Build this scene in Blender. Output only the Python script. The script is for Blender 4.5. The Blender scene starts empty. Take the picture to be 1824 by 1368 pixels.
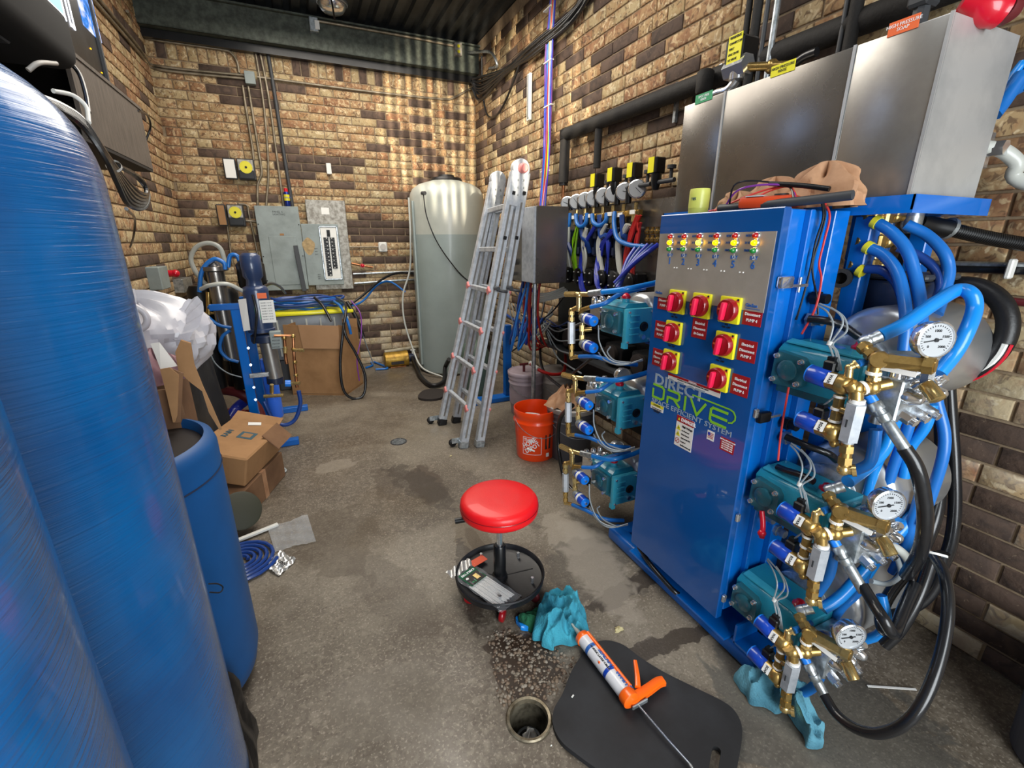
import bpy, bmesh, math, random
from mathutils import Vector, Matrix, noise
random.seed(7)
PI = math.pi
scene = bpy.context.scene
COL = scene.collection
# ------------------------------------------------------------------ camera, light, exposure
CH = 1.45                       # eye height (m)
FOC, YAW, PITCH = 805.0, 0.418, 0.3055
cam_d = bpy.data.cameras.new('camera'); cam = bpy.data.objects.new('camera', cam_d); COL.objects.link(cam)
cam_d.sensor_width = 36.0; cam_d.lens = FOC/1824*36; cam_d.clip_start = 0.05
cam.location = (0, 0, CH); cam.rotation_euler = (PI/2-PITCH, 0, -YAW)
scene.camera = cam
vs = scene.view_settings
vs.view_transform = 'Standard'; vs.look = 'None'; vs.gamma = 1.0; vs.use_curve_mapping = False
vs.exposure = 0.55
world = bpy.data.worlds.new('world'); scene.world = world; world.use_nodes = True
wn = world.node_tree.nodes; wl = world.node_tree.links
sky = wn.new('ShaderNodeTexSky'); sky.sky_type = 'HOSEK_WILKIE'; sky.turbidity = 6; sky.sun_direction = Vector((0.5, -0.6, 0.7)).normalized()
wl.new(sky.outputs[0], wn['Background'].inputs[0]); wn['Background'].inputs[1].default_value = 0.8
def area_light(name, loc, target, sx, sy, power, color):
    d = bpy.data.lights.new(name, 'AREA'); d.shape = 'RECTANGLE'; d.size = sx; d.size_y = sy; d.energy = power; d.color = color
    o = bpy.data.objects.new(name, d); COL.objects.link(o); o.location = loc
    o.rotation_euler = (Vector(target)-Vector(loc)).to_track_quat('-Z', 'Y').to_euler()
    return o
area_light('doorway_daylight', (0.45, -1.75, 1.6), (0.7, 3.0, 1.0), 1.6, 2.3, 95, (0.92, 0.97, 1.0))
area_light('warm_ceiling_fill', (0.6, 3.6, 3.3), (0.6, 3.7, 0.0), 1.6, 3.2, 78, (1.0, 0.93, 0.83))  # added warm panel under the ceiling that brightens the back of the room
area_light('ceiling_lamp_near', (0.35, 0.9, 3.3), (0.4, 1.0, 0.0), 0.5, 1.0, 7, (0.96, 0.98, 1.0))
# spot standing in for bounced sunlight; a wave texture paints its far-corner stripes
sd = bpy.data.lights.new('bounced_sunlight', 'SPOT'); sd.energy = 2600; sd.spot_size = 0.34; sd.spot_blend = 0.5; sd.color = (1.0, 0.86, 0.66); sd.shadow_soft_size = 0.02
so = bpy.data.objects.new('bounced_sunlight', sd); COL.objects.link(so); so.location = (0.3, -1.2, 2.0)
so.rotation_euler = (Vector((1.95, 5.7, 2.66))-Vector(so.location)).to_track_quat('-Z', 'Y').to_euler()
sd.use_nodes = True
_n = sd.node_tree.nodes; _l = sd.node_tree.links
_tc = _n.new('ShaderNodeTexCoord'); _mp = _n.new('ShaderNodeMapping'); _wv = _n.new('ShaderNodeTexWave'); _cr = _n.new('ShaderNodeValToRGB'); _mu = _n.new('ShaderNodeMath')
_wv.inputs['Scale'].default_value = 19; _wv.inputs['Distortion'].default_value = 2.2; _wv.inputs['Detail'].default_value = 1.5; _wv.inputs['Detail Scale'].default_value = 1.2
_mp.inputs['Scale'].default_value = (1, 0.35, 0)
_l.new(_tc.outputs['Normal'], _mp.inputs[0]); _l.new(_mp.outputs[0], _wv.inputs[0]); _l.new(_wv.outputs[1], _cr.inputs[0])
_cr.color_ramp.elements[0].position = 0.45; _cr.color_ramp.elements[1].position = 0.85
_mu.operation = 'MULTIPLY'; _mu.inputs[1].default_value = 1.0
_l.new(_cr.outputs[0], _mu.inputs[0]); _l.new(_mu.outputs[0], _n['Emission'].inputs['Strength'])

# ------------------------------------------------------------------ measuring: which point of a wall, face or floor a pixel of the photo shows
_F = Vector((math.sin(YAW)*math.cos(PITCH), math.cos(YAW)*math.cos(PITCH), -math.sin(PITCH)))
_R = Vector((math.cos(YAW), -math.sin(YAW), 0)); _U = _R.cross(_F)
def P(u, v, x=None, y=None, z=None):
    d = _F + _R*((u-912)/FOC) - _U*((v-684)/FOC)
    if x is not None: t = x/d.x
    elif y is not None: t = y/d.y
    else: t = (z-CH)/d.z
    return Vector((0, 0, CH)) + d*t
def proj(p):
    q = Vector(p)-Vector((0, 0, CH)); z = q.dot(_F)
    if z < 0.05: return None
    return 912+FOC*q.dot(_R)/z, 684-FOC*q.dot(_U)/z, z

# ------------------------------------------------------------------ materials
def hexc(h):
    h = h.lstrip('#'); c = [int(h[i:i+2], 16)/255 for i in (0, 2, 4)]
    return tuple(((x/12.92) if x <= 0.04045 else ((x+0.055)/1.055)**2.4) for x in c)+(1,)
MT = {}
def mk(name, col, rough=0.5, metal=0.0, col2=None, ns=12.0, bump=0.0, bs=60.0, coat=0.0, trans=0.0, alpha=1.0, emit=None, es=1.0, thr=(0.4, 0.65), rv=0.0, ior=1.45, stretch=None):
    m = bpy.data.materials.new(name); m.use_nodes = True
    n = m.node_tree.nodes; l = m.node_tree.links; b = n['Principled BSDF']
    b.inputs['Base Color'].default_value = hexc(col); b.inputs['Roughness'].default_value = rough; b.inputs['Metallic'].default_value = metal
    b.inputs['Coat Weight'].default_value = coat; b.inputs['Transmission Weight'].default_value = trans; b.inputs['Alpha'].default_value = alpha; b.inputs['IOR'].default_value = ior
    tc = None
    if col2 or bump or rv:
        tc = n.new('ShaderNodeNewGeometry').outputs['Position']
        if stretch:
            mp = n.new('ShaderNodeMapping'); mp.inputs['Scale'].default_value = stretch; l.new(tc, mp.inputs[0]); tc = mp.outputs[0]
    if col2 or rv:
        t = n.new('ShaderNodeTexNoise'); t.inputs['Scale'].default_value = ns; t.inputs['Detail'].default_value = 5; t.inputs['Roughness'].default_value = 0.6
        l.new(tc, t.inputs[0])
    if col2:
        r = n.new('ShaderNodeValToRGB'); r.color_ramp.elements[0].position = thr[0]; r.color_ramp.elements[1].position = thr[1]
        r.color_ramp.elements[0].color = hexc(col); r.color_ramp.elements[1].color = hexc(col2)
        l.new(t.outputs[0], r.inputs[0]); l.new(r.outputs[0], b.inputs['Base Color'])
    if rv:
        mr = n.new('ShaderNodeMapRange'); mr.inputs[3].default_value = max(0, rough-rv); mr.inputs[4].default_value = rough+rv
        l.new(t.outputs[0], mr.inputs[0]); l.new(mr.outputs[0], b.inputs['Roughness'])
    if bump:
        t2 = n.new('ShaderNodeTexNoise'); t2.inputs['Scale'].default_value = bs; t2.inputs['Detail'].default_value = 4
        l.new(tc, t2.inputs[0]); bp = n.new('ShaderNodeBump'); bp.inputs['Strength'].default_value = min(1, bump); bp.inputs['Distance'].default_value = 0.004
        l.new(t2.outputs[0], bp.inputs['Height']); l.new(bp.outputs[0], b.inputs['Normal'])
    if emit:
        b.inputs['Emission Color'].default_value = hexc(emit); b.inputs['Emission Strength'].default_value = es
    MT[name] = m
    return m
add = mk
add('blue_paint', '#0468c4', 0.22, coat=0.6, rv=0.06, ns=6)
add('blue_door', '#04529c', 0.2, coat=0.7, rv=0.05, ns=4, col2='#054c92', thr=(0.3, 0.7))
add('blue_frame', '#055db2', 0.35, coat=0.3, bump=0.1)
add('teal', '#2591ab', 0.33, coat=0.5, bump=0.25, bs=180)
add('teal_lit', '#42b4cc', 0.36, coat=0.4, bump=0.25, bs=180)  # teal with daylight put into its colour, for the brighter pump faces
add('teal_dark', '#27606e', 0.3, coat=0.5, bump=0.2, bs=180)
add('brass', '#c4a566', 0.3, 0.85, rv=0.1, ns=40, col2='#a08248', thr=(0.35, 0.75))
add('brass_bright', '#d6bb7e', 0.26, 0.85, rv=0.08, ns=30)
add('chrome', '#dfe2e6', 0.17, 0.9, rv=0.08, ns=50)
add('zinc', '#c2c9ce', 0.34, 0.8, rv=0.12, ns=40, col2='#8d9598')
add('steel_brushed', '#a9a7a3', 0.32, 0.8, rv=0.04, ns=5, col2='#96938e')
add('steel_dark', '#8f8b86', 0.27, 0.85, rv=0.03, ns=3, col2='#7e7a75')
add('aluminium', '#c9ced4', 0.42, 0.5, rv=0.14, ns=22, col2='#aab1b9', bump=0.1)
add('galv', '#8b8e88', 0.55, 0.6, col2='#5f625c', ns=35, thr=(0.4, 0.6))
add('plate_mottled', '#a7a49c', 0.5, 0.4, col2='#7c776e', ns=25, thr=(0.4, 0.62))
add('panel_gray', '#8d9796', 0.5, col2='#7d8684', ns=6)
add('conduit', '#918674', 0.45, 0.5, col2='#6d6453', ns=14)
add('beam_green', '#51584f', 0.6, 0.15, col2='#373b35', ns=22, thr=(0.35, 0.65), bump=0.2)
add('black_rubber', '#141416', 0.42, bump=0.15, bs=120, rv=0.1)
add('black_hose', '#17181b', 0.3, coat=0.3, rv=0.1, ns=50)
add('black_plastic', '#101113', 0.35, rv=0.1)
add('black_foam', '#23211f', 0.75, bump=0.5, bs=90, col2='#191716')
add('mat_foam', '#1a1a1c', 0.66, bump=0.5, bs=9, col2='#27282b', ns=6)
add('blue_hose', '#1a69b8', 0.35, coat=0.2, rv=0.08)
add('blue_hose_bright', '#1583d8', 0.3, coat=0.3)
add('blue_dark_hose', '#1b3f86', 0.38, coat=0.2)
add('blue_tube', '#2334a6', 0.3, coat=0.3)
add('green_tube', '#8fcf1f', 0.35, coat=0.2)
add('lime_tube', '#b8c878', 0.35)
add('red_tube', '#b3221f', 0.35, coat=0.2)
add('purple_tube', '#74338a', 0.35, coat=0.2)
add('white_tube', '#b9bbb4', 0.35, coat=0.2)
add('clear_tube', '#c9ccc6', 0.2, trans=0.55, ior=1.3)
add('gray_wire', '#8e979c', 0.35, coat=0.2)
add('red_wire', '#c8352f', 0.4)
add('burgundy', '#5e1f24', 0.45, bump=0.3)
add('coil_blue', '#1440a8', 0.3, coat=0.5)
add('coil_cap', '#1278e0', 0.35, coat=0.3)
add('white_label', '#e6e6e2', 0.6)
add('white_plastic', '#d9d9d4', 0.45)
add('red_plastic', '#c8102a', 0.3, coat=0.4)
add('knob_red', '#8f0d16', 0.32, coat=0.5)
add('knob_handle', '#e0204a', 0.35, coat=0.3)
add('yellow', '#e3dc22', 0.35, coat=0.3)
add('yellow_sticker', '#e8df1e', 0.5)
add('sign_red', '#a01820', 0.45)
add('sign_white', '#e2e0da', 0.5)
add('sign_orange', '#e86a35', 0.5)
add('sign_green', '#3d9a68', 0.5)
add('ink_black', '#16181c', 0.6)
add('ink_white', '#e9e9e9', 0.5)
add('ink_blue', '#2b5fa8', 0.5)
add('ink_green', '#7fbf2a', 0.45)
add('ink_gray', '#8fa0ae', 0.45)
add('ink_carton', '#3a5560', 0.8)
add('panel_plate', '#b4aea4', 0.4, 0.45, rv=0.06, ns=8, col2='#a8a298')
add('lamp_yellow', '#ffb400', 0.3, emit='#ffae00', es=3.2)
add('lamp_yellow_hot', '#ffd040', 0.3, emit='#ffc020', es=7.0)
add('lamp_red', '#a01414', 0.2, coat=0.6, emit='#a01010', es=0.08)
add('lamp_green', '#1d7a35', 0.2, coat=0.6, emit='#1d7a35', es=0.05)
add('clear_resin', '#dfe6e8', 0.12, trans=0.5)
add('orange_plastic', '#f2450e', 0.3, coat=0.35, bump=0.05)
add('gun_orange', '#ff6a10', 0.32, coat=0.4)
add('seat_red', '#e8151c', 0.42, coat=0.15, bump=0.12, bs=300, col2='#dd1219', ns=3)
add('tray_black', '#17171a', 0.42, rv=0.15, ns=14, col2='#232325', bump=0.1)
add('cardboard', '#a27a52', 0.8, col2='#8f6a45', ns=5, bump=0.15, bs=40)
add('cardboard_dark', '#7d5d42', 0.85, col2='#6e5039', ns=6, bump=0.15)
add('paper_brown', '#b98f6d', 0.7, col2='#a07656', ns=9, bump=0.3, bs=40)
add('paper_white', '#dad8d4', 0.7)
add('bag_white', '#d9d8de', 0.3, col2='#c4c2cb', ns=5, alpha=0.93, coat=0.2)
add('pack_film', '#e8ecf0', 0.12, alpha=0.12, coat=0.6)
add('lit_end_steel', '#c3c4c4', 0.42, 0.55, rv=0.06, ns=6, col2='#aeb0b1')  # paler steel carrying the light on the tank end and seam edges
add('film', '#cfd4d8', 0.12, alpha=0.32, coat=0.6, bump=0.4, bs=30)
add('cloth_teal', '#3f9fb5', 0.95, col2='#2f8097', ns=8, bump=0.8, bs=160)
add('cloth_teal2', '#5a93a6', 0.95, col2='#3f7284', ns=8, bump=0.8, bs=160)
add('cloth_green', '#1c5a3c', 0.95, bump=0.7, bs=160)
add('poly_white', '#aeb1a9', 0.38, col2='#a2a69e', ns=3, coat=0.15)
add('poly_wet', '#8f9a98', 0.36, col2='#87928f', ns=3, coat=0.15)
add('bucket_lilac', '#a99aa2', 0.45, col2='#978890', ns=5)
add('bucket_white', '#b5b0aa', 0.45, col2='#9d9892', ns=5)
add('bucket_gray', '#55565c', 0.5)
add('gold_paint', '#b8923a', 0.4, 0.5, col2='#7a5c22', ns=14, thr=(0.4, 0.7))
add('pvc', '#b9b19a', 0.5, col2='#a1967c', ns=10)
add('navy', '#1f2b45', 0.35, coat=0.4)
add('navy_light', '#2b3c5e', 0.3, coat=0.4)
add('cyl_blue', '#3a78f2', 0.35, coat=0.3)
add('copper', '#b8805a', 0.35, 0.9, col2='#8f6040', ns=30)
add('tote_clear', '#8d949c', 0.3, alpha=0.75, col2='#767d86', ns=4)
add('mesh_black', '#1b1b1a', 0.7, bump=0.5, bs=25, col2='#2c2c2a', ns=6)
add('shelf_gray', '#5f574f', 0.6, col2='#4b443e', ns=9, bump=0.1, stretch=(8, 8, 1))
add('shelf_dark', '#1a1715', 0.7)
add('gray_dark', '#3a3c3f', 0.5)
add('silver_back', '#b5b7b8', 0.3, 0.7)
add('dial_white', '#aeb2b6', 0.35, coat=0.8)
add('dial_yellow', '#d8cf2e', 0.4)
add('soapcup', '#d5d96a', 0.4, coat=0.2, col2='#c4c95a', ns=6)
add('meter_orange', '#c8431a', 0.4, coat=0.2)
add('drum_blue', '#0d5290', 0.5, col2='#0e4a82', ns=3, rv=0.08)
add('pink_cap', '#cf7f7c', 0.5)
add('leather_dark', '#2b2523', 0.6)
add('gravel_a', '#7b6a58', 0.7, col2='#5a4638', ns=30)
add('gravel_b', '#8f8577', 0.6, col2='#6d6152', ns=30)
add('lint', '#b7ab80', 0.8)
add('screen_glow', '#88aadd', 0.3, emit='#6f96d8', es=1.1)
add('tray_inner', '#0a3f88', 0.5)
M_ = MT

# ------------------------------------------------------------------ mesh helpers
def smooth_pts(pts, n=6):
    pts = [Vector(p) for p in pts]
    if len(pts) < 3: return pts
    out = []
    for i in range(len(pts)-1):
        p0 = pts[i-1] if i > 0 else pts[0]*2-pts[1]
        p1, p2 = pts[i], pts[i+1]
        p3 = pts[i+2] if i+2 < len(pts) else pts[-1]*2-pts[-2]
        for k in range(n):
            t = k/n
            out.append(0.5*((2*p1)+(p2-p0)*t+(2*p0-5*p1+4*p2-p3)*t*t+(3*p1-p0-3*p2+p3)*t*t*t))
    out.append(pts[-1]); return out
def frame(d):
    d = d.normalized(); a = Vector((0, 0, 1)) if abs(d.z) < 0.9 else Vector((1, 0, 0))
    x = a.cross(d).normalized(); return x, d.cross(x).normalized(), d
class MB:
    def __init__(s): s.bm = bmesh.new(); s.flat = False
    def box(s, c, size, rot=None, bev=0.0, seg=1):
        r = bmesh.ops.create_cube(s.bm, size=1.0)
        vs_ = r['verts']; m = Matrix.Translation(Vector(c)) @ (rot.to_4x4() if rot else Matrix.Identity(4)) @ Matrix.Diagonal((size[0], size[1], size[2], 1))
        bmesh.ops.transform(s.bm, matrix=m, verts=vs_)
        if bev:
            s.flat = True
            es = set(e for v in vs_ for e in v.link_edges)
            bmesh.ops.bevel(s.bm, geom=list(es), offset=bev, segments=seg, affect='EDGES', profile=0.5)
        return s
    def bx(s, a, b, bev=0.0, seg=1):          # box between two corners
        a = Vector(a); b = Vector(b)
        return s.box((a+b)/2, [abs(b[i]-a[i]) for i in range(3)], bev=bev, seg=seg)
    def ring(s, c, x, y, r, seg, ph=0.0): return [s.bm.verts.new(c+x*(math.cos(2*PI*i/seg+ph)*r)+y*(math.sin(2*PI*i/seg+ph)*r)) for i in range(seg)]
    def join(s, a, b):
        n = len(a)
        for i in range(n): s.bm.faces.new((a[i], a[(i+1) % n], b[(i+1) % n], b[i]))
    def cyl(s, p0, p1, r0, r1=None, seg=16, caps=True):
        p0 = Vector(p0); p1 = Vector(p1); r1 = r0 if r1 is None else r1
        x, y, d = frame(p1-p0); a = s.ring(p0, x, y, r0, seg); b = s.ring(p1, x, y, r1, seg); s.join(a, b)
        if caps: s.bm.faces.new(a[::-1]); s.bm.faces.new(b)
        return s
    def hexa(s, p0, p1, r): return s.cyl(p0, p1, r, seg=6)
    def tube(s, pts, r, seg=8, sm=6, caps=True):
        pts = smooth_pts(pts, sm) if sm else [Vector(p) for p in pts]
        n = len(pts); prev = None; x = None
        for i, p in enumerate(pts):
            t = (pts[min(i+1, n-1)]-pts[max(i-1, 0)])
            if t.length < 1e-9: continue
            t.normalize()
            if x is None: x, y, _ = frame(t)
            else:
                x = (x-t*x.dot(t)); x = x.normalized() if x.length > 1e-6 else frame(t)[0]; y = t.cross(x)
            rr = r(i/(n-1)) if callable(r) else r
            c = s.ring(p, x, y, rr, seg)
            if prev: s.join(prev, c)
            elif caps: s.bm.faces.new(c[::-1])
            prev = c
        if caps and prev: s.bm.faces.new(prev)
        return s
    def lathe(s, c, prof, axis=(0, 0, 1), seg=24, cap0=True, cap1=True, half=None):
        c = Vector(c); x, y, d = frame(Vector(axis)); prev = None
        for k, (r, h) in enumerate(prof):
            rg = s.ring(c+d*h, x, y, max(r, 1e-4), seg)
            if prev: s.join(prev, rg)
            elif cap0: s.bm.faces.new(rg[::-1])
            prev = rg
        if cap1: s.bm.faces.new(prev)
        return s
    def prism(s, outline, ext):
        ext = Vector(ext); a = [s.bm.verts.new(Vector(p)) for p in outline]; b = [s.bm.verts.new(Vector(p)+ext) for p in outline]
        try:
            s.bm.faces.new(a[::-1]); s.bm.faces.new(b)
        except ValueError: pass
        s.join(a, b); return s
    def quad(s, *p): s.bm.faces.new([s.bm.verts.new(Vector(q)) for q in p]); return s
    def grid(s, f, nu, nv, closed=False):
        g = [[s.bm.verts.new(Vector(f(i/(nu), j/(nv)))) for j in range(nv+1)] for i in range(nu+1)]
        for i in range(nu):
            for j in range(nv): s.bm.faces.new((g[i][j], g[i+1][j], g[i+1][j+1], g[i][j+1]))
        return s
    def sphere(s, c, r, seg=12, scale=(1, 1, 1)):
        q = bmesh.ops.create_uvsphere(s.bm, u_segments=seg, v_segments=max(6, seg//2), radius=r)
        bmesh.ops.transform(s.bm, matrix=Matrix.Translation(Vector(c)) @ Matrix.Diagonal((*scale, 1)), verts=q['verts']); return s
    def mesh(s, name, off, sharp=0.9, thick=0.0):
        bm = s.bm
        if thick:
            bmesh.ops.recalc_face_normals(bm, faces=bm.faces[:])
            bmesh.ops.solidify(bm, geom=bm.faces[:], thickness=thick)
        bmesh.ops.recalc_face_normals(bm, faces=bm.faces[:])
        if off.length: bmesh.ops.translate(bm, vec=-off, verts=bm.verts[:])
        me = bpy.data.meshes.new(name); bm.to_mesh(me); bm.free()
        me.polygons.foreach_set('use_smooth', [True]*len(me.polygons))
        me.set_sharp_from_angle(angle=0.6 if (s.flat and sharp > 0.6) else sharp)
        return me
def root_loc(o):
    v = Vector((0, 0, 0))
    while o is not None: v += o.location; o = o.parent
    return v
def thing(name, label, cat, loc=(0, 0, 0), group=None):
    o = bpy.data.objects.new(name, None); COL.objects.link(o); o.location = loc; o.empty_display_size = 0.1
    o['label'] = label; o['category'] = cat
    if group: o['group'] = group
    return o
def part(name, mb, mat, parent, label=None, sharp=0.9, thick=0.0, kind=None):
    me = mb.mesh(name, root_loc(parent), sharp, thick)
    o = bpy.data.objects.new(name, me); COL.objects.link(o); o.parent = parent
    me.materials.append(M_[mat] if isinstance(mat, str) else mat)
    if label: o['label'] = label
    if kind: o['kind'] = kind
    return o
def solo(name, mb, mat, label, cat, loc, group=None, sharp=0.9, thick=0.0):
    loc = Vector(loc); me = mb.mesh(name, loc, sharp, thick)
    o = bpy.data.objects.new(name, me); COL.objects.link(o); o.location = loc
    me.materials.append(M_[mat] if isinstance(mat, str) else mat)
    o['label'] = label; o['category'] = cat
    if group: o['group'] = group
    return o
def struct(name, mb, mat, sharp=0.6):
    me = mb.mesh(name, Vector((0, 0, 0)), sharp)
    o = bpy.data.objects.new(name, me); COL.objects.link(o); me.materials.append(M_[mat] if isinstance(mat, str) else mat); o['kind'] = 'structure'
    return o
def hose(name, label, cat, pts, r, mat, group=None, seg=8, sm=7):
    return solo(name, MB().tube(pts, r, seg, sm), mat, label, cat, pts[0], group)
TBM_ = [None]
def TB_(pts, r, mat):
    TBM_[0] = mat; return pts, r
def children(o): return [c for c in bpy.data.objects if c.parent == o]
def dup(root, loc, label=None, kids=None):
    def rec(o, par):
        c = o.copy(); COL.objects.link(c); c.parent = par
        for ch in KIDS.get(o.name, []): rec(ch, c)
        return c
    KIDS = {}
    for o in bpy.data.objects:
        if o.parent: KIDS.setdefault(o.parent.name, []).append(o)
    r = rec(root, None); r.location = loc
    if label: r['label'] = label
    return r
def text_mb(mb, s, at, right, up, h, align='LEFT', depth=0.0006, bold=0.0, stretch=1.0):
    """letters as thin raised print: at = baseline start, right / up = writing directions, h = cap height"""
    cu = bpy.data.curves.new('t', 'FONT'); cu.body = s; cu.size = h/0.7; cu.extrude = depth; cu.resolution_u = 2; cu.align_x = align
    cu.offset = bold*h; cu.space_line = 0.95
    ob = bpy.data.objects.new('t', cu); COL.objects.link(ob)
    dg = bpy.context.evaluated_depsgraph_get(); dg.update()
    me = bpy.data.meshes.new_from_object(ob.evaluated_get(dg))
    right = Vector(right).normalized(); up = Vector(up); up = (up-right*up.dot(right)).normalized(); nrm = right.cross(up)
    mt = Matrix(((right.x*stretch, up.x, nrm.x, at[0]), (right.y*stretch, up.y, nrm.y, at[1]), (right.z*stretch, up.z, nrm.z, at[2]), (0, 0, 0, 1)))
    me.transform(mt); mb.bm.from_mesh(me)
    bpy.data.objects.remove(ob); bpy.data.curves.remove(cu); bpy.data.meshes.remove(me)
    return mb
X, Y, Z = Vector((1, 0, 0)), Vector((0, 1, 0)), Vector((0, 0, 1))
# ------------------------------------------------------------------ the room
WL, WR, WB, WF, CZ = -1.07, 2.06, 5.70, -2.0, 3.55
def brick_mat(name, base, alt, blotch, bump=0.5):
    m = bpy.data.materials.new(name); m.use_nodes = True; n = m.node_tree.nodes; l = m.node_tree.links; b = n['Principled BSDF']
    b.inputs['Roughness'].default_value = 0.85
    g = n.new('ShaderNodeNewGeometry'); oi = n.new('ShaderNodeObjectInfo')
    ad = n.new('ShaderNodeMath'); ad.operation = 'ADD'; l.new(g.outputs['Random Per Island'], ad.inputs[0]); l.new(oi.outputs['Random'], ad.inputs[1])
    fr = n.new('ShaderNodeMath'); fr.operation = 'FRACT'; l.new(ad.outputs[0], fr.inputs[0])
    r0 = n.new('ShaderNodeValToRGB'); l.new(fr.outputs[0], r0.inputs[0]); r0.color_ramp.elements[0].color = hexc(base); r0.color_ramp.elements[1].color = hexc(alt)
    def blot(scale, lo, hi, seed):
        t = n.new('ShaderNodeTexNoise'); t.inputs['Scale'].default_value = scale; t.inputs['Detail'].default_value = 4; t.inputs['Distortion'].default_value = 1.2
        mp = n.new('ShaderNodeMapping'); mp.inputs['Location'].default_value = (seed, seed*2, seed*3); l.new(g.outputs['Position'], mp.inputs[0]); l.new(mp.outputs[0], t.inputs[0])
        r = n.new('ShaderNodeValToRGB'); r.color_ramp.elements[0].position = lo; r.color_ramp.elements[1].position = hi; l.new(t.outputs[0], r.inputs[0]); return r.outputs[0], t.outputs[0]
    cur = r0.outputs[0]
    for i, (c, sc, lo, hi, f) in enumerate(blotch):
        k, raw = blot(sc, lo, hi, i*3.7+1)
        mf = n.new('ShaderNodeMath'); mf.operation = 'MULTIPLY'; mf.inputs[1].default_value = f; l.new(k, mf.inputs[0])
        mx = n.new('ShaderNodeMix'); mx.data_type = 'RGBA'; l.new(mf.outputs[0], mx.inputs[0]); l.new(cur, mx.inputs[6]); mx.inputs[7].default_value = hexc(c); cur = mx.outputs[2]
    # chalky bloom on the lowest courses (not on the dark bricks)
    sx = n.new('ShaderNodeSeparateXYZ'); l.new(g.outputs['Position'], sx.inputs[0])
    mr = n.new('ShaderNodeMapRange'); mr.inputs[1].default_value = 1.25; mr.inputs[2].default_value = 0.55; mr.inputs[3].default_value = 0.0; mr.inputs[4].default_value = 0.0 if name == 'brick_dark' else 0.5; l.new(sx.outputs[2], mr.inputs[0])
    k, raw = blot(4, 0.35, 0.6, 31.0); mf = n.new('ShaderNodeMath'); mf.operation = 'MULTIPLY'; l.new(k, mf.inputs[0]); l.new(mr.outputs[0], mf.inputs[1])
    mx = n.new('ShaderNodeMix'); mx.data_type = 'RGBA'; l.new(mf.outputs[0], mx.inputs[0]); l.new(cur, mx.inputs[6]); mx.inputs[7].default_value = hexc('#c9c0ae'); cur = mx.outputs[2]
    l.new(cur, b.inputs['Base Color'])
    t = n.new('ShaderNodeTexNoise'); t.inputs['Scale'].default_value = 45; t.inputs['Detail'].default_value = 5; l.new(g.outputs['Position'], t.inputs[0])
    bp = n.new('ShaderNodeBump'); bp.inputs['Strength'].default_value = bump; bp.inputs['Distance'].default_value = 0.006; l.new(t.outputs[0], bp.inputs['Height']); l.new(bp.outputs[0], b.inputs['Normal'])
    return m
BM = [brick_mat('brick_tan', '#a1865f', '#b39c76', [('#93653f', 13, 0.48, 0.60, 0.6), ('#5a4130', 30, 0.54, 0.62, 0.75), ('#dcc9a4', 24, 0.55, 0.64, 0.65)]),
      brick_mat('brick_orange', '#95704f', '#a48660', [('#7d5138', 12, 0.46, 0.60, 0.65), ('#4d382b', 28, 0.54, 0.63, 0.65), ('#d0ba92', 22, 0.53, 0.64, 0.65)]),
      brick_mat('brick_dark', '#4d3d33', '#5f4c40', [('#2f2622', 12, 0.45, 0.65, 0.6), ('#8b7862', 60, 0.66, 0.72, 0.5)]),
      brick_mat('brick_cream', '#b3a17c', '#a59069', [('#916c47', 15, 0.5, 0.62, 0.6), ('#5b4634', 30, 0.55, 0.64, 0.7), ('#ddd0b0', 22, 0.56, 0.66, 0.5)])]
mortar = mk('mortar', '#82705a', 0.95, col2='#95836b', ns=20, bump=0.5)
BLN, BH, JT = 0.2505, 0.0700, 0.0100           # brick length, height, joint
def brick_mesh(w, h, mi):
    mb = MB(); d = 0.009; c = 0.003
    o = [(-w/2, 0, -h/2), (w/2, 0, -h/2), (w/2, 0, h/2), (-w/2, 0, h/2)]; k = (w/2-c)/(w/2); j = (h/2-c)/(h/2)
    rings = [[(a, 0.004, b) for a, _, b in o], [(a, -d+c, b) for a, _, b in o], [(a*k, -d, b*j) for a, _, b in o]]
    vv = [[mb.bm.verts.new(p) for p in r] for r in rings]
    mb.join(vv[0], vv[1]); mb.join(vv[1], vv[2]); mb.bm.faces.new(vv[2])
    me = mb.mesh('brick', Vector((0, 0, 0)), 0.9); me.materials.append(BM[mi]); return me
BCACHE = {}
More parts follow.
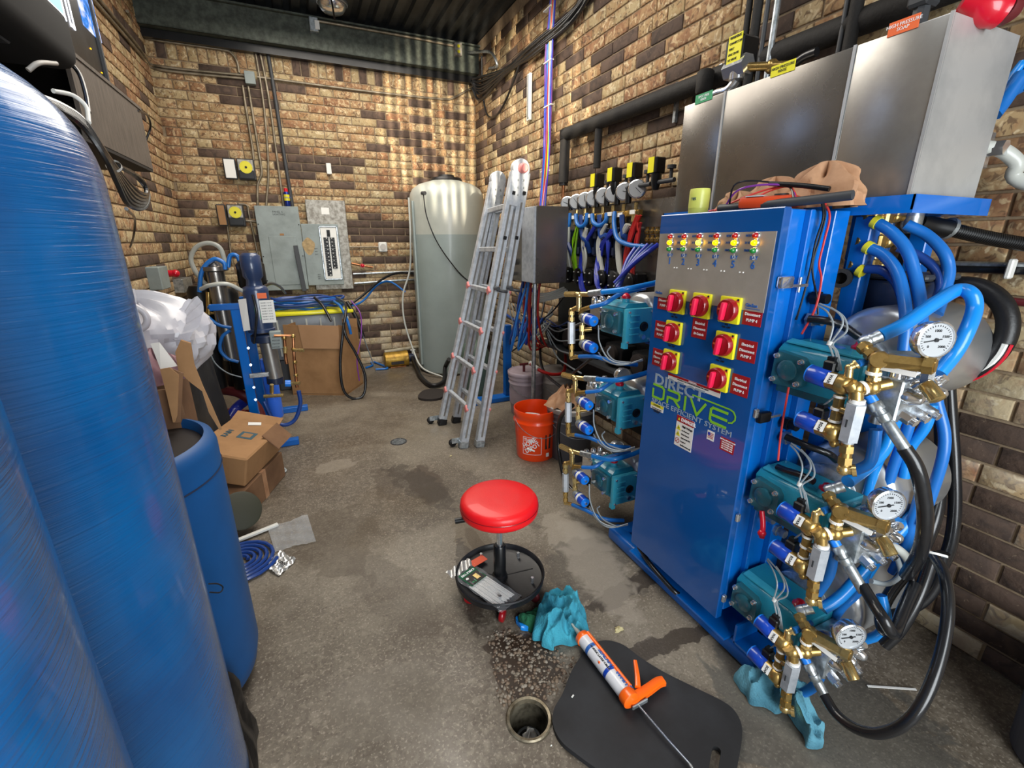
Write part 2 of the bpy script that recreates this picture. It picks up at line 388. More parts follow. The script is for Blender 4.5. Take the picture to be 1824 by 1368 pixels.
def brick_wall(name, to_world, rot, length, z0, z1, base, dark_fn, sold=None, seed=1):
    """to_world(s, z) -> point on the wall face, s along the wall"""
    rnd = random.Random(seed); bricks = []
    nz = int((z1-z0)/(BH+JT)); run = 0; lastc = 0
    for i in range(nz+1):
        zc = z0+(i+0.5)*(BH+JT)
        if zc+BH/2 > z1: break
        if sold and sold[0] < zc < sold[1]: continue
        s = -((i % 2)*0.5)*(BLN+JT)+rnd.choice((0, 0, 0.03))
        while s < length:
            a, b = max(s, 0), min(s+BLN, length)
            if b-a > 0.03:
                q = rnd.random(); cl = dark_fn(i, (a+b)/2, rnd)
                w = round(b-a, 3)
                if cl != 2 and w > 0.2 and rnd.random() < 0.42:      # two headers in place of one stretcher
                    hw = round((w-JT)/2, 3)
                    bricks.append(((a+hw/2), zc, hw, BH, cl)); bricks.append((b-hw/2, zc, hw, BH, rnd.choice((0, 1, 3))))
                else: bricks.append(((a+b)/2, zc, w, BH, cl))
            s += BLN+JT
    if sold:
        s = 0.0; h = sold[1]-sold[0]-JT
        while s < length-BH:
            bricks.append((s+BH/2, (sold[0]+sold[1])/2, BH, round(h, 3), 2 if rnd.random() < 0.33 else rnd.choice((0, 1, 3)))); s += BH+JT
    sc = []
    for br in bricks:
        p = to_world(br[0], br[1]); q = proj(p)
        vis = q and -30 < q[0] < 1854 and -30 < q[1] < 1398
        sc.append((br[2]*br[3]/(q[2]**2) if vis else 0, br))
    sc.sort(key=lambda t: -t[0])
    near, rest = sc[:300], sc[300:]
    for a, (s, z, w, h, c) in near:
        if a == 0: continue
        k = (round(w, 2), round(h, 2), c)
        if k not in BCACHE: BCACHE[k] = brick_mesh(w, h, c)
        o = bpy.data.objects.new('brick', BCACHE[k]); COL.objects.link(o); o.parent = base
        o.location = to_world(s, z)+Vector((rnd.uniform(-.001, .001),)*3); o.rotation_euler = (0, 0, rot)
    mb = MB(); bm = mb.bm; R = Matrix.Rotation(rot, 4, 'Z')
    for a, (s, z, w, h, c) in rest:
        k = (round(w, 2), round(h, 2), c)
        if k not in BCACHE: BCACHE[k] = brick_mesh(w, h, c)
        n0 = len(bm.faces); bm.verts.ensure_lookup_table(); v0 = len(bm.verts)
        bm.from_mesh(BCACHE[k]); bm.verts.ensure_lookup_table(); bm.faces.ensure_lookup_table()
        bmesh.ops.transform(bm, matrix=Matrix.Translation(to_world(s, z)) @ R, verts=bm.verts[v0:])
        for f in bm.faces[n0:]: f.material_index = c
    if rest:
        me = bpy.data.meshes.new('bricks'); bm.to_mesh(me)
        for m in BM: me.materials.append(m)
        o = bpy.data.objects.new('far_bricks', me); COL.objects.link(o); o.parent = base; o['kind'] = 'stuff'
    bm.free()
# back wall
wall_back = struct('wall_back', MB().bx((WL-0.2, WB, 0), (WR+0.2, WB+0.2, CZ)), mortar)
wall_right = struct('wall_right', MB().bx((WR, WF, 0), (WR+0.2, WB, CZ)), mortar)
wall_left = struct('wall_left', MB().bx((WL-0.2, WF, 0), (WL, WB, CZ)), mortar)
struct('wall_front', MB().bx((WL-0.2, WF-0.2, 0), (-0.35, WF, CZ)).bx((-0.35, WF-0.2, 2.75), (WR+0.2, WF, CZ)), mortar)
def dk_back(i, s, rnd):
    # loose diagonal drifts of dark bricks, as on the photographed wall
    q = math.sin(i*0.9+s*1.7)*0.5+math.sin(s*3.1-i*0.55)*0.5
    if 0.6 < s < 2.6 and q > 0.35 and rnd.random() < 0.6: return 2
    if rnd.random() < 0.15: return 2
    if i < 20: return rnd.choice((0, 3, 3, 0)) if rnd.random() > 0.12 else 2
    return rnd.choice((0, 0, 1, 1, 3))
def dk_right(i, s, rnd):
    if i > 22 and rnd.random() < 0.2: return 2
    if i < 11 and s < 2.2 and rnd.random() < 0.82: return 2  # more dark bricks low down: a real dark course plus shade put into colour
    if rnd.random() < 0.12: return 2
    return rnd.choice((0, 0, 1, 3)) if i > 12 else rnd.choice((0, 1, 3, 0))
brick_wall('b', lambda s, z: Vector((WL+s, WB, z)), 0, WR-WL, 0, 3.3, wall_back, dk_back, sold=(3.04, 3.24), seed=3)
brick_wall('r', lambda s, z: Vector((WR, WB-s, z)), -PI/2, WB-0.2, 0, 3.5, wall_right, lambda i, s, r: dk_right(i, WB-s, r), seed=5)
brick_wall('l', lambda s, z: Vector((WL, 2.0+s, z)), PI/2, WB-2.0, 0, 3.5, wall_left, lambda i, s, r: dk_back(i+3, s, r), seed=9)
# floor with the open clean-out hole
HC = P(942, 1281, z=0); HR = 0.068
def floor_mat():
    m = bpy.data.materials.new('concrete'); m.use_nodes = True; n = m.node_tree.nodes; l = m.node_tree.links; b = n['Principled BSDF']
    g = n.new('ShaderNodeNewGeometry').outputs['Position']
    def noise(sc, det=5, dist=0.0, off=0):
        t = n.new('ShaderNodeTexNoise'); t.inputs['Scale'].default_value = sc; t.inputs['Detail'].default_value = det; t.inputs['Distortion'].default_value = dist
        mp = n.new('ShaderNodeMapping'); mp.inputs['Location'].default_value = (off, off, off); l.new(g, mp.inputs[0]); l.new(mp.outputs[0], t.inputs[0]); return t.outputs[0]
    def ramp(src, a, b_, ca='#000000', cb='#ffffff'):
        r = n.new('ShaderNodeValToRGB'); r.color_ramp.elements[0].position = a; r.color_ramp.elements[1].position = b_
        r.color_ramp.elements[0].color = hexc(ca); r.color_ramp.elements[1].color = hexc(cb); l.new(src, r.inputs[0]); return r.outputs[0]
    def mix(f, a, c, fac=1.0):
        mf = n.new('ShaderNodeMath'); mf.operation = 'MULTIPLY'; mf.inputs[1].default_value = fac; l.new(f, mf.inputs[0])
        mx = n.new('ShaderNodeMix'); mx.data_type = 'RGBA'; l.new(mf.outputs[0], mx.inputs[0])
        l.new(a, mx.inputs[6]); mx.inputs[7].default_value = hexc(c); return mx.outputs[2]
    wob = noise(7, 6, 0.6, 5)
    def blob(cx, cy, rx, ry, amp=1.5, edge=0.04):      # a stain with a wobbly outline around one place
        mp = n.new('ShaderNodeMapping'); mp.inputs['Location'].default_value = (-cx/rx, -cy/ry, 0); mp.inputs['Scale'].default_value = (1/rx, 1/ry, 0); l.new(g, mp.inputs[0])
        ln = n.new('ShaderNodeVectorMath'); ln.operation = 'LENGTH'; l.new(mp.outputs[0], ln.inputs[0])
        ms = n.new('ShaderNodeMath'); ms.operation = 'MULTIPLY_ADD'; ms.inputs[1].default_value = amp; l.new(wob, ms.inputs[0]); l.new(ln.outputs['Value'], ms.inputs[2])
        hv = n.new('ShaderNodeMath'); hv.operation = 'MULTIPLY'; hv.inputs[1].default_value = 0.5; l.new(ms.outputs[0], hv.inputs[0])
        return ramp(hv.outputs[0], 0.72, 0.72+edge, '#ffffff', '#000000')
    wob2 = noise(13, 6, 0.8, 8)
    def band(u0, v0, u1, v1, w, amp=1.5, edge=0.04):      # a streak of damp between two places
        p0, p1 = P(u0, v0, z=0), P(u1, v1, z=0); c = (p0+p1)/2; d = p1-p0
        mp = n.new('ShaderNodeMapping'); mp.vector_type = 'TEXTURE'; mp.inputs['Location'].default_value = c; mp.inputs['Rotation'].default_value = (0, 0, math.atan2(d.y, d.x)); mp.inputs['Scale'].default_value = (d.length*0.62, w, 1000); l.new(g, mp.inputs[0])
        ln = n.new('ShaderNodeVectorMath'); ln.operation = 'LENGTH'; l.new(mp.outputs[0], ln.inputs[0])
        ms = n.new('ShaderNodeMath'); ms.operation = 'MULTIPLY_ADD'; ms.inputs[1].default_value = amp; l.new(wob2, ms.inputs[0]); l.new(ln.outputs['Value'], ms.inputs[2])
        hv = n.new('ShaderNodeMath'); hv.operation = 'MULTIPLY'; hv.inputs[1].default_value = 0.5; l.new(ms.outputs[0], hv.inputs[0])
        return ramp(hv.outputs[0], 0.78, 0.78+edge, '#ffffff', '#000000')
    base = ramp(noise(1.6, 6, 0.4), 0.3, 0.7, '#554c41', '#716759')
    base = mix(ramp(noise(38, 4, 0.4), 0.48, 0.66), base, '#8d8374', 0.5)
    base = mix(ramp(noise(26, 5, 1.0, 2), 0.5, 0.62), base, '#51473c', 0.5)
    base = mix(ramp(noise(2.6, 6, 0.8, 9), 0.48, 0.62), base, '#4d4337', 0.55)
    base = mix(ramp(noise(1.1, 4, 0.8, 14), 0.5, 0.62), base, '#8f8778', 0.4)
    base = mix(ramp(noise(110, 3, 0, 4), 0.56, 0.66), base, '#a99f8f', 0.45)
    base = mix(ramp(noise(90, 3, 0, 7), 0.58, 0.68), base, '#3f372e', 0.5)
    for (u, v, rx, ry, c, f) in ((760, 860, 0.16, 0.30, '#463a2e', 0.8), (690, 860, 0.12, 0.3, '#4a3e32', 0.5), (930, 1180, 0.15, 0.20, '#2f2115', 0.95), (1010, 950, .16, .22, '#8f8678', .7), (860, 990, .05, .35, '#3f3122', .6), (1060, 960, .10, .16, '#8d8578', .6), (600, 830, .18, .12, '#8b8274', .6),
                                  (1060, 1010, 0.30, 0.28, '#3d3934', 0.5), (1500, 1320, 0.4, 0.5, '#40413f', 0.6), (700, 1250, 0.3, 0.2, '#6f675b', 0.4),
                                  (600, 960, 0.22, 0.5, '#4f4436', 0.5), (840, 960, 0.12, 0.25, '#54452f', 0.5)):
        c0 = P(u, v, z=0); base = mix(blob(c0.x, c0.y, rx, ry), base, c, f)
    for q in ((1035, 1100, 1195, 1000, .055, .85), (1060, 1195, 1270, 1115, .045, .8), (700, 830, 800, 900, .12, .5), (850, 1110, 820, 960, .05, .6), (960, 940, 830, 880, .05, .4)):
        base = mix(band(*q[:5]), base, '#2c231b', q[5])
    base = mix(band(1020, 930, 1110, 1090, .13, 1.5, .12), base, '#948b7e', .55)
    base = mix(band(640, 1000, 760, 1120, .12, 1.5, .15), base, '#463b30', .4)
    l.new(base, b.inputs['Base Color'])
    rg = ramp(noise(2.2, 5, 0.3, 3), 0.35, 0.65, '#969696', '#dcdcdc'); l.new(rg, b.inputs['Roughness'])
    bp = n.new('ShaderNodeBump'); bp.inputs['Strength'].default_value = 0.4; bp.inputs['Distance'].default_value = 0.002; l.new(noise(140, 6), bp.inputs['Height']); l.new(bp.outputs[0], b.inputs['Normal'])
    return m
fb = MB(); bm = fb.bm
oc = [bm.verts.new(p) for p in ((WL, WF-2.5, 0), (WR+0.4, WF-2.5, 0), (WR+0.4, WB, 0), (WL, WB, 0))]
ic = [bm.verts.new((HC.x+math.cos(2*PI*i/28)*HR, HC.y+math.sin(2*PI*i/28)*HR, 0)) for i in range(28)]
eds = [bm.edges.new((oc[i], oc[(i+1) % 4])) for i in range(4)]+[bm.edges.new((ic[i], ic[(i+1) % 28])) for i in range(28)]
bmesh.ops.triangle_fill(bm, edges=eds, use_beauty=True)
floor = struct('floor', fb, floor_mat())
# corrugated metal ceiling, ribs running from the door to the far wall
cb = MB(); xs = WL-0.1; prof = []
while xs < WR+0.15:
    prof += [(xs, 0), (xs+0.07, 0), (xs+0.085, 0.035), (xs+0.135, 0.035)]; xs += 0.15
g0 = [cb.bm.verts.new((x, WF, CZ+h)) for x, h in prof]; g1 = [cb.bm.verts.new((x, WB+0.1, CZ+h)) for x, h in prof]
for i in range(len(prof)-1): cb.bm.faces.new((g0[i], g0[i+1], g1[i+1], g1[i]))
cb.bx((WL-0.2, WF-0.2, CZ+0.06), (WR+0.2, WB+0.2, CZ+0.1))
ceiling = struct('ceiling', cb, mk('deck', '#3c3f40', 0.55, 0.3, col2='#2a2c2c', ns=3, rv=0.1))
# steel channel under the deck at the far wall
bt = thing('steel_channel_beam', 'long speckled green-grey steel channel beam across the top of the far brick wall', 'beam', (0.5, WB-0.12, 3.27))
part('web', MB().bx((WL, WB-0.17, 3.24), (WR, WB-0.16, 3.50)), 'beam_green', bt)
part('flange', MB().bx((WL, WB-0.17, 3.24), (WR, WB-0.01, 3.25)).bx((WL, WB-0.21, 3.49), (WR, WB-0.01, 3.505)), 'beam_green', bt)
part('beam_dark_strip', MB().bx((WL, WB-0.09, 3.17), (WR, WB-0.015, 3.235)), 'black_plastic', bt)  # black strip along the wall just below the beam
# ------------------------------------------------------------------ back wall fittings
def plate(mb, a, b, y, d):      # box on the back wall between two pixels' x / z
    pa = P(*a, y=y); pb = P(*b, y=y); return mb.bx((pa.x, y-d, pb.z), (pb.x, y, pa.z), bev=0.004)
# breaker panels
PY = 5.68
t = thing('breaker_panel', 'tall plain grey breaker panel with closed door, leftmost of the panels on the far wall', 'breaker panel', (-0.2, PY, 0.94))
part('cabinet', MB().bx((-0.385, PY-0.10, 0.955), (0.0, PY, 1.79), bev=0.006), 'panel_gray', t)
part('cover', MB().bx((-0.40, PY-0.112, 0.945), (0.01, PY-0.10, 1.80), bev=0.004), 'panel_gray', t)
dr = part('door', MB().bx((-0.31, PY-0.118, 1.0), (-0.045, PY-0.111, 1.50), bev=0.003), 'panel_gray', t)
part('latch', MB().bx((-0.075, PY-0.126, 1.22), (-0.06, PY-0.117, 1.28)), 'ink_black', dr)
mb = MB(); text_mb(mb, 'PANEL C\nLIGHTING', (-0.24, PY-0.1125, 1.735), X, Z, 0.018); part('lettering', mb, 'ink_black', t)
for x, z in ((-0.385, 1.62), (-0.385, 1.3), (-0.385, 1.05), (-0.005, 1.62), (-0.005, 1.3), (-0.3, 1.42), (-0.26, 1.15)): part('screw', MB().cyl((x, PY-0.112, z), (x, PY-0.117, z), 0.006, seg=8), 'ink_black', t)
part('rating_label', MB().bx((-0.2, PY-0.1135, 1.51), (-0.16, PY-0.112, 1.53)), 'cardboard', t)
t = thing('breaker_panel', 'open grey breaker panel with two rows of black breakers and a tan worn patch', 'breaker panel', (0.2, PY-0.02, 0.93))
part('back_plate', MB().bx((0.085, PY-0.075, 0.93), (0.485, PY-0.02, 1.875), bev=0.004), 'plate_mottled', t)
part('dead_front', MB().bx((0.013, PY-0.115, 0.985), (0.385, PY-0.076, 1.63), bev=0.004), 'panel_gray', t)
part('back_label', MB().bx((0.235, PY-0.0765, 1.73), (0.315, PY-0.075, 1.80)), 'white_label', t)
fr = MB(); x0, x1, z0, z1 = 0.185, 0.375, 1.04, 1.61
for a, b in (((x0, z0), (x0+0.012, z1)), ((x1-0.012, z0), (x1, z1)), ((x0, z0), (x1, z0+0.012)), ((x0, z1-0.012), (x1, z1))): fr.bx((a[0], PY-0.128, a[1]), (b[0], PY-0.114, b[1]), bev=0.003)
df = part('door_frame', fr, 'zinc', t)
part('breaker_board', MB().bx((0.20, PY-0.120, 1.055), (0.36, PY-0.115, 1.595)), 'white_label', t)
part('worn_patch', MB().prism([(0.0+0.065+math.cos(a)*0.062*(1+0.12*math.sin(3*a)), PY-0.1158, 1.40+math.sin(a)*0.085*(1+0.1*math.cos(4*a))) for a in [k*PI/12 for k in range(24)]], (0, 0.0008, 0)), mk('glue', '#b39a72', 0.8, col2='#94805e', ns=30), t)
for k in range(21):
    z = 1.085+k*0.0195
    for j, x in enumerate((0.222, 0.285)):
        if (j == 1 and k < 4): continue
        br = part('breaker', MB().bx((x, PY-0.128, z), (x+0.05, PY-0.119, z+0.017)), 'ink_black', t)
        if k % 2 == 0: part('toggle', MB().bx((x+0.015 if j else x+0.025, PY-0.134, z+0.005), (x+0.025 if j else x+0.038, PY-0.127, z+0.013)), 'white_label', br)
part('main_switch', MB().bx((0.262, PY-0.13, 1.50), (0.295, PY-0.119, 1.57)).bx((0.27, PY-0.14, 1.525), (0.287, PY-0.13, 1.54)), 'ink_black', t)
for k in range(6): part('lettering', text_mb(MB(), 'BAY', (0.12, PY-0.1156, 1.05+k*0.022 if k < 3 else 1.22+k*0.03), X, Z, 0.012), 'ink_black', t)
solo('flat_steel_bar', MB().box((-0.05, PY-0.16, 1.17), (0.045, 0.012, 0.48), Matrix.Rotation(-0.06, 3, 'Y'), bev=0.002), 'gray_dark', 'dark flat bar leaning upright against the grey breaker panels', 'bar', (-0.05, PY-0.16, 0.93))
# spray can standing on the panel
c0 = (-0.085, PY-0.06, 1.802)
t = thing('spray_can', 'blue and yellow spray can with red cap on top of the breaker panel', 'can', c0)
part('body', MB().lathe(c0, [(0.026, 0), (0.028, 0.004), (0.028, 0.13), (0.021, 0.142)], seg=20), mk('can_blue', '#1b2f7a', 0.3, 0.4), t)
part('yellow_band', MB().lathe((c0[0], c0[1], c0[2]+0.055), [(0.0284, 0), (0.0284, 0.06)], seg=20, cap0=False, cap1=False), 'dial_yellow', t)
part('cap', MB().lathe((c0[0], c0[1], c0[2]+0.142), [(0.019, 0), (0.018, 0.03), (0.01, 0.035)], seg=16), 'red_plastic', t)
mb = MB(); text_mb(mb, 'WD-40', (c0[0]-0.024, c0[1]-0.0292, c0[2]+0.078), X, Z, 0.014, bold=0.01); part('lettering', mb, 'can_blue', t)
# time switches
def timer(a, b, split, label, lidmat):
    pa = P(*a, y=5.6); pb = P(*b, y=5.6); xs = P(split, (a[1]+b[1])/2, y=5.6).x
    t = thing('time_switch', label, 'time switch', ((pa.x+pb.x)/2, 5.68, pb.z), 'mechanical time switches on the far wall')
    part('box', MB().bx((xs+0.005, 5.60, pb.z), (pb.x, 5.695, pa.z), bev=0.008), 'gray_dark', t)
    lid = part('lid', MB().bx((pa.x, 5.615, pb.z), (xs-0.004, 5.64, pa.z), bev=0.01), 'gray_dark', t)
    part('instruction_card', MB().bx((pa.x+0.012, 5.6135, pb.z+0.012), (xs-0.016, 5.615, pa.z-0.012)), lidmat, lid)
    cx = (xs+pb.x)/2+0.003; w = pb.x-xs
    part('face_plate', MB().bx((xs+0.015, 5.596, pb.z+w*0.55), (pb.x-0.01, 5.60, pa.z-0.01)), 'plate_mottled', t)
    dl = part('dial', MB().cyl((cx, 5.597, pa.z-w*0.5), (cx, 5.588, pa.z-w*0.5), w*0.36, seg=28), 'dial_yellow', t)
    mk_ = MB()
    for k in range(24):
        an = k*PI/12; mk_.box((cx+math.cos(an)*w*0.31, 5.5875, pa.z-w*0.5+math.sin(an)*w*0.31), (0.002, 0.001, 0.002))
    mk_.cyl((cx, 5.588, pa.z-w*0.5), (cx, 5.583, pa.z-w*0.5), w*0.07, seg=10)
    part('dial_marks', mk_, 'ink_black', dl)
    part('terminal_cover', MB().bx((xs+0.015, 5.59, pb.z+0.01), (pb.x-0.012, 5.60, pb.z+w*0.5), bev=0.003), 'black_plastic', t)
    return t
timer((394, 280), (457, 321), 422, 'upper time switch with yellow dial and white card on its open lid', 'white_label')
timer((382, 363), (438, 403), 404, 'lower time switch with yellow dial and brown card on its open lid', 'cardboard')
# junction box and conduits
t = solo('junction_box', plate(MB(), (435, 129), (457, 154), 5.69, 0.07), 'panel_gray', 'small grey junction box joining the conduits high on the far wall', 'junction box', P(446, 141, y=5.66))
def conduit(label, pts, r=0.012, y=5.672, mat='conduit', cat='conduit'):
    q = [P(*p, y=y) if len(p) == 2 else Vector(p) for p in pts]
    return hose('conduit', label, cat, q, r, mat, 'steel conduits on the far wall', seg=8, sm=5)
conduit('long horizontal conduit running right from the grey junction box to the room corner', [(458, 137), (640, 161), (780, 176), (806, 175), (835, 160), (852, 156)])
conduit('horizontal conduit from the left wall into the grey junction box, upper of the close pair', [(436, 134), (350, 126), (290, 119), (265, 112), (-1.045, 5.3, 3.0), (-1.045, 4.3, 3.0)])
conduit('horizontal conduit from the left wall into the grey junction box, lower of the close pair', [(436, 140), (350, 132), (290, 125), (262, 117), (-1.045, 5.3, 2.95), (-1.045, 4.3, 2.95)])
conduit('bent conduit rising over the junction box and running left under the beam', [(426, 130), (422, 110), (412, 95), (398, 89), (330, 79), (270, 70), (245, 60), (-1.045, 5.2, 3.2)])
conduit('straight vertical conduit from the junction box to the upper time switch', [(432, 152), (440, 205), (449, 260), (452, 285)])
conduit('vertical conduit beside the time switches, dropping to the left breaker panel', [(442, 154), (452, 215), (464, 290), (466, 310), (459, 330), (459, 366)])
conduit('thin vertical conduit under the beam ending left on the breaker panel', [(452, 75), (470, 190), (478, 300), (474, 367)], 0.011)
conduit('vertical conduit from the beam to the top of the left breaker panel', [(460, 78), (478, 170), (492, 270), (505, 367)], 0.012)
conduit('darker thick vertical conduit just left of the spray can side of the panel', [(478, 100), (488, 160), (505, 270), (521, 367)], 0.018, mat='gray_dark')
conduit('short conduit from the lower time switch down towards the filter unit', [(405, 403), (411, 450), (414, 470)], 0.009)
conduit('curved conduit from the lower time switch down behind the filter unit', [(425, 363), (440, 366), (443, 380), (452, 420), (462, 470), (464, 500)], 0.01)
conduit('short conduit from the lower time switch to the left breaker panel', [(438, 393), (459, 395)], 0.014)
conduit('short conduit from the open breaker panel to the round white outlet', [(620, 440), (674, 440)], 0.007)
conduit('bright conduit right of the panels, upper of two at knee height', [(629, 488), (700, 485), (760, 483)], 0.012, mat='zinc')
conduit('bright conduit right of the panels, lower of two at knee height', [(631, 505), (700, 500), (760, 497)], 0.013, mat='zinc')
conduit('thin conduit run along the top of the green-grey beam', [(0.4, 5.50, 3.47), (1.2, 5.50, 3.47), (1.75, 5.50, 3.46)], 0.012)
for lb, x in (('plain grey outlet box on the beam below the ceiling lamp', 0.36), ('cream two-socket outlet box at the right end of the beam', 1.80)):
    t = thing('outlet_box', lb, 'outlet', (x, 5.5, 3.40))
    part('box', MB().bx((x-0.04, 5.47, 3.37), (x+0.04, 5.53, 3.49), bev=0.005), 'zinc' if x < 1 else 'plate_mottled', t)
    if x > 1:
        for z in (3.405, 3.455): part('socket', MB().cyl((x, 5.471, z), (x, 5.465, z), 0.016, seg=14), 'dial_yellow', t)
    else: part('switch_cover', MB().bx((x+0.01, 5.462, 3.39), (x+0.05, 5.471, 3.46)), 'white_label', t)
# ceiling lamp with chrome body
lc = P(592, 12, y=5.25); lc = Vector((lc.x, 5.25, 3.33)) if False else lc
t = thing('ceiling_lamp', 'round ceiling lamp with shiny metal reflector hanging above the beam', 'lamp', (lc.x, lc.y, lc.z+0.12))
part('reflector', MB().lathe((lc.x, lc.y, lc.z-0.05), [(0.02, 0), (0.09, 0.01), (0.125, 0.05), (0.13, 0.08), (0.10, 0.12), (0.09, 0.14)], seg=28), 'chrome', t)
part('rim', MB().lathe((lc.x, lc.y, lc.z+0.02), [(0.136, 0), (0.14, 0.012), (0.136, 0.024)], seg=28), 'zinc', t)
part('stem', MB().cyl((lc.x, lc.y, lc.z+0.08), (lc.x, lc.y, CZ+0.04), 0.012, seg=8), 'black_plastic', t)
part('chain', MB().tube([(lc.x-0.02, lc.y-0.12, lc.z+0.05), (lc.x-0.01, lc.y-0.13, lc.z-0.06), (lc.x-0.0, lc.y-0.1, lc.z-0.14)], 0.008, 6), 'black_plastic', t)
# small fittings
solo('wall_sensor', plate(MB(), (580, 291), (591, 311), 5.69, 0.03), 'white_plastic', 'small white plastic sensor box alone on the far wall', 'sensor', P(585, 300, y=5.66))
t = thing('round_outlet', 'round cream outlet in a square plate right of the breaker panels', 'outlet', P(682, 440, y=5.66))
oc_ = P(682, 440, y=5.66)
part('plate', MB().box(oc_, (0.10, 0.03, 0.11), bev=0.012), 'white_plastic', t); part('socket', MB().cyl(oc_+Vector((0, -0.015, 0)), oc_+Vector((0, -0.022, 0)), 0.034, seg=18), 'bucket_white', t)
t = thing('ball_valve', 'dark pipe stub with a red valve knob beside the breaker panel', 'valve', P(640, 473, y=5.64))
q = [P(p[0], p[1], y=5.64) for p in ((626, 469), (645, 473), (664, 476))]
part('pipe', MB().tube(q, 0.014, 8), 'copper', t); part('knob', MB().cyl(q[1]+Vector((0, -0.01, 0)), q[1]+Vector((0, -0.04, 0)), 0.024, seg=14).sphere(q[1]+Vector((0, -0.045, 0)), 0.018), 'red_plastic', t)
t = thing('disconnect_box', 'grey metal disconnect box low on the left brick wall', 'electrical box', P(290, 495, x=-1.05))
a = P(276, 476, x=-1.0); b = P(300, 512, x=-1.0)
part('box', MB().bx((-1.065, min(a.y, b.y), b.z), (-0.98, max(a.y, b.y), a.z), bev=0.005), 'panel_gray', t)
k = P(310, 487, x=-1.0); k2 = solo('emergency_knob', MB().cyl((-1.055, k.y, k.z), (-1.0, k.y, k.z), 0.028, seg=14).sphere((-0.99, k.y, k.z), 0.032), 'red_plastic', 'round red knob on the left wall beside the grey disconnect box', 'knob', (-1.05, k.y, k.z))
a = P(322, 498, x=-1.0); b = P(343, 515, x=-1.0)
solo('junction_box', MB().bx((-1.065, min(a.y, b.y), b.z), (-0.99, max(a.y, b.y), a.z), bev=0.005), 'zinc', 'small galvanised junction box on the left wall behind the filter unit', 'junction box', (-1.03, a.y, a.z))
# ------------------------------------------------------------------ big white poly tank in the corner
tc_ = Vector((1.50, 5.12, 0)); tr = 0.40
t = thing('poly_tank', 'tall translucent white plastic tank standing in the far right corner', 'tank', tc_)
part('shell', MB().lathe(tc_, [(tr-0.03, 0.0), (tr, 0.03), (tr, 1.88), (tr-0.008, 1.93), (tr-0.035, 1.98), (tr-0.10, 2.025), (tr-0.2, 2.055), (0.15, 2.07)], seg=64), 'poly_white', t)
part('water_level', MB().lathe(tc_, [(tr+0.0015, 0.03), (tr+0.0015, 1.52)], seg=64, cap0=False, cap1=False), 'poly_wet', t)
part('rib', MB().tube([tc_+Vector((-0.40, -0.1, 0.1)), tc_+Vector((-0.40, -0.1, 1.85))], 0.015, 8, 0), 'poly_wet', t)
part('lid', MB().lathe(tc_+Vector((0, 0, 2.06)), [(0.16, 0), (0.17, 0.012), (0.16, 0.035), (0.09, 0.045), (0.085, 0.065), (0.03, 0.07)], seg=32), 'black_rubber', t)
part('molded_spout', MB().prism([tc_+Vector((-0.06, -0.20, 2.035)), tc_+Vector((0.02, -0.20, 2.035)), tc_+Vector((-0.02, -0.405, 1.86))], (0, 0.04, 0.012)), 'poly_white', t)
part('fitting', MB().cyl(P(752, 344, y=4.75), P(757, 344, y=4.70), 0.018, seg=10), 'gray_dark', t)
hose('float_cord', 'thin black cord drooping across the front of the white tank', 'cord', [P(754, 345, y=4.74), P(760, 385, y=4.70), P(778, 430, y=4.70), P(805, 470, y=4.70), P(830, 497, y=4.72), P(858, 512, y=4.75)], 0.006, 'black_hose')
hose('clear_hose', 'thin clear hose hanging at the left edge of the white tank', 'hose', [P(728, 352, y=5.0), P(731, 420, y=5.0), P(730, 480, y=5.1), P(718, 525, y=5.15), P(720, 570, y=5.15), P(735, 620, y=5.1), P(752, 655, y=4.9), P(790, 672, z=0.012)], 0.010, 'white_tube')
# gold motor and pipes on the floor
gc = Vector((0.88, 5.42, 0.095))
t = thing('small_pump_motor', 'gold painted horizontal motor on the floor left of the white tank', 'motor', (0.88, 5.42, 0))
part('housing', MB().lathe(gc+Vector((-0.15, 0, 0)), [(0.07, 0), (0.09, 0.01), (0.09, 0.24), (0.093, 0.245), (0.093, 0.28), (0.07, 0.29)], axis=X, seg=28), 'gold_paint', t)
part('foot', MB().bx((0.79, 5.36, 0.0), (0.98, 5.48, 0.015), bev=0.003), 'copper', t)
part('rating_plate', MB().bx((0.80, 5.325, 0.05), (0.95, 5.335, 0.085)), 'leather_dark', t)
part('pump_head', MB().lathe(gc+Vector((0.14, 0, 0)), [(0.05, 0), (0.05, 0.06), (0.03, 0.065), (0.03, 0.1)], axis=X, seg=18), 'navy', t)
part('valve', MB().cyl(gc+Vector((0.2, 0, 0.0)), gc+Vector((0.2, 0, 0.09)), 0.015, seg=10).cyl(gc+Vector((0.17, 0, 0.09)), gc+Vector((0.23, 0, 0.09)), 0.01, seg=8), 'white_plastic', t)
hose('pvc_pipe', 'cream plastic pipe running along the foot of the far wall', 'pipe', [P(685, 627, y=5.66), P(718, 622, y=5.66), P(756, 616, y=5.66), P(800, 612, y=5.66)], 0.024, 'pvc', sm=3)
hose('suction_hose', 'thick black hose curling from the gold motor across the floor', 'hose', [(1.06, 5.40, 0.10), P(742, 655, z=0.06), P(750, 672, z=0.03), P(768, 686, z=0.03), P(790, 680, z=0.04), P(793, 655, z=0.12), P(800, 640, z=0.25)], 0.024, 'black_rubber')
sp = MB(); cc = P(770, 705, z=0)
sp.prism([cc+Vector((math.cos(a)*0.14*(1+0.2*math.sin(2*a)), math.sin(a)*0.16, 0.002)) for a in [k*PI/10 for k in range(20)]], (0, 0, 0.02))
solo('crumpled_mat', sp, 'leather_dark', 'dark crumpled scrap on the floor under the ladder', 'scrap', cc)
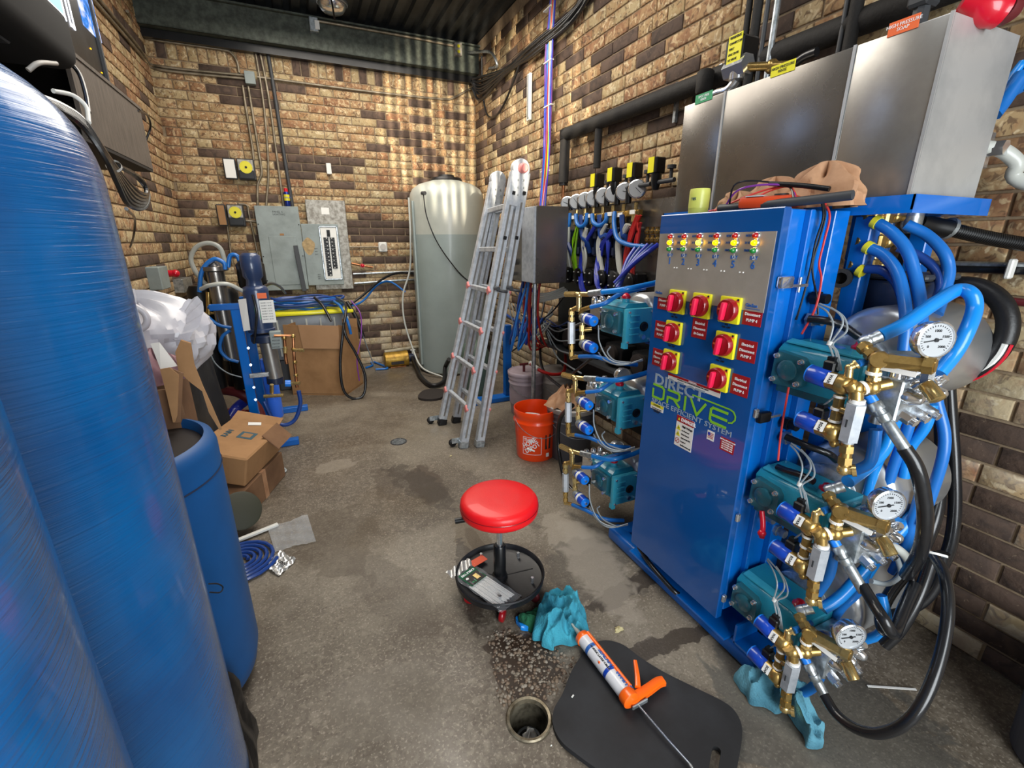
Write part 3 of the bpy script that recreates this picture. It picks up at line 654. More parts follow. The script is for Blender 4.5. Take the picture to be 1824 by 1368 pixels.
# small items behind: thin rods and blue hoses on the floor by the carton
hose('thin_rod', 'thin grey rod leaning down beside the open carton', 'rod', [P(646, 597, y=5.0), P(670, 661, z=0.01)], 0.006, 'gray_wire', sm=0)
hose('blue_floor_hose', 'loose blue hose on the floor against the far wall', 'hose', [P(652, 655, z=0.015), P(664, 650, z=0.015), P(660, 643, z=0.015), P(680, 650, z=0.015), P(690, 656, z=0.015), P(668, 658, z=0.015)], 0.012, 'blue_hose')
# ------------------------------------------------------------------ open carton, tote and the coil of hose
def carton():
    a, b, c = P(515, 703, z=0), P(612, 711, z=0), P(650, 682, z=0)
    h = 0.70; t = thing('open_carton', 'tall brown cardboard carton standing open on the floor before the far wall', 'box', (0.0, 4.6, 0))
    a, b, c = Vector((-0.26, 4.75, 0)), Vector((0.22, 4.52, 0)), Vector((0.42, 4.86, 0)); d = a+c-b
    inn = Vector((0.02, 0.0, 0))
    for nm, p, q in (('front_panel', a, b), ('side_panel', b, c), ('rear_panel', c, d), ('left_panel', d, a)):
        n = (q-p).cross(Z).normalized()
        part(nm, MB().prism([p, q, q+Z*h*(0.98 if nm != 'side_panel' else 0.86), p+Z*h], -n*0.006), 'cardboard' if nm != 'side_panel' else 'cardboard', t)
    part('base', MB().prism([a+Z*0.01, b+Z*0.01, c+Z*0.01, d+Z*0.01], (0, 0, 0.006)), 'cardboard_dark', t)
    n = (b-a).cross(Z).normalized(); dr_ = (b-a).normalized()
    part('crease', MB().prism([a+dr_*0.17+Z*0.47+n*0.001, b+Z*0.47+n*0.001, b+Z*0.474+n*0.001, a+dr_*0.17+Z*0.474+n*0.001], n*0.001), 'cardboard_dark', t)
    part('front_flap', MB().prism([a+dr_*0.17+Z*0.475+n*0.008, b+Z*0.475+n*0.012, b+Z*0.695+n*0.004, a+dr_*0.15+Z*0.70+n*0.004], n*0.004), mk('cardboard_pale', '#ad8560', 0.8, col2='#a37c58', ns=4), t)
carton()
t = thing('storage_tote', 'clear plastic storage tote with yellow lid behind the open carton', 'tote', (0.0, 5.15, 0))
part('tub', MB().bx((-0.36, 4.92, 0.32), (0.36, 5.36, 0.756), bev=0.02, seg=2), 'tote_clear', t)
part('lid', MB().box((0.0, 5.14, 0.772), (0.80, 0.50, 0.032), bev=0.010, seg=2), 'yellow', t)
for k in range(6): part('rib', MB().bx((-0.32+k*0.13, 4.905, 0.36), (-0.305+k*0.13, 4.925, 0.72)), 'white_tube', t)
solo('crate', MB().bx((-0.38, 4.94, 0.0), (0.36, 5.4, 0.318), bev=0.01), 'gray_dark', 'dark crate under the clear storage tote', 'crate', (0, 5.15, 0))
rnd = random.Random(4)
BT_ = thing('coiled_hose_bundle', 'loose coil of dark blue hose lying on the yellow tote lid', 'hose', (0, 0, 0))
for k in range(9):
    ph = rnd.uniform(0, 6.28); cx, cy = -0.05+rnd.uniform(-.05, .05), 5.12+rnd.uniform(-.03, .03); rx, ry = 0.30+rnd.uniform(-.07, .06), 0.13+rnd.uniform(-.03, .04)
    part('tube', MB().tube(*TB_([(cx+math.cos(ph+a*2*PI/14)*rx, cy+math.sin(ph+a*2*PI/14)*ry, 0.805+k*0.012+0.012*math.sin(a*1.3+k)) for a in range(14)], 0.012, 'blue_dark_hose' if k % 3 else 'blue_hose'), 6, 4), TBM_[0], BT_)
hose('power_cord', 'black cord arching from the coil up along the far wall to the white tank', 'cord', [P(620, 545, y=5.2), P(645, 527, y=5.3), P(680, 498, y=5.5), P(712, 486, y=5.6), P(760, 490, y=5.6)], 0.014, 'black_hose')
hose('blue_wall_hose', 'blue hose strung from the coil to the left side of the white tank', 'hose', [P(615, 548, y=5.2), P(645, 537, y=5.3), P(672, 508, y=5.5), P(695, 502, y=5.6), P(722, 520, y=5.55)], 0.012, 'blue_hose')
hose('power_cord', 'long black cord hanging in a big loop in front of the open carton', 'cord', [P(600, 530, y=5.0), P(616, 545, y=4.6), P(611, 590, y=4.42), P(606, 650, y=4.38), P(612, 695, y=4.36), P(630, 710, y=4.36), P(648, 702, y=4.37), P(650, 668, y=4.40), P(634, 630, y=4.42), P(616, 598, y=4.42), P(612, 575, y=4.45)], 0.013, 'black_hose')
hose('spray_hose', 'blue-grey hose with a metal tip dangling over the open carton', 'hose', [P(595, 537, y=5.0), P(608, 548, y=4.7), P(620, 575, y=4.6), P(625, 595, y=4.6)], 0.014, 'blue_hose')
hose('spray_wand', 'black spray wand with a thin grey lance leaning right of the open carton', 'wand', [P(618, 538, y=5.0), P(634, 565, y=4.9), P(647, 600, y=4.85)], 0.02, 'black_rubber')
hose('power_cord', 'black cord draped down the left side of the tote into the carton', 'cord', [P(560, 530, y=4.9), P(575, 545, y=4.8), P(590, 572, y=4.7)], 0.013, 'black_hose')
hose('purple_cable', 'thin purple cable hanging in front of the right side of the carton', 'cable', [P(625, 535, y=4.6), P(642, 560, y=4.5), P(643, 600, y=4.45), P(636, 640, y=4.42), P(640, 678, y=4.42)], 0.006, 'purple_tube')
# ------------------------------------------------------------------ ladder leaning on the steel control box
def ladder():
    t = thing('folding_ladder', 'aluminium folding ladder with pink-tipped locks leaning beside the white tank', 'ladder', (0.95, 3.2, 0))
    tops = Vector((1.36, 2.93, 1.88)); topl = Vector((1.40, 3.42, 1.87))
    secs = []
    for k, (b, tp) in enumerate((((0.910, 2.93, 0.03), tops-Vector((0.036, 0, 0))), ((1.025, 2.90, 0.03), tops+Vector((0.036, 0, 0))), ((0.885, 3.42, 0.03), topl-Vector((0.03, 0, 0))), ((1.005, 3.42, 0.03), topl+Vector((0.03, 0, 0))))):
        b = Vector(b); tp = Vector(tp); d = (tp-b); L = d.length; d.normalize()
        rot = d.to_track_quat('Z', 'Y').to_matrix()
        q = rot @ X
        ax = Matrix((rot @ X, rot @ Y, rot @ Z)).transposed()
        # box-section side rail with a shallow groove
        mb = MB(); xa = (X-d*X.dot(d)).normalized(); ya = d.cross(xa)
        R = Matrix((xa, ya, d)).transposed()
        mb.box(b+d*L/2, (0.062, 0.05, L), R, bev=0.004)
        rl = part('side_rail', mb, 'aluminium', t)
        part('groove', MB().box(b+d*L/2-ya*0.0245, (0.014, 0.003, L-0.1), R), 'steel_brushed', rl)
        secs.append((b, d, L, R, xa, ya))
        sh = MB().box(b-Z*0.005, (0.07, 0.06, 0.06), R, bev=0.008); part('foot', sh, 'zinc' if k < 2 else 'black_rubber', t)
    for s in (0, 1):   # rungs join near and far rails of each section
        b0, d0, L0, R0, xa, ya = secs[s]; b1, d1, L1 = secs[s+2][:3]
        for i, f in enumerate((0.14, 0.29, 0.44, 0.59, 0.74, 0.89)):
            if s == 1 and i in (1, 3): pass
            p = b0+d0*L0*f; q = b1+d1*L1*f; dd = (q-p).normalized(); Rr = Matrix((dd.cross(Z).normalized(), dd, Z)).transposed()
            part('rung', MB().box((p+q)/2, (0.03, (q-p).length-0.06, 0.035), Rr, bev=0.005), 'aluminium', t)
            if i < 4:
                for e, sg in ((p, -1), (q, 1)):
                    if sg == -1 or s == 0: part('lock_tip', MB().box(e+xa*(0.028 if s else -0.028), (0.02, 0.05, 0.05), Matrix.Rotation(0.785, 3, 'X'), bev=0.006), 'pink_cap', t)
    for c, lb in ((tops, None), (topl, None)):
        hg = part('hinge', MB().lathe(c+Vector((0, -0.028, 0.02)), [(0.055, 0), (0.06, 0.004), (0.06, 0.05), (0.055, 0.054)], axis=Y, seg=24).box(c+Vector((-0.022, 0, -0.11)), (0.125, 0.058, 0.24), Matrix.Rotation(0.2, 3, 'Y'), bev=0.02), 'aluminium', t)
        for k in range(6): part('rivet', MB().cyl(c+Vector((-0.03+0.04*(k % 2), -0.026, -0.05-0.045*(k//2))), c+Vector((-0.03+0.04*(k % 2), -0.034, -0.05-0.045*(k//2))), 0.007, seg=8), 'zinc', hg)
    part('hinge_button', MB().lathe(tops+Vector((0.0, -0.03, 0.02)), [(0.03, 0), (0.03, -0.03), (0.022, -0.04)], axis=Y, seg=18), 'pink_cap', t)
    for p in ((0.84, 2.97), (0.80, 3.47)):
        w = part('wheel', MB().lathe((p[0], p[1]-0.01, 0.032), [(0.026, 0), (0.03, 0.004), (0.03, 0.018), (0.026, 0.022)], axis=Y, seg=18), 'black_rubber', t)
        part('bracket', MB().bx((p[0]-0.01, p[1]-0.016, 0.03), (p[0]+0.09, p[1]-0.012, 0.07)), 'zinc', w)
    for s in (0, 1):
        b0, d0, L0, R0, xa, ya = secs[s]; c = b0+d0*L0*0.60
        part('spring_pin', MB().cyl(c-ya*0.045+d0*0.01, c-ya*0.095+d0*0.01, 0.014, seg=12).tube([c-ya*0.07, c-ya*0.09+xa*0.04, c-ya*0.085+xa*0.07], 0.01, 8), 'gray_dark', t)
        for f in (0.78, 0.93): part('rung_end', MB().box(b0+d0*L0*f-ya*0.044, (0.022, 0.006, 0.022), R0, bev=0.002), 'black_plastic', t)
ladder()
# ------------------------------------------------------------------ stainless control box on a pole
t = thing('control_box', 'brushed stainless control box on a thin pole beside the ladder', 'control box', (1.52, 3.05, 0))
part('box', MB().bx((1.50, 2.96, 1.16), (1.755, 3.50, 1.685), bev=0.004), 'steel_dark', t)
part('side_flange', MB().bx((1.482, 2.96, 1.165), (1.498, 3.16, 1.68), bev=0.002), 'aluminium', t, 'pale strip with the side reflection put into its colour')  # reflected streak on the box side, put into a paler metal strip
kp = P(908, 468, x=1.498)
part('selector_knob', MB().cyl((1.50, 3.33, 1.30), (1.46, 3.33, 1.30), 0.026, seg=14), 'ink_black', t)
part('cable_gland', MB().cyl((1.50, 3.36, 1.21), (1.45, 3.36, 1.21), 0.016, seg=10), 'gray_dark', t)
part('pole', MB().cyl((1.53, 3.03, 0.0), (1.53, 3.03, 1.17), 0.016, seg=12), 'zinc', t)
part('foot', MB().lathe((1.53, 3.03, 0), [(0.06, 0), (0.06, 0.008), (0.02, 0.02)], seg=18), 'zinc', t)
# tubes hanging below the box
rnd = random.Random(11)
BT_ = thing('tube_bundle', 'tangle of blue tubes hanging under the stainless control box', 'tubing', (0, 0, 0))
for k in range(9):
    p = Vector((1.55+rnd.uniform(0, .2), 3.25+rnd.uniform(-.1, .2), 1.16))
    part('tube', MB().tube(*TB_([p, p+Vector((rnd.uniform(-.06, .02), .05, -.25)), p+Vector((rnd.uniform(-.10, .05), .1, -.5-rnd.uniform(0, .1))), p+Vector((rnd.uniform(0, .2), .25, -.35))], 0.009, rnd.choice(('blue_hose', 'blue_dark_hose', 'blue_tube'))), 6, 5), TBM_[0], BT_)
BT_ = thing('tube_bundle', 'strands of red tube hanging among the blue ones behind the ladder', 'tubing', (0, 0, 0))
for k in range(5):
    p = Vector((1.62+rnd.uniform(-.04, .06), 3.3+rnd.uniform(-.1, .1), 1.16))
    part('tube', MB().tube(*TB_([p, p+Vector((.0, .02, -.3)), p+Vector((.05+rnd.uniform(0, .1), .1, -.55-rnd.uniform(0, .08))), p+Vector((.3, .25, -.6))], 0.009, 'red_tube'), 6, 5), TBM_[0], BT_)
BT_ = thing('tube_bundle', 'pale tubing sweeping right under the stainless control box', 'tubing', (0, 0, 0))
for k in range(5):
    a = P(925+k*2, 512+k*3, x=1.62); b = P(1005+k*3, 512+k*3, x=1.80)
    part('tube', MB().tube(*TB_([a, P(950, 522+k*4, x=1.66), P(978, 522+k*3, x=1.72), b], 0.008, 'white_tube'), 6, 7), TBM_[0], BT_)
BT_ = thing('tube_bundle', 'pale tubing looping down to the dark space behind the pumps', 'tubing', (0, 0, 0))
for k in range(6):
    u0 = 905+k*6
    part('tube', MB().tube(*TB_([P(u0, 540, x=1.7), P(u0+15, 590+k*3, x=1.75), P(u0+45, 605-k*6, x=1.8), P(968, 575, x=1.85), P(985, 560-k*3, x=1.9)], 0.006, 'white_tube' if k % 2 else 'gray_wire'), 6, 7), TBM_[0], BT_)
BT_ = thing('tube_bundle', 'thin pale tube crossing the dark gap left of the pumps', 'tubing', (0, 0, 0))
for k in range(4):
    part('tube', MB().tube(*TB_([P(968, 575, x=1.85), P(990, 590+k*14, x=1.8), P(1012, 585+k*22, x=1.75), P(1035, 575+k*30, x=1.6)], 0.006, 'gray_wire'), 6, 7), TBM_[0], BT_)
hose('black_cable', 'black cable falling from the control box area onto the white bucket lids', 'cable', [P(968, 575, x=1.85), P(962, 620, x=1.8), P(968, 660, x=1.7), P(1000, 690, x=1.62), P(1020, 700, x=1.6)], 0.012, 'black_hose')
solo('frame_stand', MB().bx((1.60, 3.75, 0.0), (1.66, 3.81, 0.72)).bx((1.25, 3.72, 0.0), (1.75, 3.84, 0.045), bev=0.005), 'blue_frame', 'blue steel stand in the dark behind the white buckets', 'stand', (1.6, 3.78, 0))
solo('dark_jug', MB().lathe((1.42, 4.1, 0), [(0.13, 0), (0.14, 0.02), (0.14, 0.42), (0.1, 0.5), (0.03, 0.53)], seg=24), mk('green_gray', '#4a5a50', 0.5), 'dull green plastic drum in shadow behind the ladder', 'drum', (1.42, 4.1, 0))
# ------------------------------------------------------------------ manifold board on the right wall
BXm = 2.02
t = thing('wall_board', 'dark steel board on the right wall behind the tube manifold', 'board', (BXm, 2.8, 1.35))
part('board', MB().bx((2.0, 1.80, 1.14), (2.045, 3.50, 1.70), bev=0.004), 'steel_dark', t)
t = thing('tube_manifold', 'brass manifold with tubing tees, mounted in a row under the gauges', 'manifold', (1.95, 2.9, 1.6))
part('bar', MB().bx((1.93, 2.42, 1.60), (1.97, 3.44, 1.64), bev=0.004), 'brass', t)
part('lower_block', MB().bx((1.90, 2.35, 1.14), (1.99, 3.42, 1.26), bev=0.01), 'black_plastic', t)
part('red_tag', MB().bx((1.888, 3.15, 1.195), (1.90, 3.30, 1.21)), 'red_plastic', t)
GY = [P(u, 355, x=1.93).y for u in (1012, 1028, 1043, 1058, 1075, 1093, 1112, 1134)]
for k, gy in enumerate(GY):
    gz = 1.70+0.004*k
    st = part('valve', MB().box((1.93, gy, 1.60), (0.035, 0.04, 0.07), bev=0.004).cyl((1.93, gy, 1.52), (1.93, gy, 1.6), 0.012, seg=8).cyl((1.93, gy, 1.63), (1.93, gy, 1.68), 0.012, seg=8), 'brass_bright', t)
    part('tag', MB().box((1.905, gy, 1.615+0.01*(k % 2)), (0.004, 0.05, 0.025)), 'white_label', st)
    nrm = Vector((-0.75, -0.66, 0)).normalized(); c = Vector((1.93, gy, gz+0.03)); r = 0.056
    g = thing('pressure_gauge', '%s pressure gauge from the left in the row above the brass tube manifold' % ('first', 'second', 'third', 'fourth', 'fifth', 'sixth', 'seventh', 'eighth')[k], 'gauge', c, 'row of small gauges on the wall manifold')
    part('case', MB().lathe(c+nrm*-0.015, [(r*0.9, 0), (r, 0.004), (r, 0.03), (r*0.93, 0.034)], axis=nrm, seg=22), 'chrome', g)
    f_ = part('dial', MB().cyl(c+nrm*0.018, c+nrm*0.0205, r*0.85, seg=20), 'dial_white', g)
    sd_ = nrm.cross(Z).normalized(); an = 0.4+k*0.5
    part('needle', MB().box(c+nrm*0.0215+sd_*math.cos(an)*0.012+Z*math.sin(an)*0.012, (0.001, 0.045, 0.003), Matrix((nrm, sd_*math.cos(an)+Z*math.sin(an), nrm.cross(sd_*math.cos(an)+Z*math.sin(an)))).transposed()), 'ink_black', f_)
    if k < 7: part('knob', MB().cyl((1.92, gy-0.055, 1.68), (1.92, gy-0.055, 1.76), 0.02, seg=10), 'black_plastic', g)
for k, (u, v) in enumerate(((1065, 322), (1096, 312), (1132, 304), (1171, 295))):
    c = P(u, v, x=1.93); w = 0.045+0.0
    t2 = thing('solenoid_valve', ('yellow-labelled black solenoid above the gauges, %s of four along the wall' % ('leftmost', 'second', 'third', 'rightmost')[k]), 'valve', c, 'solenoids above the gauges')
    part('coil', MB().box(c, (0.07, 0.065, 0.085), bev=0.006), 'black_plastic', t2)
    part('label', MB().box(c+Vector((-0.0365, 0.012, 0.003)), (0.002, 0.05, 0.082)), 'yellow_sticker', t2)
    part('body', MB().lathe(c+Vector((0, 0, -0.13)), [(0.018, 0), (0.022, 0.02), (0.03, 0.05), (0.03, 0.09)], seg=14), 'black_plastic', t2)
    part('wheel', MB().cyl(c+Vector((0.0, -0.12, -0.03)), c+Vector((0.0, -0.12, -0.012)), 0.025, seg=12).cyl(c+Vector((0.0, -0.12, -0.1)), c+Vector((0.0, -0.12, -0.03)), 0.01, seg=8).cyl(c+Vector((0.0, -0.15, -0.09)), c+Vector((0.0, 0.0, -0.09)), 0.013, seg=8), 'gray_dark', t2)
# tubing
def tb(u0, pts, r, mat, label, grp, jit=0.0, x=1.90, n=1, seg=6):
    t = None
    for k in range(n):
        q = [P(p[0]+random.uniform(-jit, jit), p[1]+random.uniform(-jit, jit)*0.5, x=x-(p[2] if len(p) > 2 else 0)) for p in pts]
        if n == 1: return hose('air_tube', label, 'tubing', q, r, mat, None, seg=seg, sm=6)
        if t is None: t = thing('tube_bundle', label, 'tubing', q[0])
        part('tube', MB().tube(q, r, seg, 6), mat, t)
G1 = 'tubes hanging from the wall manifold'
for k, (a, b, d) in enumerate(((994, 1015, 408), (1026, 1046, 402), (1055, 1081, 400))):
    hose('jumper_hose', ('short blue U-shaped jumper hose under the brass manifold, %s of three' % ('leftmost', 'middle', 'rightmost')[k]), 'hose', [P(a, 382, x=1.91), P(a+2, d-4, x=1.90), P((a+b)/2, d+2, x=1.89), P(b-2, d-6, x=1.90), P(b, 380, x=1.91)], 0.016, 'blue_hose', 'jumper hoses')
for k, (u, e, v) in enumerate(((1006, 1018, 460), (1035, 1045, 440), (1068, 1080, 430), (1108, 1113, 430))):
    tb(0, [(u, 383), (u+2, 420), (e, v-10), (e+6, v+10, -0.03)], 0.017, 'blue_dark_hose', 'dark blue hose dropping straight from the brass manifold, %s of four' % ('leftmost', 'second', 'third', 'rightmost')[k], G1)
hose('blue_hose', 'blue hose curving right from the brass manifold towards the blue cabinet', 'hose', [P(1095, 378, x=1.9), P(1094, 400, x=1.88), P(1100, 425, x=1.86), P(1120, 436, x=1.84), P(1150, 440, x=1.84)], 0.015, 'blue_hose')
tb(0, [(1012, 405), (1010, 430), (1011, 460), (1016, 488)], 0.011, 'white_tube', 'white tube bundle hanging left of the bright green bundle', G1, 3, n=5)
tb(0, [(1045, 405), (1040, 430), (1042, 460), (1040, 490)], 0.010, 'white_tube', 'white tube bundle hanging just right of the bright green bundle', G1, 3, n=4)
tb(0, [(1080, 400), (1068, 430), (1068, 460), (1075, 495)], 0.011, 'white_tube', 'white tube bundle between the two violet-blue bundles', G1, 3, n=5)
tb(0, [(1118, 400), (1102, 430), (1103, 470), (1112, 510)], 0.012, 'white_tube', 'white tube bundle hanging beside the red tubing', G1, 3, n=6)
tb(0, [(1031, 400), (1023, 430), (1022, 460), (1027, 488)], 0.010, 'green_tube', 'bright green tube bundle hanging under the manifold', G1, 3, n=6)
tb(0, [(1062, 400), (1045, 430), (1034, 465), (1036, 510, .05), (1046, 525, .05)], 0.009, 'blue_tube', 'violet-blue tube bundle crossing right of the green bundle', G1, 3, n=5)
tb(0, [(1092, 410), (1075, 435), (1066, 465), (1064, 500, .05), (1072, 525, .05)], 0.009, 'blue_tube', 'largest violet-blue tube bundle under the manifold, in the middle', G1, 4, n=6)
tb(0, [(1085, 430), (1084, 470), (1078, 500), (1080, 525)], 0.009, 'blue_tube', 'small violet-blue tube bundle just right of the largest one', G1, 4, n=4)
tb(0, [(1138, 385), (1125, 415), (1116, 450), (1117, 500), (1122, 550)], 0.009, 'red_tube', 'thick red tube bundle sweeping down beside the white one', G1, 4, n=7)
tb(0, [(1140, 395), (1135, 430), (1128, 480), (1125, 540)], 0.009, 'red_tube', 'thin red tube bundle at the right of the thick red one', G1, 4, n=3)
BT_ = thing('blue_hose_bundle', 'dark blue hoses curving down together behind the left edge of the cabinet', 'hose', (0, 0, 0))
for k in range(5):
    part('tube', MB().tube(*TB_([P(1172-k*9, 436, x=1.85), P(1150-k*8, 452+k*3, x=1.78), P(1120-k*3, 478+k*4, x=1.72), P(1095+k*2, 505+k*4, x=1.66)], 0.014, 'blue_dark_hose' if k % 2 else 'blue_tube'), 8, 7), TBM_[0], BT_)
for k in range(3):
    for j in range(3):
        c = P(1153+k*9, 410+j*14, x=1.95)
        solo('brass_fitting', MB().lathe(c-Vector((0, 0, 0.022)), [(0.012, 0), (0.018, 0.005), (0.018, 0.02), (0.011, 0.024), (0.011, 0.036), (0.015, 0.04)], seg=10), 'brass', 'small brass fitting left of the cabinet, %s column, %s of three' % (('left', 'middle', 'right')[k], ('topmost', 'middle', 'lowest')[j]), 'fitting', c, 'brass fittings left of the cabinet')
for k, gy in enumerate(GY[:7]):
    solo('air_valve', MB().box((1.965, gy-0.04, 1.44), (0.06, 0.055, 0.20), bev=0.008).cyl((1.93, gy-0.04, 1.47), (1.93, gy-0.04, 1.52), 0.02, seg=8).cyl((1.93, gy-0.04, 1.36), (1.93, gy-0.04, 1.41), 0.02, seg=8), 'navy', '%s dark blue air valve from the left behind the hanging tubes' % ('first', 'second', 'third', 'fourth', 'fifth', 'sixth', 'seventh')[k], 'valve', (1.96, gy-0.04, 1.34), 'air valves behind the tubes')
# ------------------------------------------------------------------ insulated pipe, drops and cable bundle on the right wall
t = thing('insulated_pipe', 'thick black foam-insulated pipe along the right brick wall', 'pipe', (1.98, 2.0, 2.2))
p0 = Vector((1.985, 3.44, 2.245)); p1 = Vector((1.985, -0.8, 2.20))
part('main_run', MB().cyl(p0, p1, 0.045, seg=20), 'black_foam', t)
part('drop', MB().cyl(p0+Vector((0, 0, 0.03)), Vector((1.985, 3.45, 1.90)), 0.04, seg=16), 'black_foam', t)
part('tape', MB().cyl(p0+Vector((0, 0.0, -0.035)), p0+Vector((0, 0, 0.03)), 0.046, seg=16).cyl((1.985, 3.45, 1.88), (1.985, 3.45, 1.94), 0.036, 0.03, seg=12), 'black_plastic', t)
part('copper_tail', MB().cyl((1.985, 3.45, 1.88), (1.985, 3.45, 1.70), 0.012, seg=8), 'copper', t)
part('small_drop', MB().cyl((1.99, 2.99, 2.2), (1.99, 2.99, 1.95), 0.026, seg=12), 'black_foam', t)
for k, u in enumerate((1193, 1270)):
    c = P(u, 205 if k == 0 else 160, x=2.0)
    part('hanger', MB().bx((2.03, c.y-0.01, 2.1), (2.05, c.y+0.01, 2.3)), 'zinc', t)
B0 = [P(986, -12, x=1.99), P(979, 90, x=1.99), P(976, 180, x=1.99), P(973, 280, x=1.96), P(966, 362, x=1.72)]
cols = ['purple_tube', 'purple_tube', 'blue_tube', 'red_tube', 'blue_hose', 'blue_tube', 'blue_hose', 'blue_hose', 'lime_tube', 'lime_tube', 'red_tube', 'white_tube', 'white_tube', 'green_tube', 'purple_tube', 'blue_tube']
rnd = random.Random(2)
BT_ = thing('tube_bundle', 'vertical bundle of thin coloured tubes tied on the right wall', 'tubing', (0, 0, 0))
for k, cn in enumerate(cols):
    oy = (k-7.5)*-0.006; q = []
    for i, p in enumerate(B0): q.append(p+Vector((rnd.uniform(-.01, .006), oy*(1.25 if i in (1, 2, 3) else 0.9)+rnd.uniform(-.006, .006), 0)))
    q[-1].z = 1.69
    part('tube', MB().tube(*TB_(q, 0.0062, cn), 6, 5), TBM_[0], BT_)
for v in (16, 110, 189, 305):
    c = P(978 if v < 250 else 972, v, x=1.99 if v < 250 else 1.95)
    solo('cable_tie', MB().bx((c.x-0.02, c.y-0.062, c.z-0.004), (c.x+0.01, c.y+0.062, c.z+0.004)), 'white_plastic', {16: 'topmost', 110: 'second', 189: 'third', 305: 'lowest'}[v]+' white tie round the coloured tube bundle', 'cable tie', c, 'ties on the tube bundle')
BT_ = thing('black_cable_bundle', 'thick bundle of black cables running up the right wall to the ceiling', 'cable', (0, 0, 0))
for k in range(7):
    q = [P(1060, -30, x=2.02), P(1030, 20, x=2.02), P(1000, 50, x=2.0), P(950, 88, x=2.0), P(905, 122+k, x=2.02), Vector((2.0, 5.3, 2.98+k*0.02)), Vector((1.95, 5.45, 3.12))]
    q = [p+Vector((rnd.uniform(-.02, 0), 0, (k-3)*0.013+rnd.uniform(-.012, .012))) for p in q]
    part('tube', MB().tube(*TB_(q, 0.014, 'black_hose'), 8, 7), TBM_[0], BT_)
hose('black_cable', 'single black cable hanging in a U from the bundle in the corner', 'cable', [P(858, 100, x=2.0), P(860, 165, x=2.02), P(868, 205, x=2.03), P(885, 205, x=2.03), P(905, 170, x=2.03), P(928, 108, x=2.0)], 0.011, 'black_hose')
hose('conduit_elbow', 'short bare flexible conduit whip at the end of the beam', 'conduit', [Vector((1.92, 5.5, 3.42)), P(868, 92, x=2.0), P(880, 100, x=2.0), P(885, 118, x=2.02), P(872, 122, x=2.02)], 0.014, 'zinc')
a, b = P(943, 131, x=2.03), P(943, 214, x=2.03)
t = thing('strut_channel', 'short white metal strut screwed upright on the right wall', 'strut', b)
part('channel', MB().bx((2.02, a.y-0.03, b.z), (2.045, a.y+0.03, a.z), bev=0.003), 'white_plastic', t)
part('slot', MB().bx((2.018, a.y+0.0, b.z+0.01), (2.02, a.y+0.012, a.z-0.01)), 'gray_dark', t)
part('screw', MB().cyl((2.02, a.y-0.012, b.z+0.02), (2.012, a.y-0.012, b.z+0.02), 0.006, seg=8), 'zinc', t)
solo('wall_sticker', plate(MB(), (-1, -1), (-1, -1), 1, 0).bx((2.044, 3.52, 1.93), (2.047, 3.55, 2.06)) if False else MB().bx((2.044, 3.52, 1.93), (2.047, 3.55, 2.06)), 'sign_orange', 'thin pale orange strip on the brick left of the insulated drop', 'sticker', (2.045, 3.53, 1.93))
# ------------------------------------------------------------------ buckets
def bucket(loc, mat, label, h=0.37, r=0.148, lid=True, extras=None, grp=None):
    t = thing('bucket', label, 'bucket', loc, grp); c = Vector(loc)
    part('pail', MB().lathe(c, [(r*0.86, 0), (r*0.88, 0.006), (r*0.985, h-0.09), (r*1.03, h-0.088), (r*1.03, h-0.08), (r*0.99, h-0.075), (r*0.995, h-0.05), (r*1.04, h-0.048), (r*1.04, h-0.012), (r*1.03, h), (r*0.98, h), (r*0.97, h-0.05), (r*0.85, 0.01)], seg=40, cap1=True), mat, t)
    if lid: part('lid', MB().lathe(c+Z*(h-0.02), [(r*1.06, 0), (r*1.08, 0.005), (r*1.08, 0.03), (r*1.03, 0.036), (r*0.98, 0.026), (r*0.9, 0.024)], seg=40), 'bucket_white' if mat != 'bucket_lilac' else 'bucket_lilac', t)
    pts = [c+Vector((math.cos(a)*r*1.06, math.sin(a)*r*1.06, h-0.075-0.11*max(0, -math.sin(a)))) for a in [PI+k*PI/12 for k in range(13)]]
    w = part('wire_handle', MB().tube(pts, 0.0022, 6, 3), 'zinc', t)
    return t, c
b1 = P(937, 662, z=0.37)
t, c = bucket((b1.x, b1.y, 0), 'bucket_lilac', 'white lidded bucket with purplish stains behind the thin pole')
part('label', MB().lathe(c+Z*0.10, [(0.142, 0), (0.147, 0.13)], seg=40, cap0=False, cap1=False), 'bucket_lilac', t)
part('tap', MB().cyl(c+Vector((-.02, 0, 0.375)), c+Vector((-.02, 0, 0.44)), 0.012, seg=8).cyl(c+Vector((-.06, 0, 0.44)), c+Vector((.02, 0, 0.44)), 0.01, seg=8), 'burgundy', t)
b2 = P(992, 660, z=0.37)
t, c = bucket((b2.x, b2.y, 0), 'bucket_white', 'white lidded bucket under a red hose, right of the stained bucket')
hose('red_hose', 'red hose lying across the lid of the right white bucket', 'hose', [P(945, 648, z=0.50), P(962, 660, z=0.46), P(985, 667, z=0.42), P(1005, 660, z=0.42), P(1007, 620, z=0.55), P(1008, 590, z=0.7)], 0.014, 'red_tube')
hose('white_nozzle', 'white nozzle end of the red hose above the stained bucket', 'nozzle', [P(944, 646, z=0.505), P(958, 657, z=0.475)], 0.018, 'white_plastic', sm=1)
b3 = P(1018, 722, z=0.37)
t, c = bucket((b3.x, b3.y, 0), 'bucket_gray', 'dark grey bucket with pale lid behind the brass pump fittings', r=0.16)
t = thing('brown_bag', 'crumpled brown plastic bag on the bucket behind the pumps', 'bag', c+Z*0.36)
def bagf(u, v):
    a = u*2*PI; h = v; r = 0.12*(1-0.75*v)*(1+0.10*math.sin(5*a+5*v)+0.07*math.sin(11*a-6*v))
    return c+Vector((math.cos(a)*r*1.3-0.03, math.sin(a)*r, 0.385+h*0.13+0.012*math.sin(7*a+4*v)))
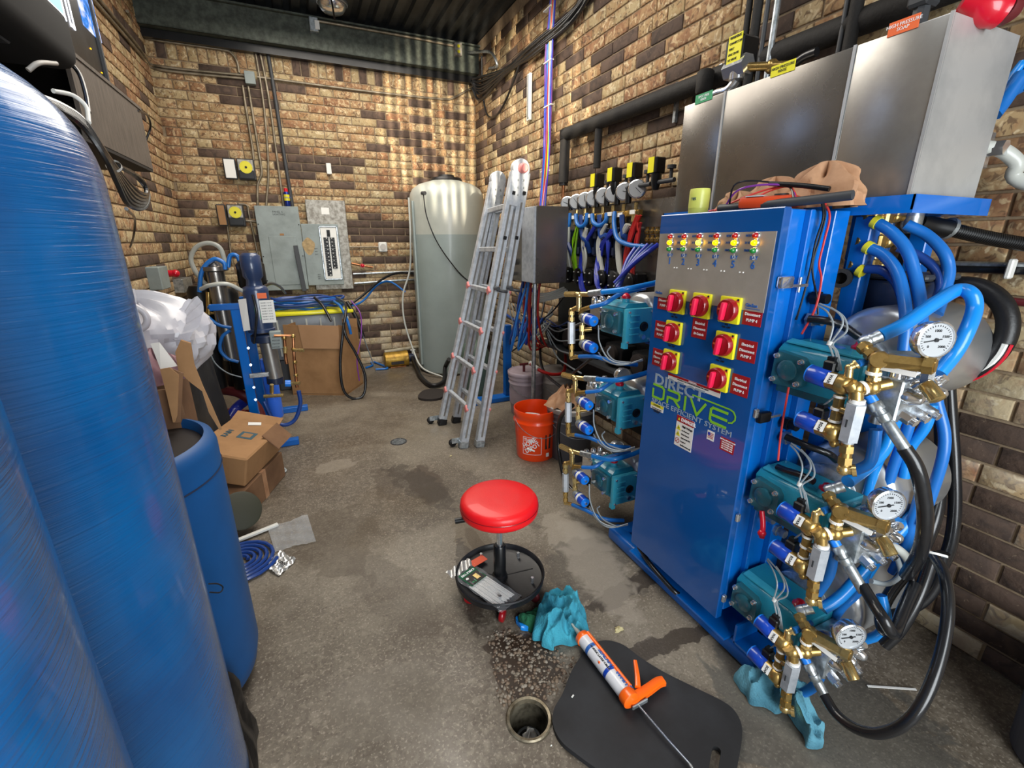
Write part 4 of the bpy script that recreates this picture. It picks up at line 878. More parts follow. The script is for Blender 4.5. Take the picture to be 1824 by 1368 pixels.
part('bag', MB().grid(bagf, 40, 7), 'paper_brown', t)
hb = P(948, 826, z=0)
t, c = bucket((1.345, 2.62, 0), 'orange_plastic', 'bright orange open bucket with a white square logo, right of the ladder', h=0.37, r=0.15, lid=False)
bpy.data.objects.remove([o for o in bpy.data.objects if o.parent == t and o.name.startswith('pail')][0])
c = Vector((1.345, 2.62, 0)); R_ = 0.15; h = 0.36
part('pail', MB().lathe(c, [(R_*0.86, 0), (R_*0.88, 0.006), (R_*0.985, h-0.09), (R_*1.04, h-0.088), (R_*1.04, h-0.08), (R_*1.0, h-0.075), (R_*1.0, h-0.05), (R_*1.03, h-0.045), (R_*1.03, h-0.006), (R_*1.02, h), (R_*0.985, h), (R_*0.97, h-0.05), (R_*0.85, 0.012)], seg=56), 'orange_plastic', t)
def on_bucket(dx, z):       # a point on the bucket's side, dx metres round from the side that faces the room
    r = R_*(0.88+0.10*z/(h-0.09))+0.0012; a = math.radians(-112)+dx/r
    return c+Vector((math.cos(a)*r, math.sin(a)*r, z))
def wrap_print(name, mb, mat, par, dx0, z0, ang):
    # flat letters (x, z in the plane) are bent round the pail
    ca, sa = math.cos(ang), math.sin(ang)
    bmesh.ops.triangulate(mb.bm, faces=mb.bm.faces[:])
    for v in mb.bm.verts:
        x, y, z = v.co; p = on_bucket(dx0+x*ca-z*sa, z0+x*sa+z*ca); n = Vector((p.x-c.x, p.y-c.y, 0)).normalized(); v.co = p+n*(0.0004-y*0.3)
    return part(name, mb, mat, par)
def fr_bar(x0, z0, x1, z1, w=0.0035):
    mb = MB(); n = 10; dx, dz = (x1-x0), (z1-z0); L = math.hypot(dx, dz); px, pz = -dz/L*w/2, dx/L*w/2
    for k in range(n):
        a, b = k/n, (k+1)/n
        mb.quad((x0+dx*a+px, 0, z0+dz*a+pz), (x0+dx*b+px, 0, z0+dz*b+pz), (x0+dx*b-px, 0, z0+dz*b-pz), (x0+dx*a-px, 0, z0+dz*a-pz))
    return mb
for q in ((-.065, 0, .065, 0), (.065, 0, .065, .13), (.065, .13, -.065, .13), (-.065, .13, -.065, 0)): wrap_print('logo_frame', fr_bar(*q), 'ink_white', t, -0.035, 0.055, 0)
mb = MB(); text_mb(mb, 'THE', (-0.060, 0, 0.098), X, Z, 0.022, bold=0.03); wrap_print('lettering', mb, 'ink_white', t, -0.035, 0.055, 0.0)
mb = MB(); text_mb(mb, 'HOME', (0, 0, 0.0), X, Z, 0.034, bold=0.04, stretch=0.8); wrap_print('lettering', mb, 'ink_white', t, -0.090, 0.098, 0.62)
mb = MB(); text_mb(mb, 'DEPOT', (0, 0, 0.0), X, Z, 0.032, bold=0.04, stretch=0.8); wrap_print('lettering', mb, 'ink_white', t, -0.072, 0.062, 0.62)
wrap_print('warning_print', fr_bar(0.02, 0, 0.02, 0.11, 0.045), 'leather_dark', t, 0.06, 0.09, 0)
wrap_print('barcode', fr_bar(0.02, 0, 0.02, 0.03, 0.025), 'ink_white', t, 0.06, 0.03, 0)
hd = part('hand_grip', MB().cyl(on_bucket(-0.06, 0.115)+Vector((-0.02, -0.02, 0)), on_bucket(-0.02, 0.10)+Vector((-0.01, -0.03, 0)), 0.006, seg=8), 'white_plastic', t)
solo('white_rag', MB().tube([(1.25, 2.66, 0.20), (1.27, 2.64, 0.29), (1.31, 2.62, 0.31), (1.36, 2.60, 0.29), (1.40, 2.63, 0.22)], lambda f: 0.022*(0.7+0.3*math.sin(f*9)), 8), 'paper_white', 'twisted pale rag lying inside the orange bucket', 'rag', (1.3, 2.62, 0.2))
# floor drain near the ladder
dc = P(710, 787, z=0)
t = thing('floor_drain', 'small round slotted floor drain left of the ladder feet', 'drain', dc)
part('ring', MB().lathe(dc, [(0.062, 0.0005), (0.062, 0.004), (0.052, 0.004), (0.05, 0.001)], seg=28), 'gray_dark', t)
for k in range(7):
    w = math.sqrt(max(0.0001, 0.05**2-((k-3)*0.014)**2)); part('slat', MB().bx((dc.x-w, dc.y+(k-3)*0.014-0.003, 0.001), (dc.x+w, dc.y+(k-3)*0.014+0.003, 0.004)), 'zinc', t)

# added rack: black board and shelf pumps darken the brick under the manifold
t = thing('dark_filler_rack', 'added dark rack of black pumps that darkens the right wall under the tube manifold', 'pump rack', (2.0, 2.7, 0.15))
part('back_board', MB().bx((2.015, 1.95, 0.15), (2.046, 3.52, 1.13)), 'black_plastic', t)
part('shelf', MB().bx((1.80, 2.0, 0.60), (2.015, 3.5, 0.62)), 'gray_dark', t)
for k in range(5):
    y = 2.2+k*0.29
    p_ = part('diaphragm_pump', MB().box((1.93, y, 0.70), (0.13, 0.20, 0.16), bev=0.02, seg=2), 'black_plastic', t)
    part('pump_head', MB().lathe((1.87, y, 0.71), [(0.06, 0), (0.065, 0.01), (0.065, 0.035), (0.05, 0.04)], axis=-X, seg=14), 'leather_dark', p_)
for k in range(7):
    y = 2.40+k*0.15
    p_ = part('diaphragm_pump', MB().lathe((1.90, y, 1.20), [(0.055, 0), (0.062, 0.008), (0.062, 0.03), (0.05, 0.038)], axis=-X, seg=12), 'black_plastic', t)
    for a in range(4): part('bolt', MB().cyl((1.875, y+0.045*math.cos(a*PI/2+.78), 1.20+0.045*math.sin(a*PI/2+.78)), (1.855, y+0.045*math.cos(a*PI/2+.78), 1.20+0.045*math.sin(a*PI/2+.78)), 0.005, seg=6), 'white_plastic', p_)
rnd = random.Random(31)
BT_ = thing('tube_bundle', 'dark hoses and grey tubes fanning through the gap behind the black cable', 'tubing', (0, 0, 0))
for k in range(16):
    a0 = P(968+rnd.uniform(-6, 6), 572+rnd.uniform(-5, 5), x=1.86)
    an = rnd.uniform(0, 6.28); L_ = rnd.uniform(45, 85)
    b0 = P(968+math.cos(an)*L_, 575+math.sin(an)*L_*0.8, x=rnd.uniform(1.8, 1.97)); m0 = (a0+b0)/2+Vector((0, 0, -0.06*abs(math.cos(an))))
    part('tube', MB().tube([a0, m0, b0], 0.006+0.003*(k % 3), 6, 5), ('black_hose', 'gray_dark', 'black_hose', 'blue_dark_hose')[k % 4], BT_)
# ================================================================== the pump stand
CX = 1.20                                        # plane of the cabinet door
def FC(u, v, d=0.0): return P(u, v, x=CX-d)
# base frame
t = thing('base_frame', 'blue steel skid under the cabinet and pumps, rounded rail along the aisle', 'frame', (1.5, 1.05, 0))
part('rail', MB().box((1.285, 1.18, 0.036), (0.075, 0.86, 0.07), bev=0.018, seg=3), 'blue_frame', t)
part('rail', MB().box((1.90, 1.18, 0.036), (0.075, 0.86, 0.07), bev=0.018, seg=3), 'blue_frame', t)
for y in (0.79, 0.93, 1.40, 1.56): part('cross_member', MB().box((1.59, y, 0.045), (0.60, 0.07, 0.05), bev=0.006), 'blue_frame', t)
part('deck_plate', MB().bx((1.22, 0.86, 0.071), (1.80, 1.40, 0.08)), 'blue_paint', t)
part('angle_bracket', MB().bx((1.245, 0.70, 0.072), (1.36, 0.84, 0.080)).bx((1.245, 0.835, 0.072), (1.36, 0.843, 0.15)), 'blue_paint', t)
for k, (x, y) in enumerate(((1.50, 0.86), (1.50, 1.38), (1.80, 0.86), (1.80, 1.38))):
    part('post', MB().bx((x, y-0.025, 0.08), (x+0.05, y+0.025, 1.52), bev=0.003), 'blue_frame', t)
for z in (0.18, 0.60, 1.0): part('shelf', MB().bx((1.46, 0.70, z-0.02), (1.86, 1.70, z-0.012)), 'blue_frame', t)
# cabinet
t = thing('control_cabinet', 'tall blue control cabinet with yellow lit lamps and red rotary switches', 'cabinet', (1.33, 1.13, 0.14))
Y0, Y1, Z0, Z1 = 0.89, 1.374, 0.150, 1.540
part('body', MB().bx((1.245, Y0+0.012, Z0+0.012), (1.465, Y1-0.012, Z1-0.004), bev=0.003), 'blue_paint', t)
part('door', MB().bx((CX, Y0, Z0), (CX+0.028, Y1, Z1), bev=0.003), 'blue_door', t)
part('door_gasket', MB().bx((CX+0.028, Y0+0.02, Z0+0.02), (1.245, Y1-0.02, Z1-0.02)), 'ink_black', t)
part('side_flange', MB().bx((1.30, Y0-0.006, Z0+0.02), (1.318, Y0+0.013, Z1-0.005), bev=0.002), 'blue_paint', t)
part('side_flange', MB().bx((1.40, Y0-0.010, Z0+0.02), (1.465, Y0+0.013, Z1-0.005), bev=0.002), 'blue_paint', t)
part('top_upstand', MB().bx((1.40, 0.92, Z1-0.003), (1.41, 1.42, Z1+0.018)), 'blue_paint', t)
for v in (737, 922, 1063):
    c = P({737: 1347, 922: 1313, 1063: 1285}[v], v, x=CX+0.014)
    part('door_clip', MB().box((CX+0.016, Y0-0.006, c.z), (0.016, 0.012, 0.03), bev=0.003), 'chrome', t)
l1 = part('latch', MB().box((1.235, Y0-0.012, 1.34), (0.05, 0.02, 0.035), bev=0.006, seg=2), 'chrome', t)
part('catch', MB().bx((1.265, Y0-0.016, 1.325), (1.33, Y0-0.004, 1.333)).cyl((1.30, Y0-0.01, 1.31), (1.30, Y0-0.01, 1.352), 0.005, seg=8), 'chrome', l1)
l2 = part('latch', MB().box((1.245, Y0-0.012, 0.93), (0.05, 0.02, 0.035), bev=0.006, seg=2), 'black_plastic', t)
part('catch', MB().bx((1.265, Y0-0.016, 0.922), (1.32, Y0-0.004, 0.93)), 'chrome', l2)
# lamp panel
pa, pb = FC(1179, 410), FC(1375, 516)
py1, py0, pz1, pz0 = 1.368, 0.903, 1.477, 1.252
plate_ = part('lamp_panel', MB().bx((CX-0.0025, py0, pz0), (CX, py1, pz1)), 'panel_plate', t)
nY = -Y
COLS = [FC(u, 433).y for u in (1197, 1221.6, 1248.4, 1278.9, 1312, 1348)]
zr, zy, zg, zn = FC(1348, 419.5).z, FC(1348, 432.5).z, FC(1348, 446.5).z, FC(1343, 479).z
for i, y in enumerate(COLS):
    for z, m, hot in ((zr, 'lamp_red', 0), (zy, 'lamp_yellow', 1), (zg, 'lamp_green', 0)):
        if hot and i == 2: m = 'lamp_yellow_hot'
        b = part('lamp_bezel', MB().lathe((CX-0.0025, y, z), [(0.0105, 0), (0.0105, 0.004), (0.0085, 0.006)], axis=-X, seg=14), 'chrome', t)
        part('lamp_lens', MB().lathe((CX-0.006, y, z), [(0.0082, 0), (0.0085, 0.006), (0.0065, 0.012), (0.003, 0.0145)], axis=-X, seg=14), m, b)
    part('lettering', text_mb(MB(), str(i+1), (CX-0.003, y, zn), nY, Z, 0.021, 'CENTER', bold=0.03), 'ink_blue', plate_)
    part('lettering', text_mb(MB(), 'BAY', (CX-0.003, y, zn+0.026), nY, Z, 0.010, 'CENTER', bold=0.02), 'ink_blue', plate_)
    part('bay_bulb', MB().prism([(CX-0.0028, y+dx, zn+0.025+dz) for dx, dz in ((-.005, 0), (-.006, .008), (0, .016), (.006, .008), (.005, 0))], (-0.0004, 0, 0)), 'sign_white', plate_)
    if i > 0:
        for z, s in ((zr, 'RESET'), (zy, '24 VAC'), (zg, 'TIMER')):
            part('lettering', text_mb(MB(), s, (CX-0.003, y+0.038, z-0.003), nY, Z, 0.0065, 'LEFT', bold=0.01, stretch=0.85), 'ink_blue', plate_)
    if i < 5:
        ym = (COLS[i]+COLS[i+1])/2
        for d in (-0.006, 0.006): part('screw', MB().cyl((CX-0.002, ym+d, zn-0.012), (CX-0.005, ym+d, zn-0.012), 0.0022, seg=8), 'white_label', plate_)
part('lettering', text_mb(MB(), 'GinSan', (CX-0.003, py0+0.062, pz0+0.012), nY, Z, 0.010, bold=0.03), 'ink_blue', plate_)
part('lettering', text_mb(MB(), 'GinSan', (CX-0.003, py1-0.006, pz0+0.012), nY, Z, 0.009, bold=0.03), 'ink_blue', plate_)
part('underline', MB().bx((CX-0.003, py0+0.012, pz0+0.006), (CX-0.0025, py0+0.062, pz0+0.008)), 'ink_blue', plate_)
# rotary disconnect switches
def rotary(u, v):
    c = FC(u, v); s = 0.082
    b = part('switch_plate', MB().box((CX-0.006, c.y, c.z), (0.012, s*0.92, s*1.0), bev=0.003, seg=2), 'yellow', t)
    k = 0
    for dy, dz in ((-.03, .034), (.03, -.034)): part('plate_screw', MB().cyl((CX-0.012, c.y+dy, c.z+dz), (CX-0.0135, c.y+dy, c.z+dz), 0.0035, seg=8), 'ink_black', b)
    part('dial', MB().lathe((CX-0.012, c.y, c.z), [(0.036, 0), (0.035, 0.012), (0.032, 0.016)], axis=-X, seg=28), 'knob_red', b)
    part('handle', MB().box((CX-0.038, c.y, c.z-0.002), (0.020, 0.013, 0.056), Matrix.Rotation(0.12, 3, 'X'), bev=0.005, seg=2), 'knob_handle', b)
    part('mark', MB().box((CX-0.0125, c.y-0.028, c.z+0.03), (0.001, 0.012, 0.006)).box((CX-0.0285, c.y+0.024, c.z+0.002), (0.001, 0.008, 0.006)), 'sign_orange', b)
    return c
KN = [(1208.5, 537.5, 'PUMP 1', 'l'), (1252, 544.5, 'Air Controls', 'b'), (1303, 552, 'PUMP 4', 'r'), (1202, 592, 'PUMP 2', 'l'), (1294, 614, 'PUMP 5', 'r'), (1197, 643, 'PUMP 3', 'l'), (1283, 673, 'PUMP 6', 'r')]
for u, v, s, side in KN:
    c = rotary(u, v); w, h = 0.064, 0.066
    sy = {'l': c.y+0.072, 'r': c.y-0.077, 'b': c.y+0.002}[side]; sz = {'l': c.z-0.004, 'r': c.z-0.004, 'b': c.z-0.078}[side]
    sg = part('sign', MB().box((CX-0.0006, sy, sz), (0.0012, w, h), bev=0.0), 'sign_red', t)
    for k, ln in enumerate(('Electrical', 'Disconnect', s)):
        part('lettering', text_mb(MB(), ln, (CX-0.0014, sy, sz+0.014-k*0.018), nY, Z, 0.0085, 'CENTER', bold=0.03, stretch=0.95 if len(ln) < 11 else 0.7), 'ink_white', sg)
    part('lettering', text_mb(MB(), {'PUMP 1': 'PO 1', 'PUMP 4': 'PO 4'}.get(s, 'PO')+'\nON  OFF', (CX-0.0006, c.y+0.01, c.z+0.060), nY, Z, 0.006, 'CENTER'), 'ink_black', t)
# warning strip
def strip(name, corners, mat, par, d=0.0006):
    return part(name, MB().prism([FC(u, v, 0.0) for u, v in corners], (-d, 0, 0)), mat, par)
wa, wb, wz1, wz0 = FC(1191, 664).y, FC(1284, 698).y, FC(1191, 664).z, FC(1191, 675).z
ws = part('warning_strip', MB().bx((CX-0.0008, wb, wz0), (CX, wa, wz1)), 'sign_white', t)
part('red_band', MB().bx((CX-0.0013, wb, wz1-0.008), (CX-0.0008, wa, wz1)), 'sign_red', ws)
part('lettering', text_mb(MB(), 'WARNING', (CX-0.0014, (wa+wb)/2, wz1-0.007), nY, Z, 0.0055, 'CENTER'), 'ink_white', ws)
part('lettering', text_mb(MB(), 'DISCONNECT ALL POWER BEFORE OPENING THIS CABINET', (CX-0.001, (wa+wb)/2, wz1-0.014), nY, Z, 0.0042, 'CENTER', stretch=0.9), 'ink_black', ws)
# logo: DIRECT / DRIVE / SPACE EFFICIENT SYSTEM
dl, dr2 = FC(1165, 682), FC(1238, 708)
o = part('lettering', text_mb(MB(), 'DIRECT', (CX-0.0004, dl.y, dl.z), nY, Z, 0.042, bold=0.025, stretch=(dl.y-dr2.y)/0.172), 'ink_gray', t, 'grey lettering DIRECT')
g0, g1 = FC(1163, 705), FC(1299, 763)
GW = g0.y-g1.y; GH = 0.050; gz = (g0.z+g1.z)/2-0.002
def G(x, z): return Vector((CX-0.0006, g0.y-x*GW, gz+z*GH))
def gstroke(pts, w=0.009):
    q = [G(*p) for p in pts]; mb = MB()
    for i_, (a, b) in enumerate(zip(q[:-1], q[1:])):
        a = a-X*0.00006*i_; b = b-X*0.00006*i_
        d = (b-a).normalized(); n = d.cross(X)*w/2; e = d*w*0.35
        mb.prism([a-e+n, b+e+n, b+e-n, a-e-n], (-0.0006, 0, 0))
    return mb
L = 0.19
LET = {'D': [[(0, 1), (.13, 1), (.16, .85), (.16, .15), (.13, 0), (0, 0), (0, .62)]],
       'R': [[(.22, 1), (.36, 1), (.38, .85), (.38, .6), (.36, .45), (.24, .45)], [(.31, .42), (.39, 0)], [(.22, .45), (.22, 0)]],
       'I': [[(.46, 1), (.46, 0)]],
       'V': [[(.53, 1), (.62, 0), (.71, 1)]],
       'E': [[(.96, 1), (.80, 1), (.78, .85), (.78, .15), (.80, 0), (.96, 0)], [(.79, .5), (.96, .5)]]}
for k_, ss in LET.items():
    mb = MB()
    for s in ss:
        q = gstroke(s); me = bpy.data.meshes.new('x'); q.bm.to_mesh(me); q.bm.free(); mb.bm.from_mesh(me); bpy.data.meshes.remove(me)
    part('lettering', mb, 'ink_green', t, 'green letter %s of DRIVE' % k_)
tl = [(0.545, 1.33)]+[(0.98, 1.33), (1.02, 1.25), (1.045, 1.0), (1.045, .75), (1.02, .5), (.985, .42)]
part('swoosh', gstroke(tl, 0.005), 'ink_green', t)
s0, s1 = FC(1161, 712), FC(1299, 775)
part('lettering', text_mb(MB(), 'SPACE EFFICIENT SYSTEM', (CX-0.0004, s0.y, (s0.z+s1.z)/2-0.006), nY, Z, 0.0185, bold=0.0, stretch=(s0.y-s1.y)/0.292), 'ink_gray', t)
# stickers
def sticker(a, b, mat):
    p, q = FC(*a), FC(*b); return part('sticker', MB().bx((CX-0.0008, q.y, q.z), (CX, p.y, p.z)), mat, t), p, q
s_, p, q = sticker((1160, 715), (1181, 736), 'sign_white'); part('band', MB().bx((CX-0.0012, q.y, p.z-0.012), (CX-0.0008, p.y, p.z)), 'dial_yellow', s_)
part('lettering', text_mb(MB(), 'CAUTION', (CX-0.0014, (p.y+q.y)/2, p.z-0.009), nY, Z, 0.006, 'CENTER'), 'ink_black', s_)
part('lettering', text_mb(MB(), 'DO NOT RUN DRY\nPUMPS WILL BE\nDAMAGED', (CX-0.0010, (p.y+q.y)/2, p.z-0.022), nY, Z, 0.0045, 'CENTER'), 'ink_black', s_)
p, q = FC(1207, 738), FC(1245, 803)
q = Vector((q.x, p.y-0.084, p.z-0.120)); s_ = part('danger_sign', MB().bx((CX-0.0009, q.y, q.z), (CX, p.y, p.z)), 'sign_white', t)
part('red_band', MB().bx((CX-0.0014, q.y, p.z-0.024), (CX-0.0009, p.y, p.z)), 'sign_red', s_)
part('lettering', text_mb(MB(), 'DANGER', (CX-0.0016, p.y-0.022, p.z-0.018), nY, Z, 0.0125, bold=0.04, stretch=0.95), 'ink_white', s_)
for k, ln in enumerate(('High Voltage', 'Arc Flash and', 'Shock Hazard', 'Appropriate PPE', 'Required', 'Qualified workers only')):
    part('lettering', text_mb(MB(), ln, (CX-0.0012, p.y-0.030, p.z-0.040-k*0.0145), nY, Z, 0.008 if k == 0 else 0.0055, bold=0.02, stretch=0.85 if k < 5 else 0.7), 'ink_black', s_)
for k in range(2):
    cz = p.z-0.046-k*0.024; part('warning_triangle', MB().prism([(CX-0.001, p.y-0.014+0.011, cz-0.009), (CX-0.001, p.y-0.014-0.011, cz-0.009), (CX-0.001, p.y-0.014, cz+0.011)], (-0.0005, 0, 0)), 'dial_yellow', s_)
    part('bolt_mark', MB().prism([(CX-0.0016, p.y-0.014+0.002, cz+0.004), (CX-0.0016, p.y-0.014-0.003, cz), (CX-0.0016, p.y-0.014, cz-0.006)], (-0.0003, 0, 0)), 'ink_black', s_)
part('warning_triangle', MB().prism([(CX-0.0012, p.y-0.011+0.005, p.z-0.018), (CX-0.0012, p.y-0.011-0.005, p.z-0.018), (CX-0.0012, p.y-0.011, p.z-0.007)], (-0.0006, 0, 0)), 'dial_yellow', s_)
part('prohibition_ring', MB().lathe((CX-0.001, p.y-0.014, p.z-0.098), [(0.0105, 0), (0.0105, 0.0005), (0.0085, 0.0005), (0.0085, 0)], axis=-X, seg=20, cap0=False, cap1=False).box((CX-0.0013, p.y-0.014, p.z-0.098), (0.0005, 0.002, 0.019), Matrix.Rotation(0.78, 3, 'X')), 'sign_red', s_)
p = FC(1261, 765); fl_ = part('flag_sticker', MB().bx((CX-0.0008, p.y-0.030, p.z-0.034), (CX, p.y, p.z)), 'sign_white', t)
for k in range(4): part('stripe', MB().bx((CX-0.0011, p.y-0.027, p.z-0.010-k*0.0055), (CX-0.0008, p.y-0.004, p.z-0.0075-k*0.0055)), 'sign_red', fl_)
part('canton', MB().bx((CX-0.0013, p.y-0.013, p.z-0.017), (CX-0.0011, p.y-0.003, p.z-0.006)), 'blue_tube', fl_)
p = FC(1285, 777); rs_ = part('sticker', MB().bx((CX-0.0008, p.y-0.055, p.z-0.045), (CX, p.y, p.z)), 'sign_red', t)
part('lettering', text_mb(MB(), 'INSTALL INSTRUCTIONS', (CX-0.0010, p.y-0.0275, p.z-0.009), nY, Z, 0.0045, 'CENTER', stretch=0.85), 'ink_white', rs_)
for k in range(4): part('lettering', text_mb(MB(), 'USE COPPER WIRE', (CX-0.0010, p.y-0.0275, p.z-0.017-k*0.0075), nY, Z, 0.0042, 'CENTER', stretch=0.9), 'ink_white', rs_)
# cable glands on the cabinet's right side
for u, v, m in ((1448, 530, 'black_plastic'), (1440, 568, 'zinc'), (1397, 752, 'black_plastic'), (1395, 778, 'zinc'), (1358, 915, 'zinc'), (1378, 940, 'zinc')):
    c = P(u, v, y=Y0); part('cable_gland', MB().cyl(c, c-Y*0.02, 0.021, seg=6).cyl(c-Y*0.02, c-Y*0.045, 0.015, seg=12), m, t)
# tray and stainless tanks
TX, TXB, TY0, TY1 = 1.50, 1.83, 0.76, 1.640
t = thing('drip_tray', 'bright blue shallow steel tray carrying the stainless tanks above the cabinet', 'tray', (1.65, 1.2, 1.52))
part('tray', MB().bx((1.47, 0.73, 1.522), (1.86, 1.67, 1.530)), 'blue_paint', t)
for a, b in (((1.47, 0.73), (1.476, 1.67)), ((1.854, 0.73), (1.86, 1.67)), ((1.47, 0.73), (1.86, 0.736)), ((1.47, 1.664), (1.86, 1.67))): part('lip', MB().bx((a[0], a[1], 1.53), (b[0], b[1], 1.568)), 'blue_paint', t)
YS = [TY1, 1.431, 0.980, TY0]
for k, (lb, words, sm, a, b) in enumerate((('left stainless steel tank above the cabinet with a green sticker', 'SPOT FREE\nRINSE', 'sign_green', (1238, 186), 0.085),
                                  ('middle stainless steel tank above the cabinet with a yellow sticker', 'HIGH PRESSURE\nRINSE', 'yellow_sticker', (1372, 138), 0.085),
                                  ('right stainless steel tank above the cabinet with an orange sticker', 'HIGH PRESSURE\nSOAP', 'sign_orange', (1580, 66), 0.07))):
    t = thing('stainless_tank', lb, 'tank', (1.66, (YS[k]+YS[k+1])/2, 1.531), 'stainless tanks above the cabinet')
    part('shell', MB().bx((TX, YS[k+1]+0.002, 1.531), (TXB, YS[k]-0.002, 1.978), bev=0.003, seg=2), 'steel_brushed' if k == 2 else 'steel_dark', t)
    part('corner_edge', MB().bx((TX-0.002, YS[k+1]-0.001, 1.531), (TX+0.003, YS[k+1]+0.007, 1.98)), 'white_plastic' if False else 'lit_end_steel', t, 'rolled edge with its highlight put into the colour')  # seam highlight put into a paler metal
    if k == 2: part('lit_end_face', MB().bx((TX+0.004, YS[3]-0.001, 1.533), (TXB-0.002, YS[3]+0.003, 1.976)), 'lit_end_steel', t, 'end face with doorway light put into its colour')  # doorway light on the tank end, put into an added pale panel
    c = P(*a, x=TX-0.001)
    st = part('sticker', MB().bx((TX-0.0018, c.y-b, c.z-0.002), (TX-0.0002, c.y, c.z+0.03)), sm, t)
    part('lettering', text_mb(MB(), words, (TX-0.002, c.y-b/2, c.z+0.016), nY, Z, 0.008, 'CENTER'), 'ink_black' if k == 1 else 'ink_white', st)
# ------------------------------------------------------------------ one right-hand pump, measured on the top one
O1 = Vector((1.25, 0.86, 1.03))
def R(u, v, x=1.25): return P(u, v, x=x)-O1
def W(x, y, z): return Vector((x, y, z))-O1
def fitting(par, a, b, r, mat='brass', name='fitting', hexed=True, label=None):
    a = Vector(a); b = Vector(b); d = (b-a); L = d.length; d.normalize()
    mb = MB().cyl(a, b, r*0.82, seg=12)
    mb.cyl(a+d*L*0.12, a+d*L*0.42, r, seg=6 if hexed else 12).cyl(a+d*L*0.62, a+d*L*0.92, r, seg=6 if hexed else 12)
    return part(name, mb, mat, par, label)
def solenoid(par, a, b, word, r=0.024):
    a = Vector(a); b = Vector(b); d = (b-a).normalized(); L = (b-a).length
    c = part('solenoid_coil', MB().lathe(a, [(r*0.9, 0), (r, 0.003), (r, L*0.5), (r*0.96, L*0.51)], axis=d, seg=24), 'coil_blue', par, 'blue solenoid coil')
    part('coil_ring', MB().lathe(a+d*L*0.02, [(r*1.01, 0), (r*1.01, 0.003)], axis=d, seg=24, cap0=False, cap1=False), 'coil_cap', c)
    part('cable_plug', MB().box(a+d*L*0.42+Vector((0.012, 0, r*1.3)), (0.028, 0.030, 0.032), bev=0.004).box(a+d*L*0.42+Vector((0.012, 0, r*1.3+0.02)), (0.018, 0.018, 0.012)), 'black_plastic', c)
    v = part('solenoid_body', MB().lathe(a+d*L*0.51, [(r*0.96, 0), (r*0.96, L*0.22), (r*1.08, L*0.24), (r*1.08, L*0.38), (r*0.85, L*0.47), (r*0.4, L*0.49)], axis=d, seg=20), 'brass', par)
    sx = d.cross(Z).normalized(); up = sx.cross(d)
    lc_ = a+d*L*0.63; fac = (-X*0.85+Z*0.45).normalized(); tt = (Z-fac*Z.dot(fac)).normalized(); rt = tt.cross(fac)
    ln = part('valve_label', MB().box(lc_+fac*(r*1.0), (0.001, L*0.20, r*1.15), Matrix((fac, fac.cross(tt)*-1, tt)).transposed()), 'white_label', v)
    part('lettering', text_mb(MB(), word, lc_+fac*(r*1.0+0.0009)+tt*r*0.42+d*-0.003, -tt, d*1.0 if d.dot(rt) > 0 else -d, 0.0068, bold=0.03), 'ink_black', ln)
def gauge(par, c, nrm, r, an, stem_to=None):
    nrm = Vector(nrm).normalized(); c = Vector(c); sx = nrm.cross(Z).normalized()*-1; up = nrm.cross(sx)*1; up = up if up.z > 0 else -up
    g = part('gauge_case', MB().lathe(c-nrm*0.022, [(r*0.86, 0), (r*0.97, 0.005), (r*0.97, 0.022), (r*1.04, 0.024), (r*1.04, 0.030), (r*0.94, 0.032), (r*0.93, 0.027)], axis=nrm, seg=32), 'chrome', par)
    f = part('gauge_dial', MB().cyl(c+nrm*0.004, c+nrm*0.0062, r*0.93, seg=32), 'dial_white', g)
    mk2 = MB()
    for k in range(28):
        a = math.radians(-135+k*10); q = sx*math.sin(a)+up*math.cos(a); mk2.box(c+nrm*0.0066+q*r*0.78, (r*0.025, r*0.025, r*0.09), Matrix((q.cross(nrm), nrm, q)).transposed())
    for k, s in enumerate(('0', '500', '1000', '1500', '2000')):
        a = math.radians(-135+k*67.5); q = sx*math.sin(a)+up*math.cos(a); text_mb(mk2, s, c+nrm*0.0066+q*r*0.52-up*r*0.07, sx, up, r*0.14, 'CENTER')
    part('gauge_scale', mk2, 'ink_black', g, kind='stuff')
    q = sx*math.sin(an)+up*math.cos(an)
    part('gauge_needle', MB().box(c+nrm*0.008+q*r*0.18, (r*0.05, r*0.03, r*0.95), Matrix((q.cross(nrm), nrm, q)).transposed()).cyl(c+nrm*0.0065, c+nrm*0.0095, r*0.11, seg=12), 'ink_black', g)
    if stem_to: part('gauge_stem', MB().cyl(c-up*r*0.9-nrm*0.01, Vector(stem_to), 0.009, seg=10).cyl(c-up*r*1.15-nrm*0.01, c-up*r*1.5-nrm*0.01, 0.014, seg=6), 'brass_bright', par)
